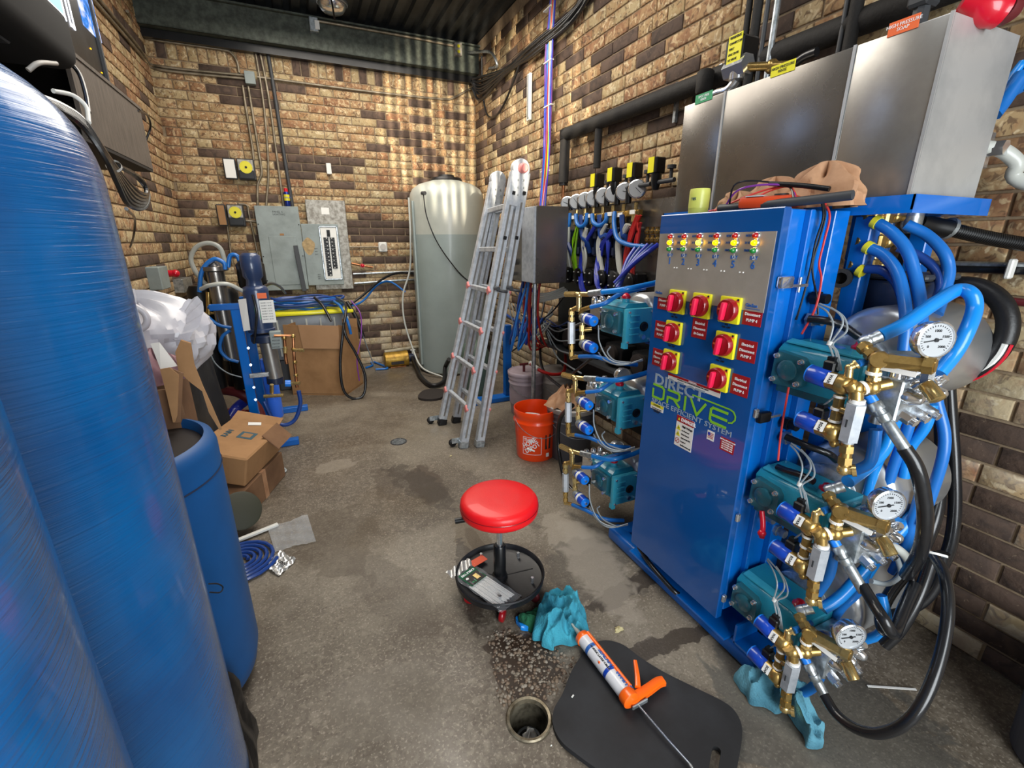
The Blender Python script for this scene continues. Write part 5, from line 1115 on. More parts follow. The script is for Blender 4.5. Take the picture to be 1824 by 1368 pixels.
def right_pump(top=True):
    t = thing('pump', 'x', 'pump', (0, 0, 0), 'pumps on the near side of the cabinet')
    # crankcase with sloped top
    def sec(y, z0, z1, x0, x1, ch=0.012): return [Vector((x0, y, z0)), Vector((x0, y, z1-ch*1.6)), Vector((x0+ch*1.8, y, z1)), Vector((x1, y, z1)), Vector((x1, y, z0))]
    mb = MB(); y0, y1 = 0.880, 0.640
    mb.prism([p-O1 for p in sec(y0, 1.04, 1.165, 1.262, 1.40)], (0, y1-y0, 0)); part('crankcase', mb, 'teal', t)
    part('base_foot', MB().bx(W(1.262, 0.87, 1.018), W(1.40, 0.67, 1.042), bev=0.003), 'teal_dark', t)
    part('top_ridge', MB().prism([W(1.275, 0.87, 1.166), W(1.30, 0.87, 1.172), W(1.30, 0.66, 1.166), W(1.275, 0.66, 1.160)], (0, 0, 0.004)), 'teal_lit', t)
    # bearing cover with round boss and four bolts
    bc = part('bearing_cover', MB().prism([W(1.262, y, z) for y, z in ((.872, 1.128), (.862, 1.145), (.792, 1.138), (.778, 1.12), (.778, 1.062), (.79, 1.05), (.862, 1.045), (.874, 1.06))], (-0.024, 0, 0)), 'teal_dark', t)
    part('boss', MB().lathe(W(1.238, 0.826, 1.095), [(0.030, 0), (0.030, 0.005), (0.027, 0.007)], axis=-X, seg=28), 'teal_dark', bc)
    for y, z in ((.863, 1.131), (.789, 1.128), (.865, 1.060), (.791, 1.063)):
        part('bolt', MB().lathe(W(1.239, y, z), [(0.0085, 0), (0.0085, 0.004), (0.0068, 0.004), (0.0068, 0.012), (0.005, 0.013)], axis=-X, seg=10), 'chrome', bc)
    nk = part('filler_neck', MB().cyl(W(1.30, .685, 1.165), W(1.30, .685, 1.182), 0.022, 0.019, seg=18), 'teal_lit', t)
    part('filler_cap', MB().lathe(W(1.30, .685, 1.182), [(0.021, 0), (0.022, 0.006), (0.015, 0.010), (0.012, 0.018), (0.006, 0.020)], seg=8), 'red_plastic', nk)
    part('badge', MB().lathe(W(1.345, 0.77, 1.1655), [(0.022, 0), (0.022, 0.0008)], seg=24), 'coil_cap', t)
    part('crankcase_flange', MB().bx(W(1.255, 0.655, 1.035), W(1.405, 0.640, 1.16), bev=0.004), 'teal', t)
    # silver manifold head with three columns of valve caps
    hd = part('manifold_head', MB().bx(W(1.262, 0.640, 1.03), W(1.41, 0.555, 1.135), bev=0.004), 'zinc', t)
    for k in range(3):
        x = 1.285+k*0.05
        part('valve_cap', MB().lathe(W(x, 0.585, 1.13), [(0.019, 0), (0.019, 0.02), (0.022, 0.022), (0.022, 0.034), (0.015, 0.038)], seg=14), 'chrome', hd)
        part('valve_cap', MB().lathe(W(x, 0.557, 1.095), [(0.021, 0), (0.021, 0.012), (0.016, 0.02), (0.012, 0.034), (0.006, 0.038)], axis=-Y, seg=12), 'chrome', hd)
        part('head_bolt', MB().cyl(W(x, 0.560, 1.050), W(x-0.003, 0.530, 1.040), 0.014, seg=6).cyl(W(x-0.003, 0.530, 1.040), W(x-0.004, 0.520, 1.037), 0.010, seg=8), 'chrome', hd)
        part('collar', MB().lathe(W(x, 0.60, 1.03), [(0.018, 0), (0.02, 0.012), (0.02, 0.02)], axis=-Z, seg=14), 'zinc', hd)
        part('valve_cap', MB().lathe(W(x, 0.545, 1.122), [(0.013, 0), (0.013, 0.01), (0.009, 0.02)], axis=(0, -0.7, 0.7), seg=10), 'chrome', hd)
    # brass cross, regulator, ferrule
    cr = R(1562, 640, 1.225)
    part('cross', MB().lathe(cr+Vector((0.012, 0, 0)), [(0.018, 0), (0.021, 0.004), (0.021, 0.026), (0.018, 0.03)], axis=Vector((-0.9, -0.4, 0.1)), seg=10).cyl(cr, cr+Vector((0.0, 0.0, -0.03)), 0.015, seg=12), 'brass', t)
    re = R(1668, 652, 1.25)
    rv = part('regulator_valve', MB().cyl(cr+(re-cr)*0.17, cr+(re-cr)*0.80, 0.0185, seg=6).cyl(cr, cr+(re-cr)*0.2, 0.012, seg=12).cyl(cr+(re-cr)*0.80, cr+(re-cr)*0.97, 0.0215, seg=6).cyl(cr+(re-cr)*0.97, re, 0.015, seg=12), 'brass', t)
    part('regulator_label', MB().box(cr+(re-cr)*0.45+Vector((-0.012, 0, -0.020)), (0.002, 0.075, 0.012), Matrix.Rotation(0.4, 3, 'Y')), 'white_label', rv)
    fitting(t, cr+Vector((0.0, 0.005, 0.004)), R(1535, 615, 1.235), 0.017)
    fe = R(1532, 613, 1.24); ff = R(1568, 598, 1.27)
    part('hose_ferrule', MB().lathe(fe, [(0.012, 0), (0.016, 0.006), (0.016, 0.02), (0.0145, 0.021), (0.016, 0.026), (0.0145, 0.031), (0.016, 0.036), (0.016, (ff-fe).length)], axis=(ff-fe), seg=14), 'zinc', t)
    # tee below the cross
    te = R(1553, 690, 1.225)
    fitting(t, cr+Vector((0, 0, -0.028)), te+Vector((0, 0, 0.016)), 0.016, 'brass_bright', 'nipple')
    part('thread_tape', MB().cyl(cr+Vector((0, 0, -0.030)), cr+Vector((0, 0, -0.038)), 0.0165, seg=12), 'white_label', t)
    part('tee', MB().sphere(te, 0.020, 12).cyl(te, R(1532, 692, 1.20), 0.016, seg=10).cyl(te, te+Vector((0.03, -0.02, 0.012)), 0.014, seg=10), 'brass', t)
    part('thread_tape', MB().cyl(R(1540, 690, 1.21), R(1534, 692, 1.203), 0.0175, seg=12), 'white_label', t)
    el = R(1525, 692, 1.195); part('elbow', MB().sphere(el, 0.0185, 12).cyl(el, R(1525, 712, 1.195), 0.0165, seg=8).cyl(el+Vector((-0.004, 0.003, -0.002)), el+Vector((-0.012, 0.01, 0.012)), 0.016, seg=8), 'brass', t)
    ct, cb_ = R(1527, 714, 1.195), R(1509, 788, 1.20)
    part('thread_tape', MB().cyl(ct+Z*0.004, ct-Z*0.006, 0.017, seg=12), 'white_label', t)
    cv = part('check_valve', MB().cyl(ct+(cb_-ct)*0.06, ct+(cb_-ct)*0.94, 0.0225, seg=6).cyl(ct, cb_, 0.015, seg=10), 'aluminium', t, 'silver hexagonal check valve')
    part('arrow_mark', MB().bx(ct*0.5+cb_*0.5+Vector((-0.024, -0.002, -0.01)), ct*0.5+cb_*0.5+Vector((-0.0225, 0.002, 0.01))), 'gray_dark', cv)
    lb = R(1502, 836, 1.20); fitting(t, cb_, lb+Z*0.012, 0.017)
    part('elbow', MB().sphere(lb, 0.016, 10).cyl(lb, R(1521, 838, 1.21), 0.012, seg=10).cyl(R(1517, 838, 1.208), R(1525, 838, 1.213), 0.0155, seg=12), 'brass_bright', t)
    # high pressure hose end
    ha, hb_ = R(1548, 704, 1.23), R(1612, 800, 1.25)
    part('swivel', MB().cyl(ha, ha+(hb_-ha)*0.15, 0.013, seg=8), 'coil_cap', t)
    part('hose_end', MB().lathe(ha+(hb_-ha)*0.12, [(0.011, 0), (0.016, 0.004), (0.016, 0.022), (0.012, 0.024), (0.012, 0.034), (0.0155, 0.036), (0.0155, 0.052), (0.013, 0.054), (0.0145, 0.058), (0.0145, (hb_-ha).length*0.88)], axis=(hb_-ha), seg=8), 'zinc', t)
    # solenoids
    s1a, s1b = R(1441, 664, 1.20), R(1516, 690, 1.20)
    solenoid(t, s1a, s1b, 'WAX')
    s2a, s2b = R(1423, 745, 1.20), R(1498, 775, 1.20)
    solenoid(t, s2a, s2b, 'SOAP')
    j1, j2 = R(1497, 703, 1.20), R(1486, 752, 1.20)
    fitting(t, j1, j2, 0.0135); part('side_port', MB().cyl((j1+j2)/2, (j1+j2)/2+Vector((0.0, -0.032, 0.0)), 0.010, seg=8), 'brass_bright', t)
    for f in (0.06, 0.5, 0.94): part('thread_tape', MB().cyl(j1+(j2-j1)*(f-.04), j1+(j2-j1)*(f+.04), 0.0145, seg=12), 'white_label', t)
    e1 = R(1511, 672, 1.20); e2 = R(1513, 655, 1.20); e3 = R(1527, 648, 1.21)
    part('barb_elbow', MB().cyl(e1, e2, 0.0095, seg=10).sphere(e2, 0.0105, 8).cyl(e2, e3, 0.009, seg=10).cyl(e2+(e3-e2)*0.7, e3, 0.0125, seg=12), 'brass_bright', t)
    e1 = R(1485, 790, 1.20); e2 = R(1496, 788, 1.205); part('barb_elbow', MB().cyl(R(1478, 775, 1.20), e1, 0.0095, seg=10).sphere(e1, 0.011, 8).cyl(e1, e2, 0.009, seg=10), 'brass', t)
    part('barb_hose', MB().tube([e3, R(1545, 644, 1.24), R(1562, 640, 1.28)], 0.0095, 8), 'blue_hose', t)
    # gauge and drain plug
    gauge(t, R(1663, 605, 1.25), (-0.42, -0.90, 0.05), 0.040, -1.75, R(1655, 660, 1.28))
    part('gauge_tee', MB().cyl(R(1655, 655, 1.28), R(1648, 690, 1.28), 0.014, seg=6).cyl(R(1650, 672, 1.30), R(1630, 676, 1.33), 0.012, seg=8), 'chrome', t)
    part('drain_plug', MB().lathe(R(1648, 682, 1.27), [(0.012, 0), (0.0165, 0.004), (0.0165, 0.045), (0.013, 0.047)], axis=R(1678, 722, 1.26)-R(1648, 682, 1.27), seg=12), 'brass_bright', t)
    # motor behind
    m = part('motor', MB().lathe(W(1.44, 0.72, 1.14), [(0.05, -0.01), (0.11, 0), (0.135, 0.012), (0.14, 0.03), (0.14, 0.30), (0.11, 0.33), (0.04, 0.34)], axis=X, seg=40), 'silver_back', t)
    part('motor_plate', MB().lathe(W(1.405, 0.755, 1.11), [(0.03, 0), (0.085, 0.002), (0.09, 0.008), (0.09, 0.04)], axis=X, seg=36), 'zinc', m)
    # coil wires
    for k, q in enumerate((((1493, 660), (1480, 622), (1477, 611), (1484, 578), (1474, 556), (1458, 545)), ((1496, 660), (1488, 625), (1480, 612), (1501, 578), (1492, 556), (1460, 541)), ((1499, 660), (1492, 628), (1484, 612), (1508, 590), (1503, 565), (1480, 548)))):
        part('coil_wire', MB().tube([R(u, v, 1.21+0.012*i_) for i_, (u, v) in enumerate(q)], 0.0026, 6), 'gray_wire', t)
    part('wire_tie', MB().cyl(R(1477, 615, 1.232), R(1480, 608, 1.234), 0.007, seg=8), 'white_plastic', t)
    part('coil_wire', MB().tube([R(1466, 723, 1.21), R(1480, 712, 1.23), R(1492, 700, 1.24), R(1500, 690, 1.25)], 0.0026, 6), 'gray_wire', t)
    return t
rp = right_pump()
rp['label'] = 'teal pump with silver head, top one of three right of the cabinet'
rp.location = O1
dup(rp, O1-Z*0.416, 'teal pump with silver head, middle one of three right of the cabinet')
dup(rp, O1-Z*0.830, 'teal pump with silver head, lowest of three right of the cabinet')
# ------------------------------------------------------------------ one left-hand pump, measured on the top one
O2 = Vector((1.27, 1.62, 1.00))
def Lx(u, v, x=1.27): return P(u, v, x=x)-O2
def Ly(u, v, y=1.62): return P(u, v, y=y)-O2
def V2(x, y, z): return Vector((x, y, z))-O2
def left_pump():
    t = thing('pump', 'x', 'pump', (0, 0, 0), 'pumps on the far side of the cabinet')
    part('crankcase', MB().bx(V2(1.285, 1.645, 1.03), V2(1.42, 1.83, 1.165), bev=0.008, seg=2), 'teal', t)
    part('top_slope', MB().prism([V2(1.285, 1.65, 1.165), V2(1.42, 1.65, 1.165), V2(1.41, 1.66, 1.182), V2(1.31, 1.66, 1.182)], (0, 0.16, 0)), 'teal', t)
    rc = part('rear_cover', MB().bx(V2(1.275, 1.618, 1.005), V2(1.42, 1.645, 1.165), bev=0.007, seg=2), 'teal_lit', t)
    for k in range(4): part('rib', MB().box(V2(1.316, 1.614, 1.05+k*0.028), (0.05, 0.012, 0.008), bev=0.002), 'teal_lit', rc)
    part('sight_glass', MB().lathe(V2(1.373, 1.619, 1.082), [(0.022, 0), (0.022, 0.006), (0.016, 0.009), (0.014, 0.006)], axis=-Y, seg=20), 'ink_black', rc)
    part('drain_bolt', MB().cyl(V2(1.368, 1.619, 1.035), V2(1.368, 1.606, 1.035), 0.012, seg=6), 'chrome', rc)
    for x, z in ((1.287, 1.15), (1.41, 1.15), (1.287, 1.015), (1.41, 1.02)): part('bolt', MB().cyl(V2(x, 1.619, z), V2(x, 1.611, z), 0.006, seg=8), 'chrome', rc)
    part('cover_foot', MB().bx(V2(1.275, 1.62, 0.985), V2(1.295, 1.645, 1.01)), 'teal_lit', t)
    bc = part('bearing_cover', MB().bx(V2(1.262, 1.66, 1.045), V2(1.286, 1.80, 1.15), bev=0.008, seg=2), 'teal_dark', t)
    part('boss', MB().lathe(V2(1.262, 1.73, 1.097), [(0.034, 0), (0.034, 0.005), (0.031, 0.007)], axis=-X, seg=24), 'teal_dark', bc)
    for y, z in ((1.675, 1.137), (1.785, 1.137), (1.675, 1.058), (1.785, 1.058)): part('bolt', MB().cyl(V2(1.262, y, z), V2(1.25, y, z), 0.009, seg=8), 'chrome', bc)
    nk = part('filler_neck', MB().cyl(V2(1.335, 1.71, 1.18), V2(1.335, 1.71, 1.20), 0.018, seg=14), 'teal_lit', t)
    part('filler_cap', MB().lathe(V2(1.335, 1.71, 1.20), [(0.020, 0), (0.022, 0.008), (0.014, 0.018), (0.006, 0.024)], seg=10), 'red_plastic', nk)
    hd = part('manifold_head', MB().bx(V2(1.285, 1.83, 1.04), V2(1.42, 1.93, 1.15), bev=0.006), 'chrome', t)
    for k in range(3):
        x = 1.30+k*0.045
        part('valve_cap', MB().lathe(V2(x, 1.86, 1.15), [(0.019, 0), (0.019, 0.02), (0.012, 0.028)], seg=12), 'chrome', hd)
        part('valve_cap', MB().lathe(V2(x, 1.91, 1.15), [(0.016, 0), (0.016, 0.03), (0.010, 0.038)], seg=12), 'chrome', hd)
    # solenoids
    for va, word in ((570, 'WAX'), (618, 'SOAP')):
        a = Lx(1057, va+2, 1.20); b = Lx(1031, va-9, 1.20); d = (b-a).normalized(); r = 0.027
        c = part('solenoid_coil', MB().lathe(a, [(r*0.9, 0), (r, 0.004), (r, 0.06)], axis=d, seg=22), 'coil_blue', t)
        part('coil_face', MB().lathe(a, [(r*0.93, 0), (r*0.88, 0.006)], axis=-d, seg=22), 'coil_cap', c)
        part('coil_nut', MB().cyl(a, a-d*0.014, 0.007, seg=8), 'chrome', c)
        part('valve_label', MB().cyl(a+d*0.036, a+d*0.052, r*1.01, seg=22, caps=False), 'white_label', c)
        part('solenoid_body', MB().lathe(a+d*0.06, [(r*0.95, 0), (r*0.95, 0.02), (r*0.8, 0.035)], axis=d, seg=18), 'zinc', t)
        part('cable_plug', MB().box(a+d*0.02+Vector((0.03, 0, -0.02)), (0.025, 0.04, 0.045), bev=0.005), 'black_plastic', t)
    fitting(t, Lx(1037, 575, 1.20), Lx(1037, 610, 1.20), 0.014, 'brass_bright'); part('side_port', MB().cyl(Lx(1037, 588, 1.20), Lx(1054, 586, 1.24), 0.011, seg=8), 'brass', t)
    # check valve column
    fitting(t, Lx(1018, 552, 1.17), Lx(1018, 573, 1.17), 0.015, 'brass_bright')
    part('check_valve', MB().cyl(Lx(1018, 574, 1.17), Lx(1018, 612, 1.17), 0.018, seg=6), 'aluminium', t)
    fitting(t, Lx(1018, 612, 1.17), Lx(1018, 636, 1.17), 0.014, 'brass')
    part('barb_elbow', MB().sphere(Lx(1018, 637, 1.17), 0.013, 8).cyl(Lx(1018, 637, 1.17), Lx(1032, 635, 1.18), 0.010, seg=8), 'brass_bright', t)
    part('elbow', MB().sphere(Lx(1018, 553, 1.17), 0.014, 8).cyl(Lx(1018, 553, 1.17), Lx(1030, 547, 1.19), 0.012, seg=8), 'brass', t)
    part('tee', MB().cyl(Lx(1031, 555, 1.19), Lx(1031, 528, 1.19), 0.013, seg=8).cyl(Lx(1008, 524, 1.18), Lx(1027, 524, 1.19), 0.015, seg=6).cyl(Lx(1027, 524, 1.19), Lx(1052, 524, 1.22), 0.012, seg=10).sphere(Lx(1031, 526, 1.19), 0.017, 10), 'brass_bright', t)
    part('hose_ferrule', MB().cyl(Lx(1050, 523, 1.22), Lx(1073, 520, 1.24), 0.016, seg=12), 'zinc', t)
    part('barb_elbow', MB().cyl(Lx(1033, 560, 1.19), Lx(1037, 552, 1.19), 0.010, seg=8).cyl(Lx(1037, 552, 1.19), Lx(1052, 547, 1.20), 0.011, seg=8), 'brass', t)
    part('coil_wire', MB().tube([Lx(1066, 580, 1.22), Lx(1068, 610, 1.20), Lx(1085, 640, 1.20), Lx(1115, 648, 1.24), Lx(1145, 640, 1.30)], 0.0035, 6), 'gray_wire', t)
    part('coil_wire', MB().tube([Lx(1066, 628, 1.22), Lx(1078, 642, 1.21), Lx(1105, 650, 1.22), Lx(1145, 642, 1.30)], 0.0035, 6), 'gray_wire', t)
    part('coil_wire', MB().tube([Lx(1087, 618, 1.23), Lx(1082, 628, 1.23), Lx(1095, 642, 1.23), Lx(1125, 646, 1.25)], 0.0035, 6), 'gray_wire', t)
    part('motor', MB().lathe(V2(1.42, 1.73, 1.11), [(0.09, 0), (0.11, 0.02), (0.11, 0.30), (0.09, 0.33)], axis=X, seg=30), 'silver_back', t)
    part('barb_hose', MB().tube([Lx(1032, 635, 1.18), Lx(1060, 635, 1.20), Lx(1095, 645, 1.25), Lx(1135, 650, 1.35)], 0.0105, 8), 'blue_hose', t, 'blue hose leaving the check valve')
    part('outlet_hose', MB().tube([Lx(1052, 547, 1.20), Lx(1078, 540, 1.24), Lx(1105, 524, 1.32), Lx(1150, 512, 1.42)], 0.0105, 8), 'blue_hose', t)
    part('pressure_hose', MB().tube([Lx(1073, 520, 1.24), Lx(1110, 516, 1.28), Lx(1150, 508, 1.38), Lx(1185, 500, 1.50)], 0.0125, 8), 'blue_hose_bright', t)
    g = part('gauge_case', MB().lathe(V2(1.45, 1.86, 1.20), [(0.04, 0), (0.042, 0.01), (0.042, 0.03)], axis=-Y, seg=20), 'chrome', t)
    part('gauge_dial', MB().cyl(V2(1.45, 1.83, 1.20), V2(1.45, 1.826, 1.20), 0.037, seg=20), 'dial_white', g)
    return t
lp = left_pump(); lp['label'] = 'teal pump with blue-capped solenoids, top one of three left of the cabinet'; lp.location = O2
dup(lp, O2-Z*0.42, 'teal pump with blue-capped solenoids, middle one of three left of the cabinet')
dup(lp, O2-Z*0.835, 'teal pump with blue-capped solenoids, lowest of three left of the cabinet')
# ------------------------------------------------------------------ hoses and fittings round the near pumps
def H(label, pts, r, mat, grp=None, name='hose', seg=10):
    q = [P(p[0], p[1], x=p[2]) if len(p) == 3 else (P(p[0], p[1], z=r+0.002) if len(p) == 2 else Vector(p[1:])) for p in pts]
    return hose(name, label, 'hose', q, r, mat, grp, seg=seg)
t = thing('brass_distributor', 'vertical brass water distributor with six hose barbs under the blue tray', 'manifold', P(1580, 356, x=1.56))
D0, D1 = P(1580, 358, x=1.56), P(1550, 482, x=1.56)
part('nipple', MB().cyl(Vector((D0.x, D0.y, 1.525)), D0, 0.018, seg=8).cyl(D0, D1, 0.013, seg=12), 'brass_bright', t)
for k, (u, v) in enumerate(((1577, 386), (1563, 431), (1550, 473))):
    c = P(u, v, x=1.56)
    x_ = part('cross_fitting', MB().box(c, (0.035, 0.035, 0.045), bev=0.006).cyl(c, c+Vector((0, 0, 0.045)), 0.016, seg=6), 'brass', t)
    for w in (0.030,): part('thread_tape', MB().cyl(c+Z*0.028, c+Z*0.036, 0.0175, seg=12), 'white_label', x_)
    for s, (du, dv) in (('left', (-38, -2)), ('right', (30, 2))):
        e = P(u+du, v+dv, x=1.50 if s == 'left' else 1.62)
        part('ball_valve', MB().cyl(c, e, 0.011, seg=8).lathe(c+(e-c)*0.35, [(0.011, 0), (0.017, 0.006), (0.017, 0.02), (0.011, 0.026)], axis=(e-c), seg=8), 'brass', t)
    part('barb_ring', MB().cyl(P(u-20, v+8, x=1.50), P(u-12, v+12, x=1.50), 0.018, seg=12), 'dial_yellow', x_)
H('blue hose arching down from the top left outlet of the brass distributor', [(1562, 396, 1.50), (1590, 415, 1.50), (1615, 445, 1.50), (1630, 490, 1.50), (1640, 545, 1.48), (1642, 605, 1.45)], 0.015, 'blue_hose')
H('blue hose arching far right from the top right outlet of the brass distributor', [(1614, 400, 1.60), (1650, 418, 1.62), (1680, 448, 1.62), (1690, 480, 1.62), (1683, 515, 1.60), (1668, 560, 1.55)], 0.015, 'blue_hose')
H('blue hose curving down from the middle left outlet of the brass distributor', [(1546, 440, 1.50), (1575, 455, 1.50), (1598, 485, 1.48), (1610, 530, 1.46), (1614, 580, 1.43), (1610, 625, 1.42)], 0.015, 'blue_hose')
H('darker blue hose from the middle right outlet of the brass distributor', [(1600, 441, 1.60), (1640, 458, 1.62), (1668, 482, 1.62), (1676, 510, 1.60), (1664, 545, 1.58)], 0.013, 'blue_dark_hose')
H('blue hose from the lowest outlet of the brass distributor', [(1543, 479, 1.50), (1572, 482, 1.50), (1595, 500, 1.50), (1606, 525, 1.5), (1612, 560, 1.52)], 0.013, 'blue_dark_hose')
H('thick bright blue hose looping up from the top pump and down behind the gauge', [(1566, 599, 1.27), (1610, 578, 1.33), (1665, 540, 1.42), (1706, 517, 1.50), (1730, 524, 1.50), (1736, 550, 1.50), (1722, 590, 1.46), (1700, 630, 1.44), (1672, 665, 1.40)], 0.0165, 'blue_hose_bright', seg=14)
H('thick blue hose rising behind the middle pump from its silver ferrule', [(1510, 858, 1.27), (1545, 832, 1.36), (1575, 800, 1.42), (1590, 760, 1.45), (1600, 720, 1.46)], 0.0165, 'blue_hose_bright', seg=14)
H('thick blue hose leaving the lowest pump and sweeping right under the middle pump', [(1465, 1085, 1.27), (1500, 1060, 1.33), (1545, 1010, 1.42), (1600, 950, 1.5), (1635, 905, 1.55)], 0.0165, 'blue_hose_bright', seg=14)
for k, (a, b, c, d, x, m, lb) in enumerate((
    ((1655, 620), (1668, 710), (1682, 800), (1640, 935), 1.52, 'blue_hose', 'blue hose hanging right of the top manifold head'),
    ((1625, 700), (1618, 760), (1592, 830), (1552, 960), 1.46, 'blue_hose', 'blue hose running down between the top and middle pumps, left strand'),
    ((1600, 740), (1580, 790), (1560, 830), (1545, 880), 1.44, 'blue_hose_bright', 'bright blue hose between the top and middle pumps, by the check valve'),
    ((1660, 720), (1648, 760), (1620, 800), (1610, 850), 1.48, 'blue_hose_bright', 'bright blue hose between the top and middle pumps, right strand'),
    ((1560, 765), (1556, 800), (1548, 825), (1524, 838), 1.30, 'blue_hose', 'bent blue hose joining the brass elbow under the top check valve'),
    ((1480, 960), (1482, 1000), (1474, 1030), (1452, 1062), 1.28, 'blue_hose', 'bent blue hose joining the brass elbow under the middle check valve'),
    ((1466, 1172), (1464, 1195), (1450, 1222), (1420, 1240), 1.28, 'blue_hose', 'bent blue hose joining the brass elbow under the lowest check valve'),
    ((1600, 925), (1585, 960), (1560, 1000), (1535, 1040), 1.48, 'blue_hose_bright', 'bright blue hose sloping down behind the lowest pump gauge'),
    ((1640, 880), (1625, 930), (1612, 975), (1590, 1020), 1.52, 'blue_hose', 'blue hose going down to the right of the middle manifold head'),
    ((1570, 1060), (1578, 1100), (1565, 1130), (1520, 1145), 1.45, 'blue_hose_bright', 'blue hose turning under the lowest gauge'),
    ((1545, 1010), (1530, 1050), (1500, 1080), (1480, 1110), 1.42, 'blue_hose', 'blue hose passing behind the lowest brass cross'))):
    H(lb, [(*a, x), (*b, x), (*c, x), (*d, x)], 0.014, m)
H('clear hose curving out of the middle manifold head', [(1560, 975, 1.40), (1585, 972, 1.42), (1608, 985, 1.46), (1625, 1010, 1.5)], 0.012, 'white_tube')
H('black hose hanging straight down the brick wall, left of the close pair', [(1672, 655, 1.85), (1675, 740, 1.84), (1677, 830, 1.82), (1668, 915, 1.75), (1640, 985, 1.68), (1612, 1025, 1.6)], 0.018, 'black_hose')
H('black hose hanging straight down the brick wall, right of the close pair', [(1688, 650, 1.90), (1694, 740, 1.90), (1700, 830, 1.88), (1700, 920, 1.82), (1688, 985, 1.75), (1655, 1040, 1.65), (1620, 1075, 1.55)], 0.018, 'black_hose')
H('black pressure hose bending down from the top pump hose end', [(1611, 798, 1.25), (1632, 832, 1.26), (1644, 880, 1.28), (1648, 930, 1.30), (1638, 985, 1.34), (1614, 1025, 1.4)], 0.0165, 'black_hose', seg=12)
H('black pressure hose sloping down from the middle pump hose end', [(1536, 1042, 1.25), (1556, 1075, 1.24), (1575, 1105, 1.22), (1590, 1128, 1.24), (1598, 1115, 1.28), (1612, 1080, 1.34), (1630, 1040, 1.4)], 0.0145, 'black_hose', seg=12)
H('black pressure hose from the lowest pump lying in one big loop on the floor', [(1468, 1238, 1.20), (1490, 1272, 1.19), (1525, 1298, 1.18), (1570, 1306, 1.18), (1620, 1282, 1.20), (1656, 1225, 1.25), (1680, 1150, 1.32), (1689, 1080, 1.38), (1682, 1025, 1.43), (1663, 988, 1.48)], 0.0135, 'black_hose', seg=12)
H('black hose looping low behind the lowest gauge', [(1660, 990, 1.5), (1625, 1010, 1.5), (1590, 1050, 1.48), (1570, 1090, 1.45), (1572, 1120, 1.42), (1590, 1130, 1.42)], 0.016, 'black_hose')
H('black hose crossing down to the left in the near hose cluster', [(1660, 995, 1.5), (1645, 1040, 1.48), (1625, 1085, 1.45), (1600, 1125, 1.42), (1575, 1150, 1.4)], 0.016, 'black_hose')
H('black hose hanging lowest in the near hose cluster', [(1680, 985, 1.6), (1672, 1030, 1.6), (1650, 1065, 1.58), (1615, 1088, 1.55), (1590, 1095, 1.5)], 0.016, 'black_hose')
H('thin grey cable looping behind the middle pump', [(1552, 1035, 1.35), (1580, 1040, 1.4), (1603, 1025, 1.45), (1600, 1000, 1.45), (1590, 985, 1.42)], 0.007, 'gray_wire', name='cable')
solo('cable_tie', MB().lathe(P(1662, 988, x=1.48), [(0.03, 0), (0.03, 0.006)], axis=(0.4, 0.3, 0.8), seg=18, cap0=False, cap1=False), 'white_plastic', 'white cable tie round the black hoses right of the middle pump', 'cable tie', P(1662, 988, x=1.48))
# corded flexible conduit and wall pipes at the right edge
a_, b_ = P(1640, 398, x=1.75), P(1850, 438, x=1.98)
t = thing('flexible_conduit', 'black and silver ribbed flexible conduit running right along the brick wall', 'conduit', a_)
part('gland', MB().tube([P(1636, 396, x=1.72), P(1660, 402, x=1.76), P(1690, 408, x=1.8)], 0.026, 12), 'black_plastic', t)
part('collar', MB().cyl(P(1686, 406, x=1.8), P(1692, 408, x=1.81), 0.032, seg=14), 'zinc', t)
p0 = P(1690, 408, x=1.8); p1 = P(1860, 440, x=2.0)
part('core', MB().tube([p0, (p0+p1)/2+Z*-0.004, p1], 0.016, 10), 'zinc', t)
for k in range(44):
    c = p0+(p1-p0)*(k/44)+Z*(-0.004*math.sin(PI*k/44)); part('rib', MB().cyl(c, c+(p1-p0).normalized()*0.0045, 0.020, seg=12), 'black_plastic', t)
for k, x in enumerate((0.99, 0.945)):
    pass
t = thing('wall_strut', 'black slotted steel strut fixed upright on the near brick wall', 'strut', (2.04, 0.97, 0.0))
for y in (0.995, 0.955): part('channel', MB().bx((2.01, y-0.012, 0.02), (2.048, y+0.012, 1.56)), 'black_plastic', t)
part('back', MB().bx((2.035, 0.94, 0.02), (2.047, 1.01, 1.56)), 'gray_dark', t)
def wallpipe(label, u0, v0, u1, v1, r, mat, x=2.03, name='pipe'):
    a = P(u0, v0, x=x); b = P(u1, v1, x=x); return solo(name, MB().cyl(a, b+(b-a)*0.6, r, seg=12), mat, label, 'pipe', a)
wallpipe('dark wall conduit at the right edge, level with the ribbed conduit below the tray', 1600, 475, 1824, 482, 0.014, 'black_hose')
wallpipe('grey metal wall conduit directly above the dark one at the right edge', 1600, 468, 1824, 473, 0.010, 'zinc')
wallpipe('dark red pipe along the near brick wall at the right edge', 1660, 519, 1824, 539, 0.012, 'burgundy')
solo('pipe_clip', MB().box(P(1800, 479, x=2.0), (0.03, 0.015, 0.06), bev=0.004), 'white_plastic', 'white clip holding the dark wall conduit near the right edge', 'clip', P(1800, 479, x=2.0))
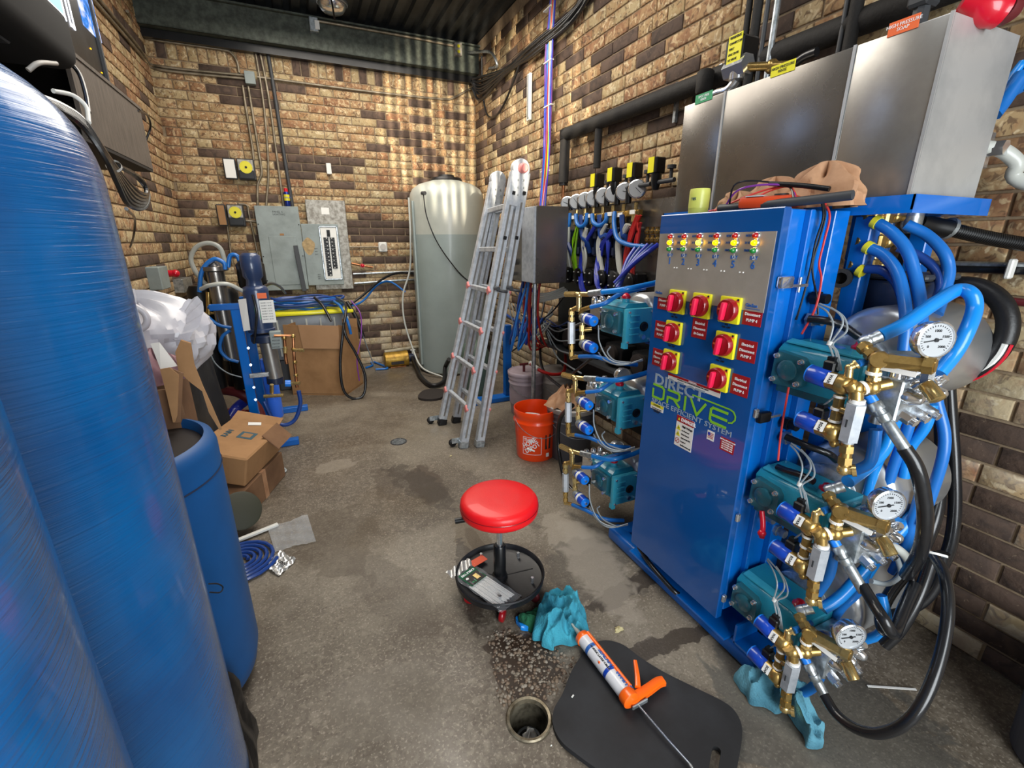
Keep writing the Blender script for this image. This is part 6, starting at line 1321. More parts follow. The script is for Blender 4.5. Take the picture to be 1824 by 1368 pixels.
# coiled striped hose behind the gauge, motor starter box, capped pipe
cc = P(1690, 590, x=1.75)
t = thing('hose_reel', 'black ribbed drum ring with a white and red stripe behind the top gauge', 'reel', cc)
part('ring', MB().tube([cc+Vector((0.02*math.sin(a), 0.125*math.cos(a), 0.135*math.sin(a))) for a in [k*PI/14 for k in range(29)]], 0.026, 10, 2), 'black_rubber', t)
part('stripe', MB().tube([cc+Vector((-0.026, 0.137*math.cos(a), 0.148*math.sin(a))) for a in [PI*1.02+k*PI/16 for k in range(12)]], 0.007, 6, 2), 'white_plastic', t)
part('red_stripe', MB().tube([cc+Vector((-0.018, 0.148*math.cos(a), 0.160*math.sin(a))) for a in [PI*1.02+k*PI/16 for k in range(12)]], 0.004, 6, 2), 'red_plastic', t)
c = P(1585, 525, x=1.65)
t = thing('motor_starter', 'dark motor junction box with a flanged lid behind the blue hoses', 'motor box', c)
part('box', MB().box(c, (0.16, 0.20, 0.10), bev=0.012, seg=2), 'navy', t)
part('lid', MB().box(c+Z*0.06, (0.18, 0.25, 0.018), bev=0.006), 'gray_dark', t)
c = P(1497, 498, y=0.86)
solo('pipe_stub', MB().lathe(c+Vector((0.12, 0.05, 0)), [(0.028, 0), (0.028, 0.11), (0.017, 0.11), (0.017, 0.08)], axis=(-0.93, -0.35, 0.02), seg=20), 'black_foam', 'open black insulated pipe stub right of the cabinet side', 'pipe', c)
for k in range(3):
    for j in range(2):
        c = P(1540-k*8+j*32, 400+k*42, x=1.62)
        part('raised_block', MB().box(c, (0.02, 0.075-0.015*j, 0.075), bev=0.004), 'blue_paint', bpy.data.objects['base_frame'])
solo('clear_trap', MB().lathe(P(1635, 352, x=1.68)-Z*0.1, [(0.012, 0), (0.026, 0.02), (0.026, 0.075), (0.03, 0.078), (0.03, 0.09), (0.022, 0.1)], seg=20), 'zinc', 'short threaded silver drain fitting under the blue tray near its corner', 'fitting', P(1635, 380, x=1.68))
# fittings by the wall behind the steel tank
hose('blue_hose', 'two-tone blue hose coming down at the right edge beside the steel tank', 'hose', [Vector((2.02, 0.25, 3.52)), Vector((2.02, 0.40, 2.9)), P(1860, 95, x=1.98), P(1820, 135, x=1.95), P(1785, 185, x=1.92), P(1770, 205, x=1.9)], 0.02, 'blue_hose')
hose('blue_hose', 'thinner bright blue hose just above the two-tone one at the right edge', 'hose', [Vector((2.03, 0.20, 3.52)), Vector((2.03, 0.36, 2.95)), P(1860, 70, x=1.99), P(1822, 112, x=1.97), P(1788, 158, x=1.95), P(1775, 180, x=1.93)], 0.012, 'blue_hose_bright')
hose('clear_hose', 'fat clear hose leaving the fitting on the right side of the steel tank', 'hose', [P(1752, 262, x=1.86), P(1785, 268, x=1.9), P(1812, 290, x=1.93), P(1840, 330, x=1.95), Vector((2.0, 0.25, 1.48)), Vector((2.0, -0.1, 1.46)), Vector((2.03, -0.5, 1.5))], 0.02, 'white_tube')
c = P(1752, 268, x=1.88)
t = thing('tank_fitting', 'chrome bracket and union on the right side of the stainless tank', 'fitting', c)
part('bracket', MB().box(c, (0.05, 0.02, 0.10), bev=0.004), 'chrome', t); part('union', MB().cyl(c-Y*0.01, c-Y*0.05, 0.022, seg=6), 'chrome', t)
# plumbing above the tanks
c = P(1318, 92, x=1.72)
t = thing('solenoid_valve', 'large black solenoid valve with yellow label above the left stainless tank', 'valve', c)
part('coil', MB().box(c+Vector((0.02, 0.01, 0)), (0.10, 0.09, 0.105), bev=0.01), 'black_plastic', t)
part('label', MB().box(c+Vector((-0.031, 0.0, 0.006)), (0.003, 0.065, 0.10)), 'yellow_sticker', t)
for k in range(5): part('lettering', text_mb(MB(), ('WARNING', 'CONNECT 24V', 'ONLY', 'MAX 150 PSI', 'NC VALVE')[k], c+Vector((-0.0335, 0.026, 0.042-k*0.019)), nY, Z, 0.010 if k == 0 else 0.008, stretch=0.8), 'ink_black', t)
part('body', MB().cyl(c-Z*0.05, c-Z*0.10, 0.03, seg=16).cyl(c+Vector((0, 0.05, -0.055)), c+Vector((0, -0.05, -0.055)), 0.04, seg=6), 'chrome', t)
part('elbow', MB().tube([c+Vector((0, 0, -0.10)), c+Vector((-0.01, 0.03, -0.13)), c+Vector((-0.02, 0.09, -0.135)), c+Vector((-0.02, 0.10, -0.19))], 0.018, 10), 'chrome', t)
part('ball_valve', MB().sphere(c+Vector((0.05, -0.12, -0.08)), 0.026, 12).cyl(c+Vector((0.0, -0.02, -0.06)), c+Vector((0.08, -0.22, -0.10)), 0.016, seg=8), 'brass', t)
for k, (u, v0, v1, m, r, lb) in enumerate(((1328, 5, 120, 'black_foam', 0.014, 'thin dark vertical pipe crossing the yellow solenoid'), (1345, -10, 110, 'black_foam', 0.020, 'black insulated vertical pipe right of the yellow solenoid'), (1362, -10, 105, 'gray_dark', 0.010, 'thin dark conduit between the black and the silver vertical pipes'),
                                        (1380, -10, 90, 'zinc', 0.013, 'bright silver vertical conduit above the middle steel tank'), (1522, -10, 75, 'black_foam', 0.022, 'black insulated vertical pipe above the seam of the right tanks'), (1505, -10, 70, 'gray_dark', 0.010, 'thin dark pipe beside the one above the right tank seam'))):
    a = P(u, (v0+v1)/2, x=1.95); solo('pipe', MB().cyl((1.95, a.y, 1.9 if k > 3 else 1.75), (1.95, a.y, CZ), r, seg=12), m, lb, 'pipe', (1.95, a.y, 2.2))
c = P(1645, 4, x=1.85)
solo('solenoid_valve', MB().box(c+Z*0.03, (0.07, 0.06, 0.09), bev=0.008).cyl(c-Z*0.1, c, 0.022, seg=8), 'gray_dark', 'dark solenoid valve above the right stainless tank', 'valve', c-Z*0.1)
c = P(1255, 150, x=1.9)
solo('capped_pipe', MB().lathe(c-Z*0.04, [(0.035, 0), (0.04, 0.01), (0.04, 0.09), (0.03, 0.1)], seg=16), 'black_foam', 'black capped pipe end behind the left stainless tank', 'pipe', c-Z*0.04)
a = P(1470, 95, x=1.78)
solo('cord_plug', MB().tube([P(1418, 112, x=1.76), P(1435, 100, x=1.76), P(1455, 92, x=1.76)], 0.016, 8), 'black_hose', 'black plug and cord lying on top of the middle stainless tank', 'plug', P(1418, 112, x=1.76))
c = P(1750, 14, x=1.60)
t = thing('heat_gun', 'red plastic tool body lying on the right stainless tank', 'tool', c)
part('body', MB().tube([P(1715, 2, x=1.58), P(1740, 8, x=1.6), P(1765, 16, x=1.62), P(1785, 20, x=1.64)], lambda f: 0.022+0.018*math.sin(min(1, f*1.2)*2.2), 14), 'red_plastic', t)
part('nozzle', MB().lathe(P(1785, 14, x=1.66), [(0.03, 0), (0.034, 0.02), (0.02, 0.04)], axis=(1, -0.2, -0.1), seg=16), 'burgundy', t)
# ------------------------------------------------------------------ things on top of the cabinet
c = P(1243, 378, z=Z1); c = Vector((1.29, P(1243, 378, x=1.29).y, Z1+0.001))
t = thing('plastic_cup', 'squat yellow-green plastic tub standing on the cabinet top', 'tub', c)
part('tub', MB().lathe(c, [(0.030, 0), (0.033, 0.006), (0.034, 0.075), (0.032, 0.083), (0.028, 0.083), (0.028, 0.02)], seg=28), 'soapcup', t)
part('label', MB().lathe(c+Z*0.02, [(0.0338, 0), (0.0343, 0.045)], seg=28, cap0=False, cap1=False), 'soapcup', t)
part('lettering', text_mb(MB(), 'TIPS', c+Vector((-0.034, 0.004, 0.045)), nY, Z, 0.009), 'ink_carton', t)
def crumple(c, rx, ry, rz, seed, n1=26, n2=12, amp=0.3):
    rr = random.Random(seed); ph = [rr.uniform(0, 6.28) for _ in range(8)]
    def f(u, v):
        a = u*2*PI; e = (v-0.0)*PI/2*1.0
        k = 1+amp*(0.5*math.sin(3*a+ph[0]+2*e)+0.35*math.sin(7*a+ph[1]-3*e)+0.3*math.sin(5*e*2+ph[2]+2*a)+0.15*math.sin(13*a+ph[3]))
        return Vector(c)+Vector((math.cos(a)*math.cos(e)*rx*k, math.sin(a)*math.cos(e)*ry*k, abs(math.sin(e))*rz*(1+amp*0.8*math.sin(5*a+ph[4]))))
    return MB().grid(f, n1, n2)
c = P(1400, 350, x=1.36); c.z = Z1+0.003
bg = thing('paper_bag', 'crumpled brown paper bag on the cabinet top against the steel tanks', 'bag', c)
part('sheet', crumple((1.40, 1.09, Z1+0.003), 0.055, 0.12, 0.085, 5, 56, 18, 0.28), 'paper_brown', bg, sharp=0.3)
part('fold', crumple((1.40, 0.93, Z1+0.003), 0.06, 0.12, 0.105, 8, 56, 18, 0.26), 'paper_brown', bg, sharp=0.3)
part('fold', crumple((1.36, 1.19, Z1+0.003), 0.055, 0.075, 0.055, 12, 36, 12, 0.36), 'paper_brown', bg, sharp=0.3)
c = Vector((1.30, 1.02, Z1+0.001))
t = thing('multimeter', 'orange clamp multimeter lying under red leads on the cabinet top', 'meter', c)
Rm = Matrix.Rotation(0.35, 3, 'Z')
part('case', MB().box(c+Z*0.02, (0.075, 0.16, 0.035), Rm, bev=0.012, seg=2), 'meter_orange', t)
part('display', MB().box(c+Rm @ Vector((-0.01, 0.035, 0.039)), (0.045, 0.05, 0.003), Rm), 'dial_white', t)
part('dial', MB().lathe(c+Rm @ Vector((0, -0.03, 0.037)), [(0.02, 0), (0.019, 0.006)], seg=18), 'ink_black', t)
rnd = random.Random(21)
for k in range(4):
    m = ('red_wire', 'red_wire', 'purple_tube', 'black_hose')[k]
    q = [Vector((1.26+rnd.uniform(-.02, .03), 1.20-k*0.02, Z1+0.006)), Vector((1.24+rnd.uniform(0, .05), 1.10, Z1+0.02+0.02*k)), Vector((1.28+rnd.uniform(0, .04), 1.03, Z1+0.055+0.008*k)), Vector((1.31, 0.97, Z1+0.06)), Vector((1.27+rnd.uniform(0, .06), 0.93, Z1+0.02))]
    hose('test_lead', ('first thin red test lead curling over the orange meter', 'second red test lead lying nearer the cabinet edge', 'purple wire curling over the orange meter', 'thin black lead over the orange meter')[k], 'wire', q, 0.003, m, None, seg=6)
hose('foam_tube', 'dark grey foam tube lying along the cabinet top in front of the paper bag', 'tube', [Vector((1.262, 1.17, Z1+0.013)), Vector((1.27, 1.05, Z1+0.014)), Vector((1.29, 0.90, Z1+0.018)), Vector((1.31, 0.79, Z1+0.024))], 0.0125, 'gray_dark')
hose('probe', 'black test probe resting on the orange meter', 'probe', [Vector((1.30, 1.03, Z1+0.075)), Vector((1.31, 0.93, Z1+0.06)), Vector((1.32, 0.86, Z1+0.045))], 0.007, 'black_plastic', sm=2)
def C2(u, v, dy=-0.01): return P(u, v, y=Y0+dy)
hose('dangling_wire', 'red wire dangling down the right side of the cabinet', 'wire', [Vector((1.33, Y0-0.012, Z1+0.02)), C2(1478, 385), C2(1468, 430), C2(1459, 470), C2(1463, 500, -.03), C2(1452, 550, -.04), C2(1428, 595, -.05)], 0.0032, 'red_wire', seg=6)
hose('dangling_wire', 'black wire dangling beside the red one on the cabinet side', 'wire', [Vector((1.325, Y0-0.012, Z1+0.02)), C2(1470, 385), C2(1460, 425), C2(1447, 475), C2(1455, 530, -.02), C2(1457, 560, -.03)], 0.0032, 'black_hose', seg=6)
hose('dangling_wire', 'second black wire hanging left of the red wire towards the latch', 'wire', [Vector((1.322, Y0-0.012, Z1+0.02)), C2(1466, 388), C2(1453, 430), C2(1443, 480), C2(1430, 530), C2(1418, 570)], 0.0032, 'black_hose', seg=6)
hose('dangling_wire', 'lower length of red wire hanging between the top and middle pumps', 'wire', [P(1405, 690, x=1.225), P(1396, 740, x=1.225), P(1390, 780, x=1.225), P(1386, 820, x=1.225)], 0.003, 'red_wire', seg=6)
hose('side_cable', 'black cable from the cabinet side to the top motor', 'cable', [C2(1440, 568, -.045), P(1475, 572, x=1.33), P(1500, 580, x=1.36), P(1530, 600, x=1.39)], 0.011, 'black_hose')
hose('side_cable', 'black cable from the cabinet side to the middle motor', 'cable', [C2(1400, 778, -.045), P(1440, 795, x=1.33), P(1475, 808, x=1.36), P(1490, 820, x=1.39)], 0.011, 'black_hose')
solo('red_valve_handle', MB().tube([P(1357, 910, x=1.23), P(1359, 935, x=1.225), P(1357, 958, x=1.22)], 0.008, 8).sphere(P(1357, 950, x=1.22), 0.013, 8), 'red_plastic', 'red valve handle hanging below the bearing cover of the middle pump', 'handle', P(1357, 910, x=1.23))
hose('black_bungee', 'black cable bunch lying on top of the middle pump', 'cable', [P(1385, 832, x=1.29), P(1400, 838, x=1.285), P(1425, 846, x=1.28), P(1450, 858, x=1.28)], 0.011, 'black_hose')
hose('rail_cable', 'black cable tucked between the cabinet foot and the blue rail', 'cable', [P(1138, 975, x=1.24), P(1155, 1000, x=1.22), P(1175, 1025, x=1.21), P(1200, 1052, x=1.22), P(1215, 1062, x=1.25)], 0.010, 'black_hose')
hose('rail_cable', 'grey cable beside the black one on the blue rail', 'cable', [P(1145, 990, x=1.245), P(1165, 1018, x=1.23), P(1190, 1040, x=1.23), P(1205, 1058, x=1.26)], 0.007, 'gray_dark')
hose('left_black_hose', 'black hose bulging left of the lower left pumps down to the floor', 'hose', [P(1020, 722, x=1.35), P(998, 745, x=1.36), P(994, 790, x=1.36), P(1002, 840, x=1.34), P(1012, 865, x=1.33), P(1035, 885, x=1.36)], 0.014, 'black_hose')
hose('thin_black_hose', 'black cable sloping behind the top left pump fittings', 'cable', [P(1075, 620, x=1.5), P(1045, 645, x=1.5), P(1020, 665, x=1.5)], 0.010, 'black_hose')
# ------------------------------------------------------------------ left side: pressure vessels, drum, shelf, monitor
def vessel_mat(name):
    m = bpy.data.materials.new(name); m.use_nodes = True; n = m.node_tree.nodes; l = m.node_tree.links; b = n['Principled BSDF']
    b.inputs['Roughness'].default_value = 0.24; b.inputs['Coat Weight'].default_value = 0.5; b.inputs['Coat Roughness'].default_value = 0.12
    g = n.new('ShaderNodeNewGeometry').outputs['Position']
    mp = n.new('ShaderNodeMapping'); mp.inputs['Scale'].default_value = (3, 3, 120); l.new(g, mp.inputs[0])
    t = n.new('ShaderNodeTexNoise'); t.inputs['Scale'].default_value = 1.4; t.inputs['Detail'].default_value = 5; t.inputs['Distortion'].default_value = 0.6; l.new(mp.outputs[0], t.inputs[0])
    bp = n.new('ShaderNodeBump'); bp.inputs['Strength'].default_value = 0.8; bp.inputs['Distance'].default_value = 0.004; l.new(t.outputs[0], bp.inputs['Height']); l.new(bp.outputs[0], b.inputs['Normal'])
    r = n.new('ShaderNodeValToRGB'); r.color_ramp.elements[0].color = hexc('#06508f'); r.color_ramp.elements[1].color = hexc('#0a68ad'); r.color_ramp.elements[0].position = 0.3; r.color_ramp.elements[1].position = 0.7
    t2 = n.new('ShaderNodeTexNoise'); t2.inputs['Scale'].default_value = 5; t2.inputs['Detail'].default_value = 4; l.new(g, t2.inputs[0]); l.new(t2.outputs[0], r.inputs[0]); l.new(r.outputs[0], b.inputs['Base Color'])
    return m
VM = vessel_mat('wound_blue')
def vessel(cx, cy, r, h, label):
    c = Vector((cx, cy, 0)); t = thing('pressure_vessel', label, 'tank', c, 'wound blue pressure vessels on the left')
    prof = [(r-0.004, 0.16), (r, 0.18), (r, h)]+[(r*math.cos(a)**0.75, h+0.19*math.sin(a)) for a in [k*PI/2/14 for k in range(1, 13)]]+[(0.06, h+0.195)]
    part('shell', MB().lathe(c, prof, seg=96), VM, t)
    part('base_boot', MB().lathe(c, [(r*1.02, 0), (r*1.03, 0.01), (r*1.012, 0.22), (r*1.0, 0.225)], seg=64), 'black_rubber', t)
    part('neck', MB().cyl(c+Z*(h+0.19), c+Z*(h+0.25), 0.055, seg=20), 'black_plastic', t)
    part('valve_head', MB().box(c+Z*(h+0.32), (0.20, 0.16, 0.14), bev=0.02, seg=2), 'black_plastic', t)
    return t
t1, r1 = 1.05, 0.25
vessel(-.269*t1-.963*r1, .963*t1-.269*r1, r1, 1.535, 'tall glossy blue wound-fibre tank filling the left side, its domed top in view')
t2, r2 = 0.56, 0.25
vessel(-.4415*t2-.897*r2, .897*t2-.4415*r2, r2, 1.535, 'nearest blue wound-fibre tank at the lower left corner of the view')
# smooth blue drum with black base behind them
dc2 = Vector((-.592, 1.512, 0)); dr_ = 0.28
t = thing('blue_drum', 'smooth dull blue plastic drum behind the tall blue tanks', 'drum', dc2)
part('shell', MB().lathe(dc2, [(dr_-0.09, 0.0), (dr_-0.045, 0.012), (dr_-0.012, 0.05), (dr_, 0.11), (dr_, 0.86), (dr_-0.008, 0.885), (dr_-0.03, 0.895), (dr_-0.035, 0.88), (dr_-0.035, 0.70)], seg=72, cap1=True), 'drum_blue', t)
part('drum_contents', MB().cyl(dc2+Z*0.70, dc2+Z*0.865, dr_-0.036, seg=40), 'leather_dark', t)
part('hoop_line', MB().lathe(dc2+Z*0.79, [(dr_+0.001, 0), (dr_+0.003, 0.003), (dr_+0.001, 0.006)], seg=72, cap0=False, cap1=False), 'navy', t)
pw = P(385, 1048, x=-0.33)
part('pen_mark', MB().tube([P(372, 1040, x=-.325), P(388, 1040, x=-.322), P(397, 1046, x=-.32), P(392, 1055, x=-.32), P(374, 1055, x=-.325)], 0.0018, 6), 'ink_black', t, 'black pen loop on the drum side')
solo('black_heap', crumple((-0.40, 1.19, 0.0), 0.10, 0.13, 0.30, 17, 30, 10, 0.2), 'black_rubber', 'black crumpled shape on the floor at the foot of the blue tanks', 'bag', (-0.40, 1.19, 0))  # plain black crumpled form beside the tank base
# grey wall cabinet with monitor on top
t = thing('wall_shelf_box', 'grey-brown wooden wall box with cables spilling from its open near end', 'shelf', (-0.9, 3.0, 1.83))
part('front_board', MB().bx((-0.735, 2.50, 1.84), (-0.72, 3.40, 2.14)), 'shelf_gray', t)
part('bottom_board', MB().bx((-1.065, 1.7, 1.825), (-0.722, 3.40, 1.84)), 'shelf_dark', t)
part('top_board', MB().bx((-1.065, 2.50, 2.135), (-0.715, 3.405, 2.15)), 'shelf_gray', t)
part('end_board', MB().bx((-1.065, 3.385, 1.84), (-0.735, 3.40, 2.135)), 'shelf_gray', t)
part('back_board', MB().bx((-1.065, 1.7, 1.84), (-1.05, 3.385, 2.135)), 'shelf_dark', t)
SX = -0.755
t = thing('monitor', 'flat monitor showing a pale blue picture, standing on the wall box', 'monitor', (SX, 2.7, 2.15))
part('bezel', MB().bx((SX-0.03, 2.10, 2.15), (SX, 3.06, 2.78), bev=0.004), 'black_plastic', t)
part('frame_edge', MB().bx((SX-0.002, 3.045, 2.15), (SX+0.012, 3.065, 2.79)), 'gray_dark', t)
mk('screen_white', '#ffffff', 0.4, emit='#e8ecff', es=0.9)
def screen_mat():
    m = bpy.data.materials.new('screen'); m.use_nodes = True; n = m.node_tree.nodes; l = m.node_tree.links; b = n['Principled BSDF']
    g = n.new('ShaderNodeNewGeometry').outputs['Position']; t = n.new('ShaderNodeTexNoise'); t.inputs['Scale'].default_value = 9; t.inputs['Detail'].default_value = 4; t.inputs['Distortion'].default_value = 1.5; l.new(g, t.inputs[0])
    r = n.new('ShaderNodeValToRGB'); e = r.color_ramp.elements; e[0].position = 0.36; e[0].color = hexc('#20283a'); e[1].position = 0.66; e[1].color = hexc('#dfe8ff')
    q = e.new(0.46); q.color = hexc('#1f7fe0'); q = e.new(0.54); q.color = hexc('#a9b8e6'); l.new(t.outputs[0], r.inputs[0])
    b.inputs['Base Color'].default_value = (0.02, 0.02, 0.02, 1); b.inputs['Roughness'].default_value = 0.2; l.new(r.outputs[0], b.inputs['Emission Color']); b.inputs['Emission Strength'].default_value = 0.9
    return m
sm_ = screen_mat()
s1, s2, s3, s4 = P(181, 77, x=SX), P(148, 44, x=SX), P(118, 38, x=SX), P(134, 54, x=SX)
part('screen', MB().bx((SX, s2.y, s1.z), (SX+0.002, s1.y, 2.74)), sm_, t)
part('screen_window', MB().bx((SX, 2.15, s3.z), (SX+0.002, s3.y, 2.74)), 'screen_glow', t)
part('screen_border', MB().bx((SX+0.001, 2.15, s3.z), (SX+0.003, s3.y, s3.z+0.015)), 'screen_white', t)
part('screen_border', MB().bx((SX+0.001, s3.y-0.012, s3.z), (SX+0.003, s3.y, 2.74)), 'screen_white', t)
for a_, b_ in (((s4.y-0.045, s4.z), (s4.y, s4.z+0.012)), ((s4.y-0.045, s4.z+0.18), (s4.y, s4.z+0.192)), ((s4.y-0.045, s4.z), (s4.y-0.036, s4.z+0.19)), ((s4.y-0.009, s4.z), (s4.y, s4.z+0.19))): part('badge', MB().bx((SX, a_[0], a_[1]), (SX+0.003, b_[0], b_[1])), 'screen_white', t)
for y, z in ((2.93, 2.27), (3.01, 2.20)): part('led', MB().box((SX+0.001, y, z), (0.002, 0.010, 0.004)), 'lamp_yellow', t)
c = P(60, 40, x=-0.62)
t = thing('tv_set', 'large black rounded television housing at the top left corner', 'television', (-0.72, 2.0, 2.0))
part('housing', MB().bx((-0.92, 1.30, 1.985), (-0.60, 2.20, 2.16), bev=0.045, seg=4), mk('matt_black', '#0b0b0c', 0.85), t)
part('underside_vent', MB().bx((-0.86, 1.5, 1.980), (-0.68, 1.95, 1.990), bev=0.004), 'gray_dark', t)
solo('tv_bracket', MB().bx((-1.066, 1.6, 2.06), (-0.90, 1.8, 2.12)).bx((-1.066, 1.55, 1.95), (-1.05, 1.85, 2.3)), 'gray_dark', 'dark steel wall bracket behind the television', 'bracket', (-1.0, 1.7, 2.3))
# cables over the tank dome
def CB(u, v, x): return P(u, v, x=x)
BT_ = thing('black_cable_bundle', 'bundle of black cables looped over the tall blue tank', 'cable', (0, 0, 0))
for k in range(6):
    j = k-2.5
    q = [Vector((-0.98, 1.75, 1.86)), Vector((-0.70, 1.10, 1.82+0.004*j)), CB(-25, 118+j, -.50), CB(30, 160+j*1.5, -.48), CB(105, 190+j*2, -.47), CB(150, 222+j*2.5, -.45), CB(188, 278+j*2, -.43), CB(212-j*1.5, 318+j*3, -.43), CB(236-j*3, 352+j*5, -.43), CB(258-j*1, 358+j*5, -.432), CB(260+j*1.5, 335+j*4, -.435), CB(240+j*2, 312+j*2, -.44), CB(212, 296, -.44)]
    part('tube', MB().tube(*TB_(q, 0.0065, 'black_hose'), 6, 7), TBM_[0], BT_)
solo('cable_tie', MB().lathe(CB(203, 296, -.43), [(0.017, -0.004), (0.017, 0.004)], axis=CB(212, 315, -.43)-CB(188, 278, -.43), seg=14, cap0=False, cap1=False), 'white_plastic', 'white tape tie round the black cable loop beside the blue tank', 'cable tie', CB(200, 292, -.43))
hose('white_cable', 'white cable curving over the edge of the blue tank dome', 'cable', [CB(95, 162, -.52), CB(130, 170, -.50), CB(153, 190, -.48), CB(158, 218, -.46)], 0.0055, 'white_plastic')
hose('white_cable', 'short white cable arch under the black television', 'cable', [CB(50, 125, -.60), CB(70, 112, -.58), CB(100, 113, -.58)], 0.006, 'bucket_white')
hose('thin_black_cable', 'thin black cable hanging in front of the grey wall box', 'cable', [CB(118, 105, -.66), CB(140, 130, -.64), CB(152, 165, -.62), CB(158, 200, -.6)], 0.007, 'black_hose')
hose('thin_black_cable', 'thin black cord curling at the far end of the grey wall box', 'cable', [P(245, 197, x=-.72), P(262, 205, x=-.74), P(268, 225, x=-.76), P(260, 250, x=-.8)], 0.006, 'black_hose')
hose('thin_black_cable', 'thin black cord draped along the side of the blue tank under the loop', 'cable', [CB(225, 372, -.43), P(240, 390, x=-.7), P(238, 420, x=-.8), P(232, 440, x=-.9)], 0.005, 'black_hose')
# ------------------------------------------------------------------ white bag, torn carton behind the tank
bc_ = P(300, 560, y=2.35)
def bagw(u, v):
    a = u*2*PI; e = -PI/2+v*PI
    k = 1+0.08*math.sin(3*a+1)+0.05*math.sin(7*a+2*e)+0.07*abs(math.sin(6.5*a-4*e))+0.06*abs(math.sin(5*e+3*a))-0.04*abs(math.sin(9*a+5*e))
    return Vector((-0.63, 2.28, 1.07))+Vector((math.cos(a)*math.cos(e)*0.205*k, math.sin(a)*math.cos(e)*0.17*k, math.sin(e)*0.165*(1+0.16*math.sin(2*a+0.6)+0.06*math.sin(9*a))))
t = thing('plastic_bag', 'stuffed white plastic carrier bag behind the tall blue tank', 'bag', (-0.6, 2.28, 0.88))
part('bag', MB().grid(bagw, 64, 24), 'bag_white', t, sharp=0.35)
part('bag_mouth', MB().grid(lambda u, v: Vector((-0.50+0.045*math.cos(u*2*PI)*(0.8+.6*v)+0.04*v, 2.20+0.05*math.sin(u*2*PI), 1.12+0.03*v+0.075*math.sin(u*2*PI+0.6)*(0.6+v*.5)+0.006*math.sin(9*u*PI*2))), 30, 4), 'bag_white', t, sharp=0.35)
part('bag_handle', MB().tube([(-0.70, 2.12, 1.20), (-0.62, 2.08, 1.235), (-0.565, 2.08, 1.20), (-0.57, 2.08, 1.15), (-0.64, 2.08, 1.12)], 0.012, 8), 'bag_white', t)
solo('brown_crate', MB().bx((-0.88, 2.12, 0.0), (-0.555, 2.44, 0.91), bev=0.004), 'cardboard_dark', 'plain brown carton column under the white plastic bag', 'box', (-0.66, 2.28, 0))
t = thing('torn_carton', 'torn brown carton with ragged flaps standing in the blue drum', 'box', (-0.6, 1.75, 0.6))
def TF(u, v, y): return P(u, v, y=y)
part('right_flap', MB().prism([TF(312, 628, 1.80), TF(322, 606, 1.80), TF(340, 612, 1.80), TF(346, 650, 1.79), TF(362, 690, 1.77), TF(378, 725, 1.74), TF(395, 765, 1.70), TF(391, 766, 1.70), TF(372, 735, 1.73), TF(360, 697, 1.76), TF(340, 682, 1.78), TF(318, 662, 1.8)], (0.0, 0.006, 0.002)), 'cardboard', t)
part('left_flap', MB().prism([TF(285, 658, 1.62), TF(302, 655, 1.62), TF(318, 668, 1.62), TF(316, 740, 1.62), TF(312, 752, 1.62), TF(308, 752, 1.62), TF(296, 700, 1.62)], (0.0, 0.006, 0.0)), 'cardboard', t)
part('inner_panel', MB().prism([TF(300, 655, 1.68), TF(326, 665, 1.68), TF(322, 752, 1.66), TF(308, 754, 1.66)], (0.0, 0.006, 0.0)), 'cardboard_dark', t)
part('rear_panel', MB().bx((-0.74, 1.70, 0.72), (-0.42, 1.706, 1.0)), 'cardboard_dark', t)
solo('paper_sheet', MB().prism([P(268, 612, y=1.86), P(284, 610, y=1.86), P(316, 652, y=1.82), P(286, 658, y=1.80)], (0, 0.002, 0)), 'paper_white', 'stiff white paper sheet standing in the torn carton', 'paper', P(285, 640, y=1.84))
solo('pink_cloth', crumple((-0.52, 1.90, 0.98), 0.09, 0.06, 0.10, 23, 30, 10, 0.25), mk('pinkish', '#a9838a', 0.8, col2='#8f6a72', ns=9), 'pinkish crumpled film under the white plastic bag', 'film', (-0.52, 1.9, 0.93))
# dark covered stack behind
t = thing('covered_stack', 'black quilted cover over a stack by the left wall', 'cover', (-0.82, 3.0, 0))
def cov(u, v):
    a = u*2*PI; r = 1.0
    sx, sy = 0.22, 0.50
    cx_ = max(-1, min(1, 1.35*math.cos(a))); cy_ = max(-1, min(1, 1.35*math.sin(a)))
    return Vector((-0.82+cx_*sx*(1-0.12*v)+0.012*math.sin(9*a+6*v), 3.0+cy_*sy*(1-0.1*v)+0.01*math.sin(11*a), 0.98*v+0.02*math.sin(5*a)))
mb = MB().grid(cov, 60, 16); mb.bm.faces.new([mb.bm.verts.new(cov(i/40, 1.0)) for i in range(40)]); part('cover', mb, 'mesh_black', t)
solo('black_disc', MB().lathe((-0.62, 2.75, 1.0), [(0.10, -0.02), (0.12, 0.0), (0.12, 0.05), (0.05, 0.08)], seg=24), 'black_plastic', 'round black plastic lid on the covered stack', 'lid', (-0.62, 2.75, 1.0))
# ------------------------------------------------------------------ reverse-osmosis unit on its blue frame
FY = 3.52
def Q(u, v, y=FY): return P(u, v, y=y)
t = thing('filter_unit', 'water filter unit with navy motor, steel housings and blue frame before the far wall', 'filter', (-0.42, 3.55, 0))
ax, az_ = -0.452, 0.0
part('frame_post', MB().box((-0.455, 3.50, 0.53), (0.058, 0.05, 1.04), bev=0.004), 'blue_paint', t)
part('frame_post', MB().box((-0.455, 4.02, 0.53), (0.062, 0.05, 1.04), bev=0.004), 'blue_frame', t)
part('frame_foot', MB().bx((-0.62, 3.47, 0.0), (-0.20, 3.53, 0.045), bev=0.004), 'blue_frame', t)
part('frame_foot', MB().bx((-0.62, 4.22, 0.0), (-0.13, 4.28, 0.045), bev=0.004), 'blue_frame', t)
part('frame_base', MB().bx((-0.485, 3.50, 0.0), (-0.425, 4.25, 0.04)), 'blue_frame', t)
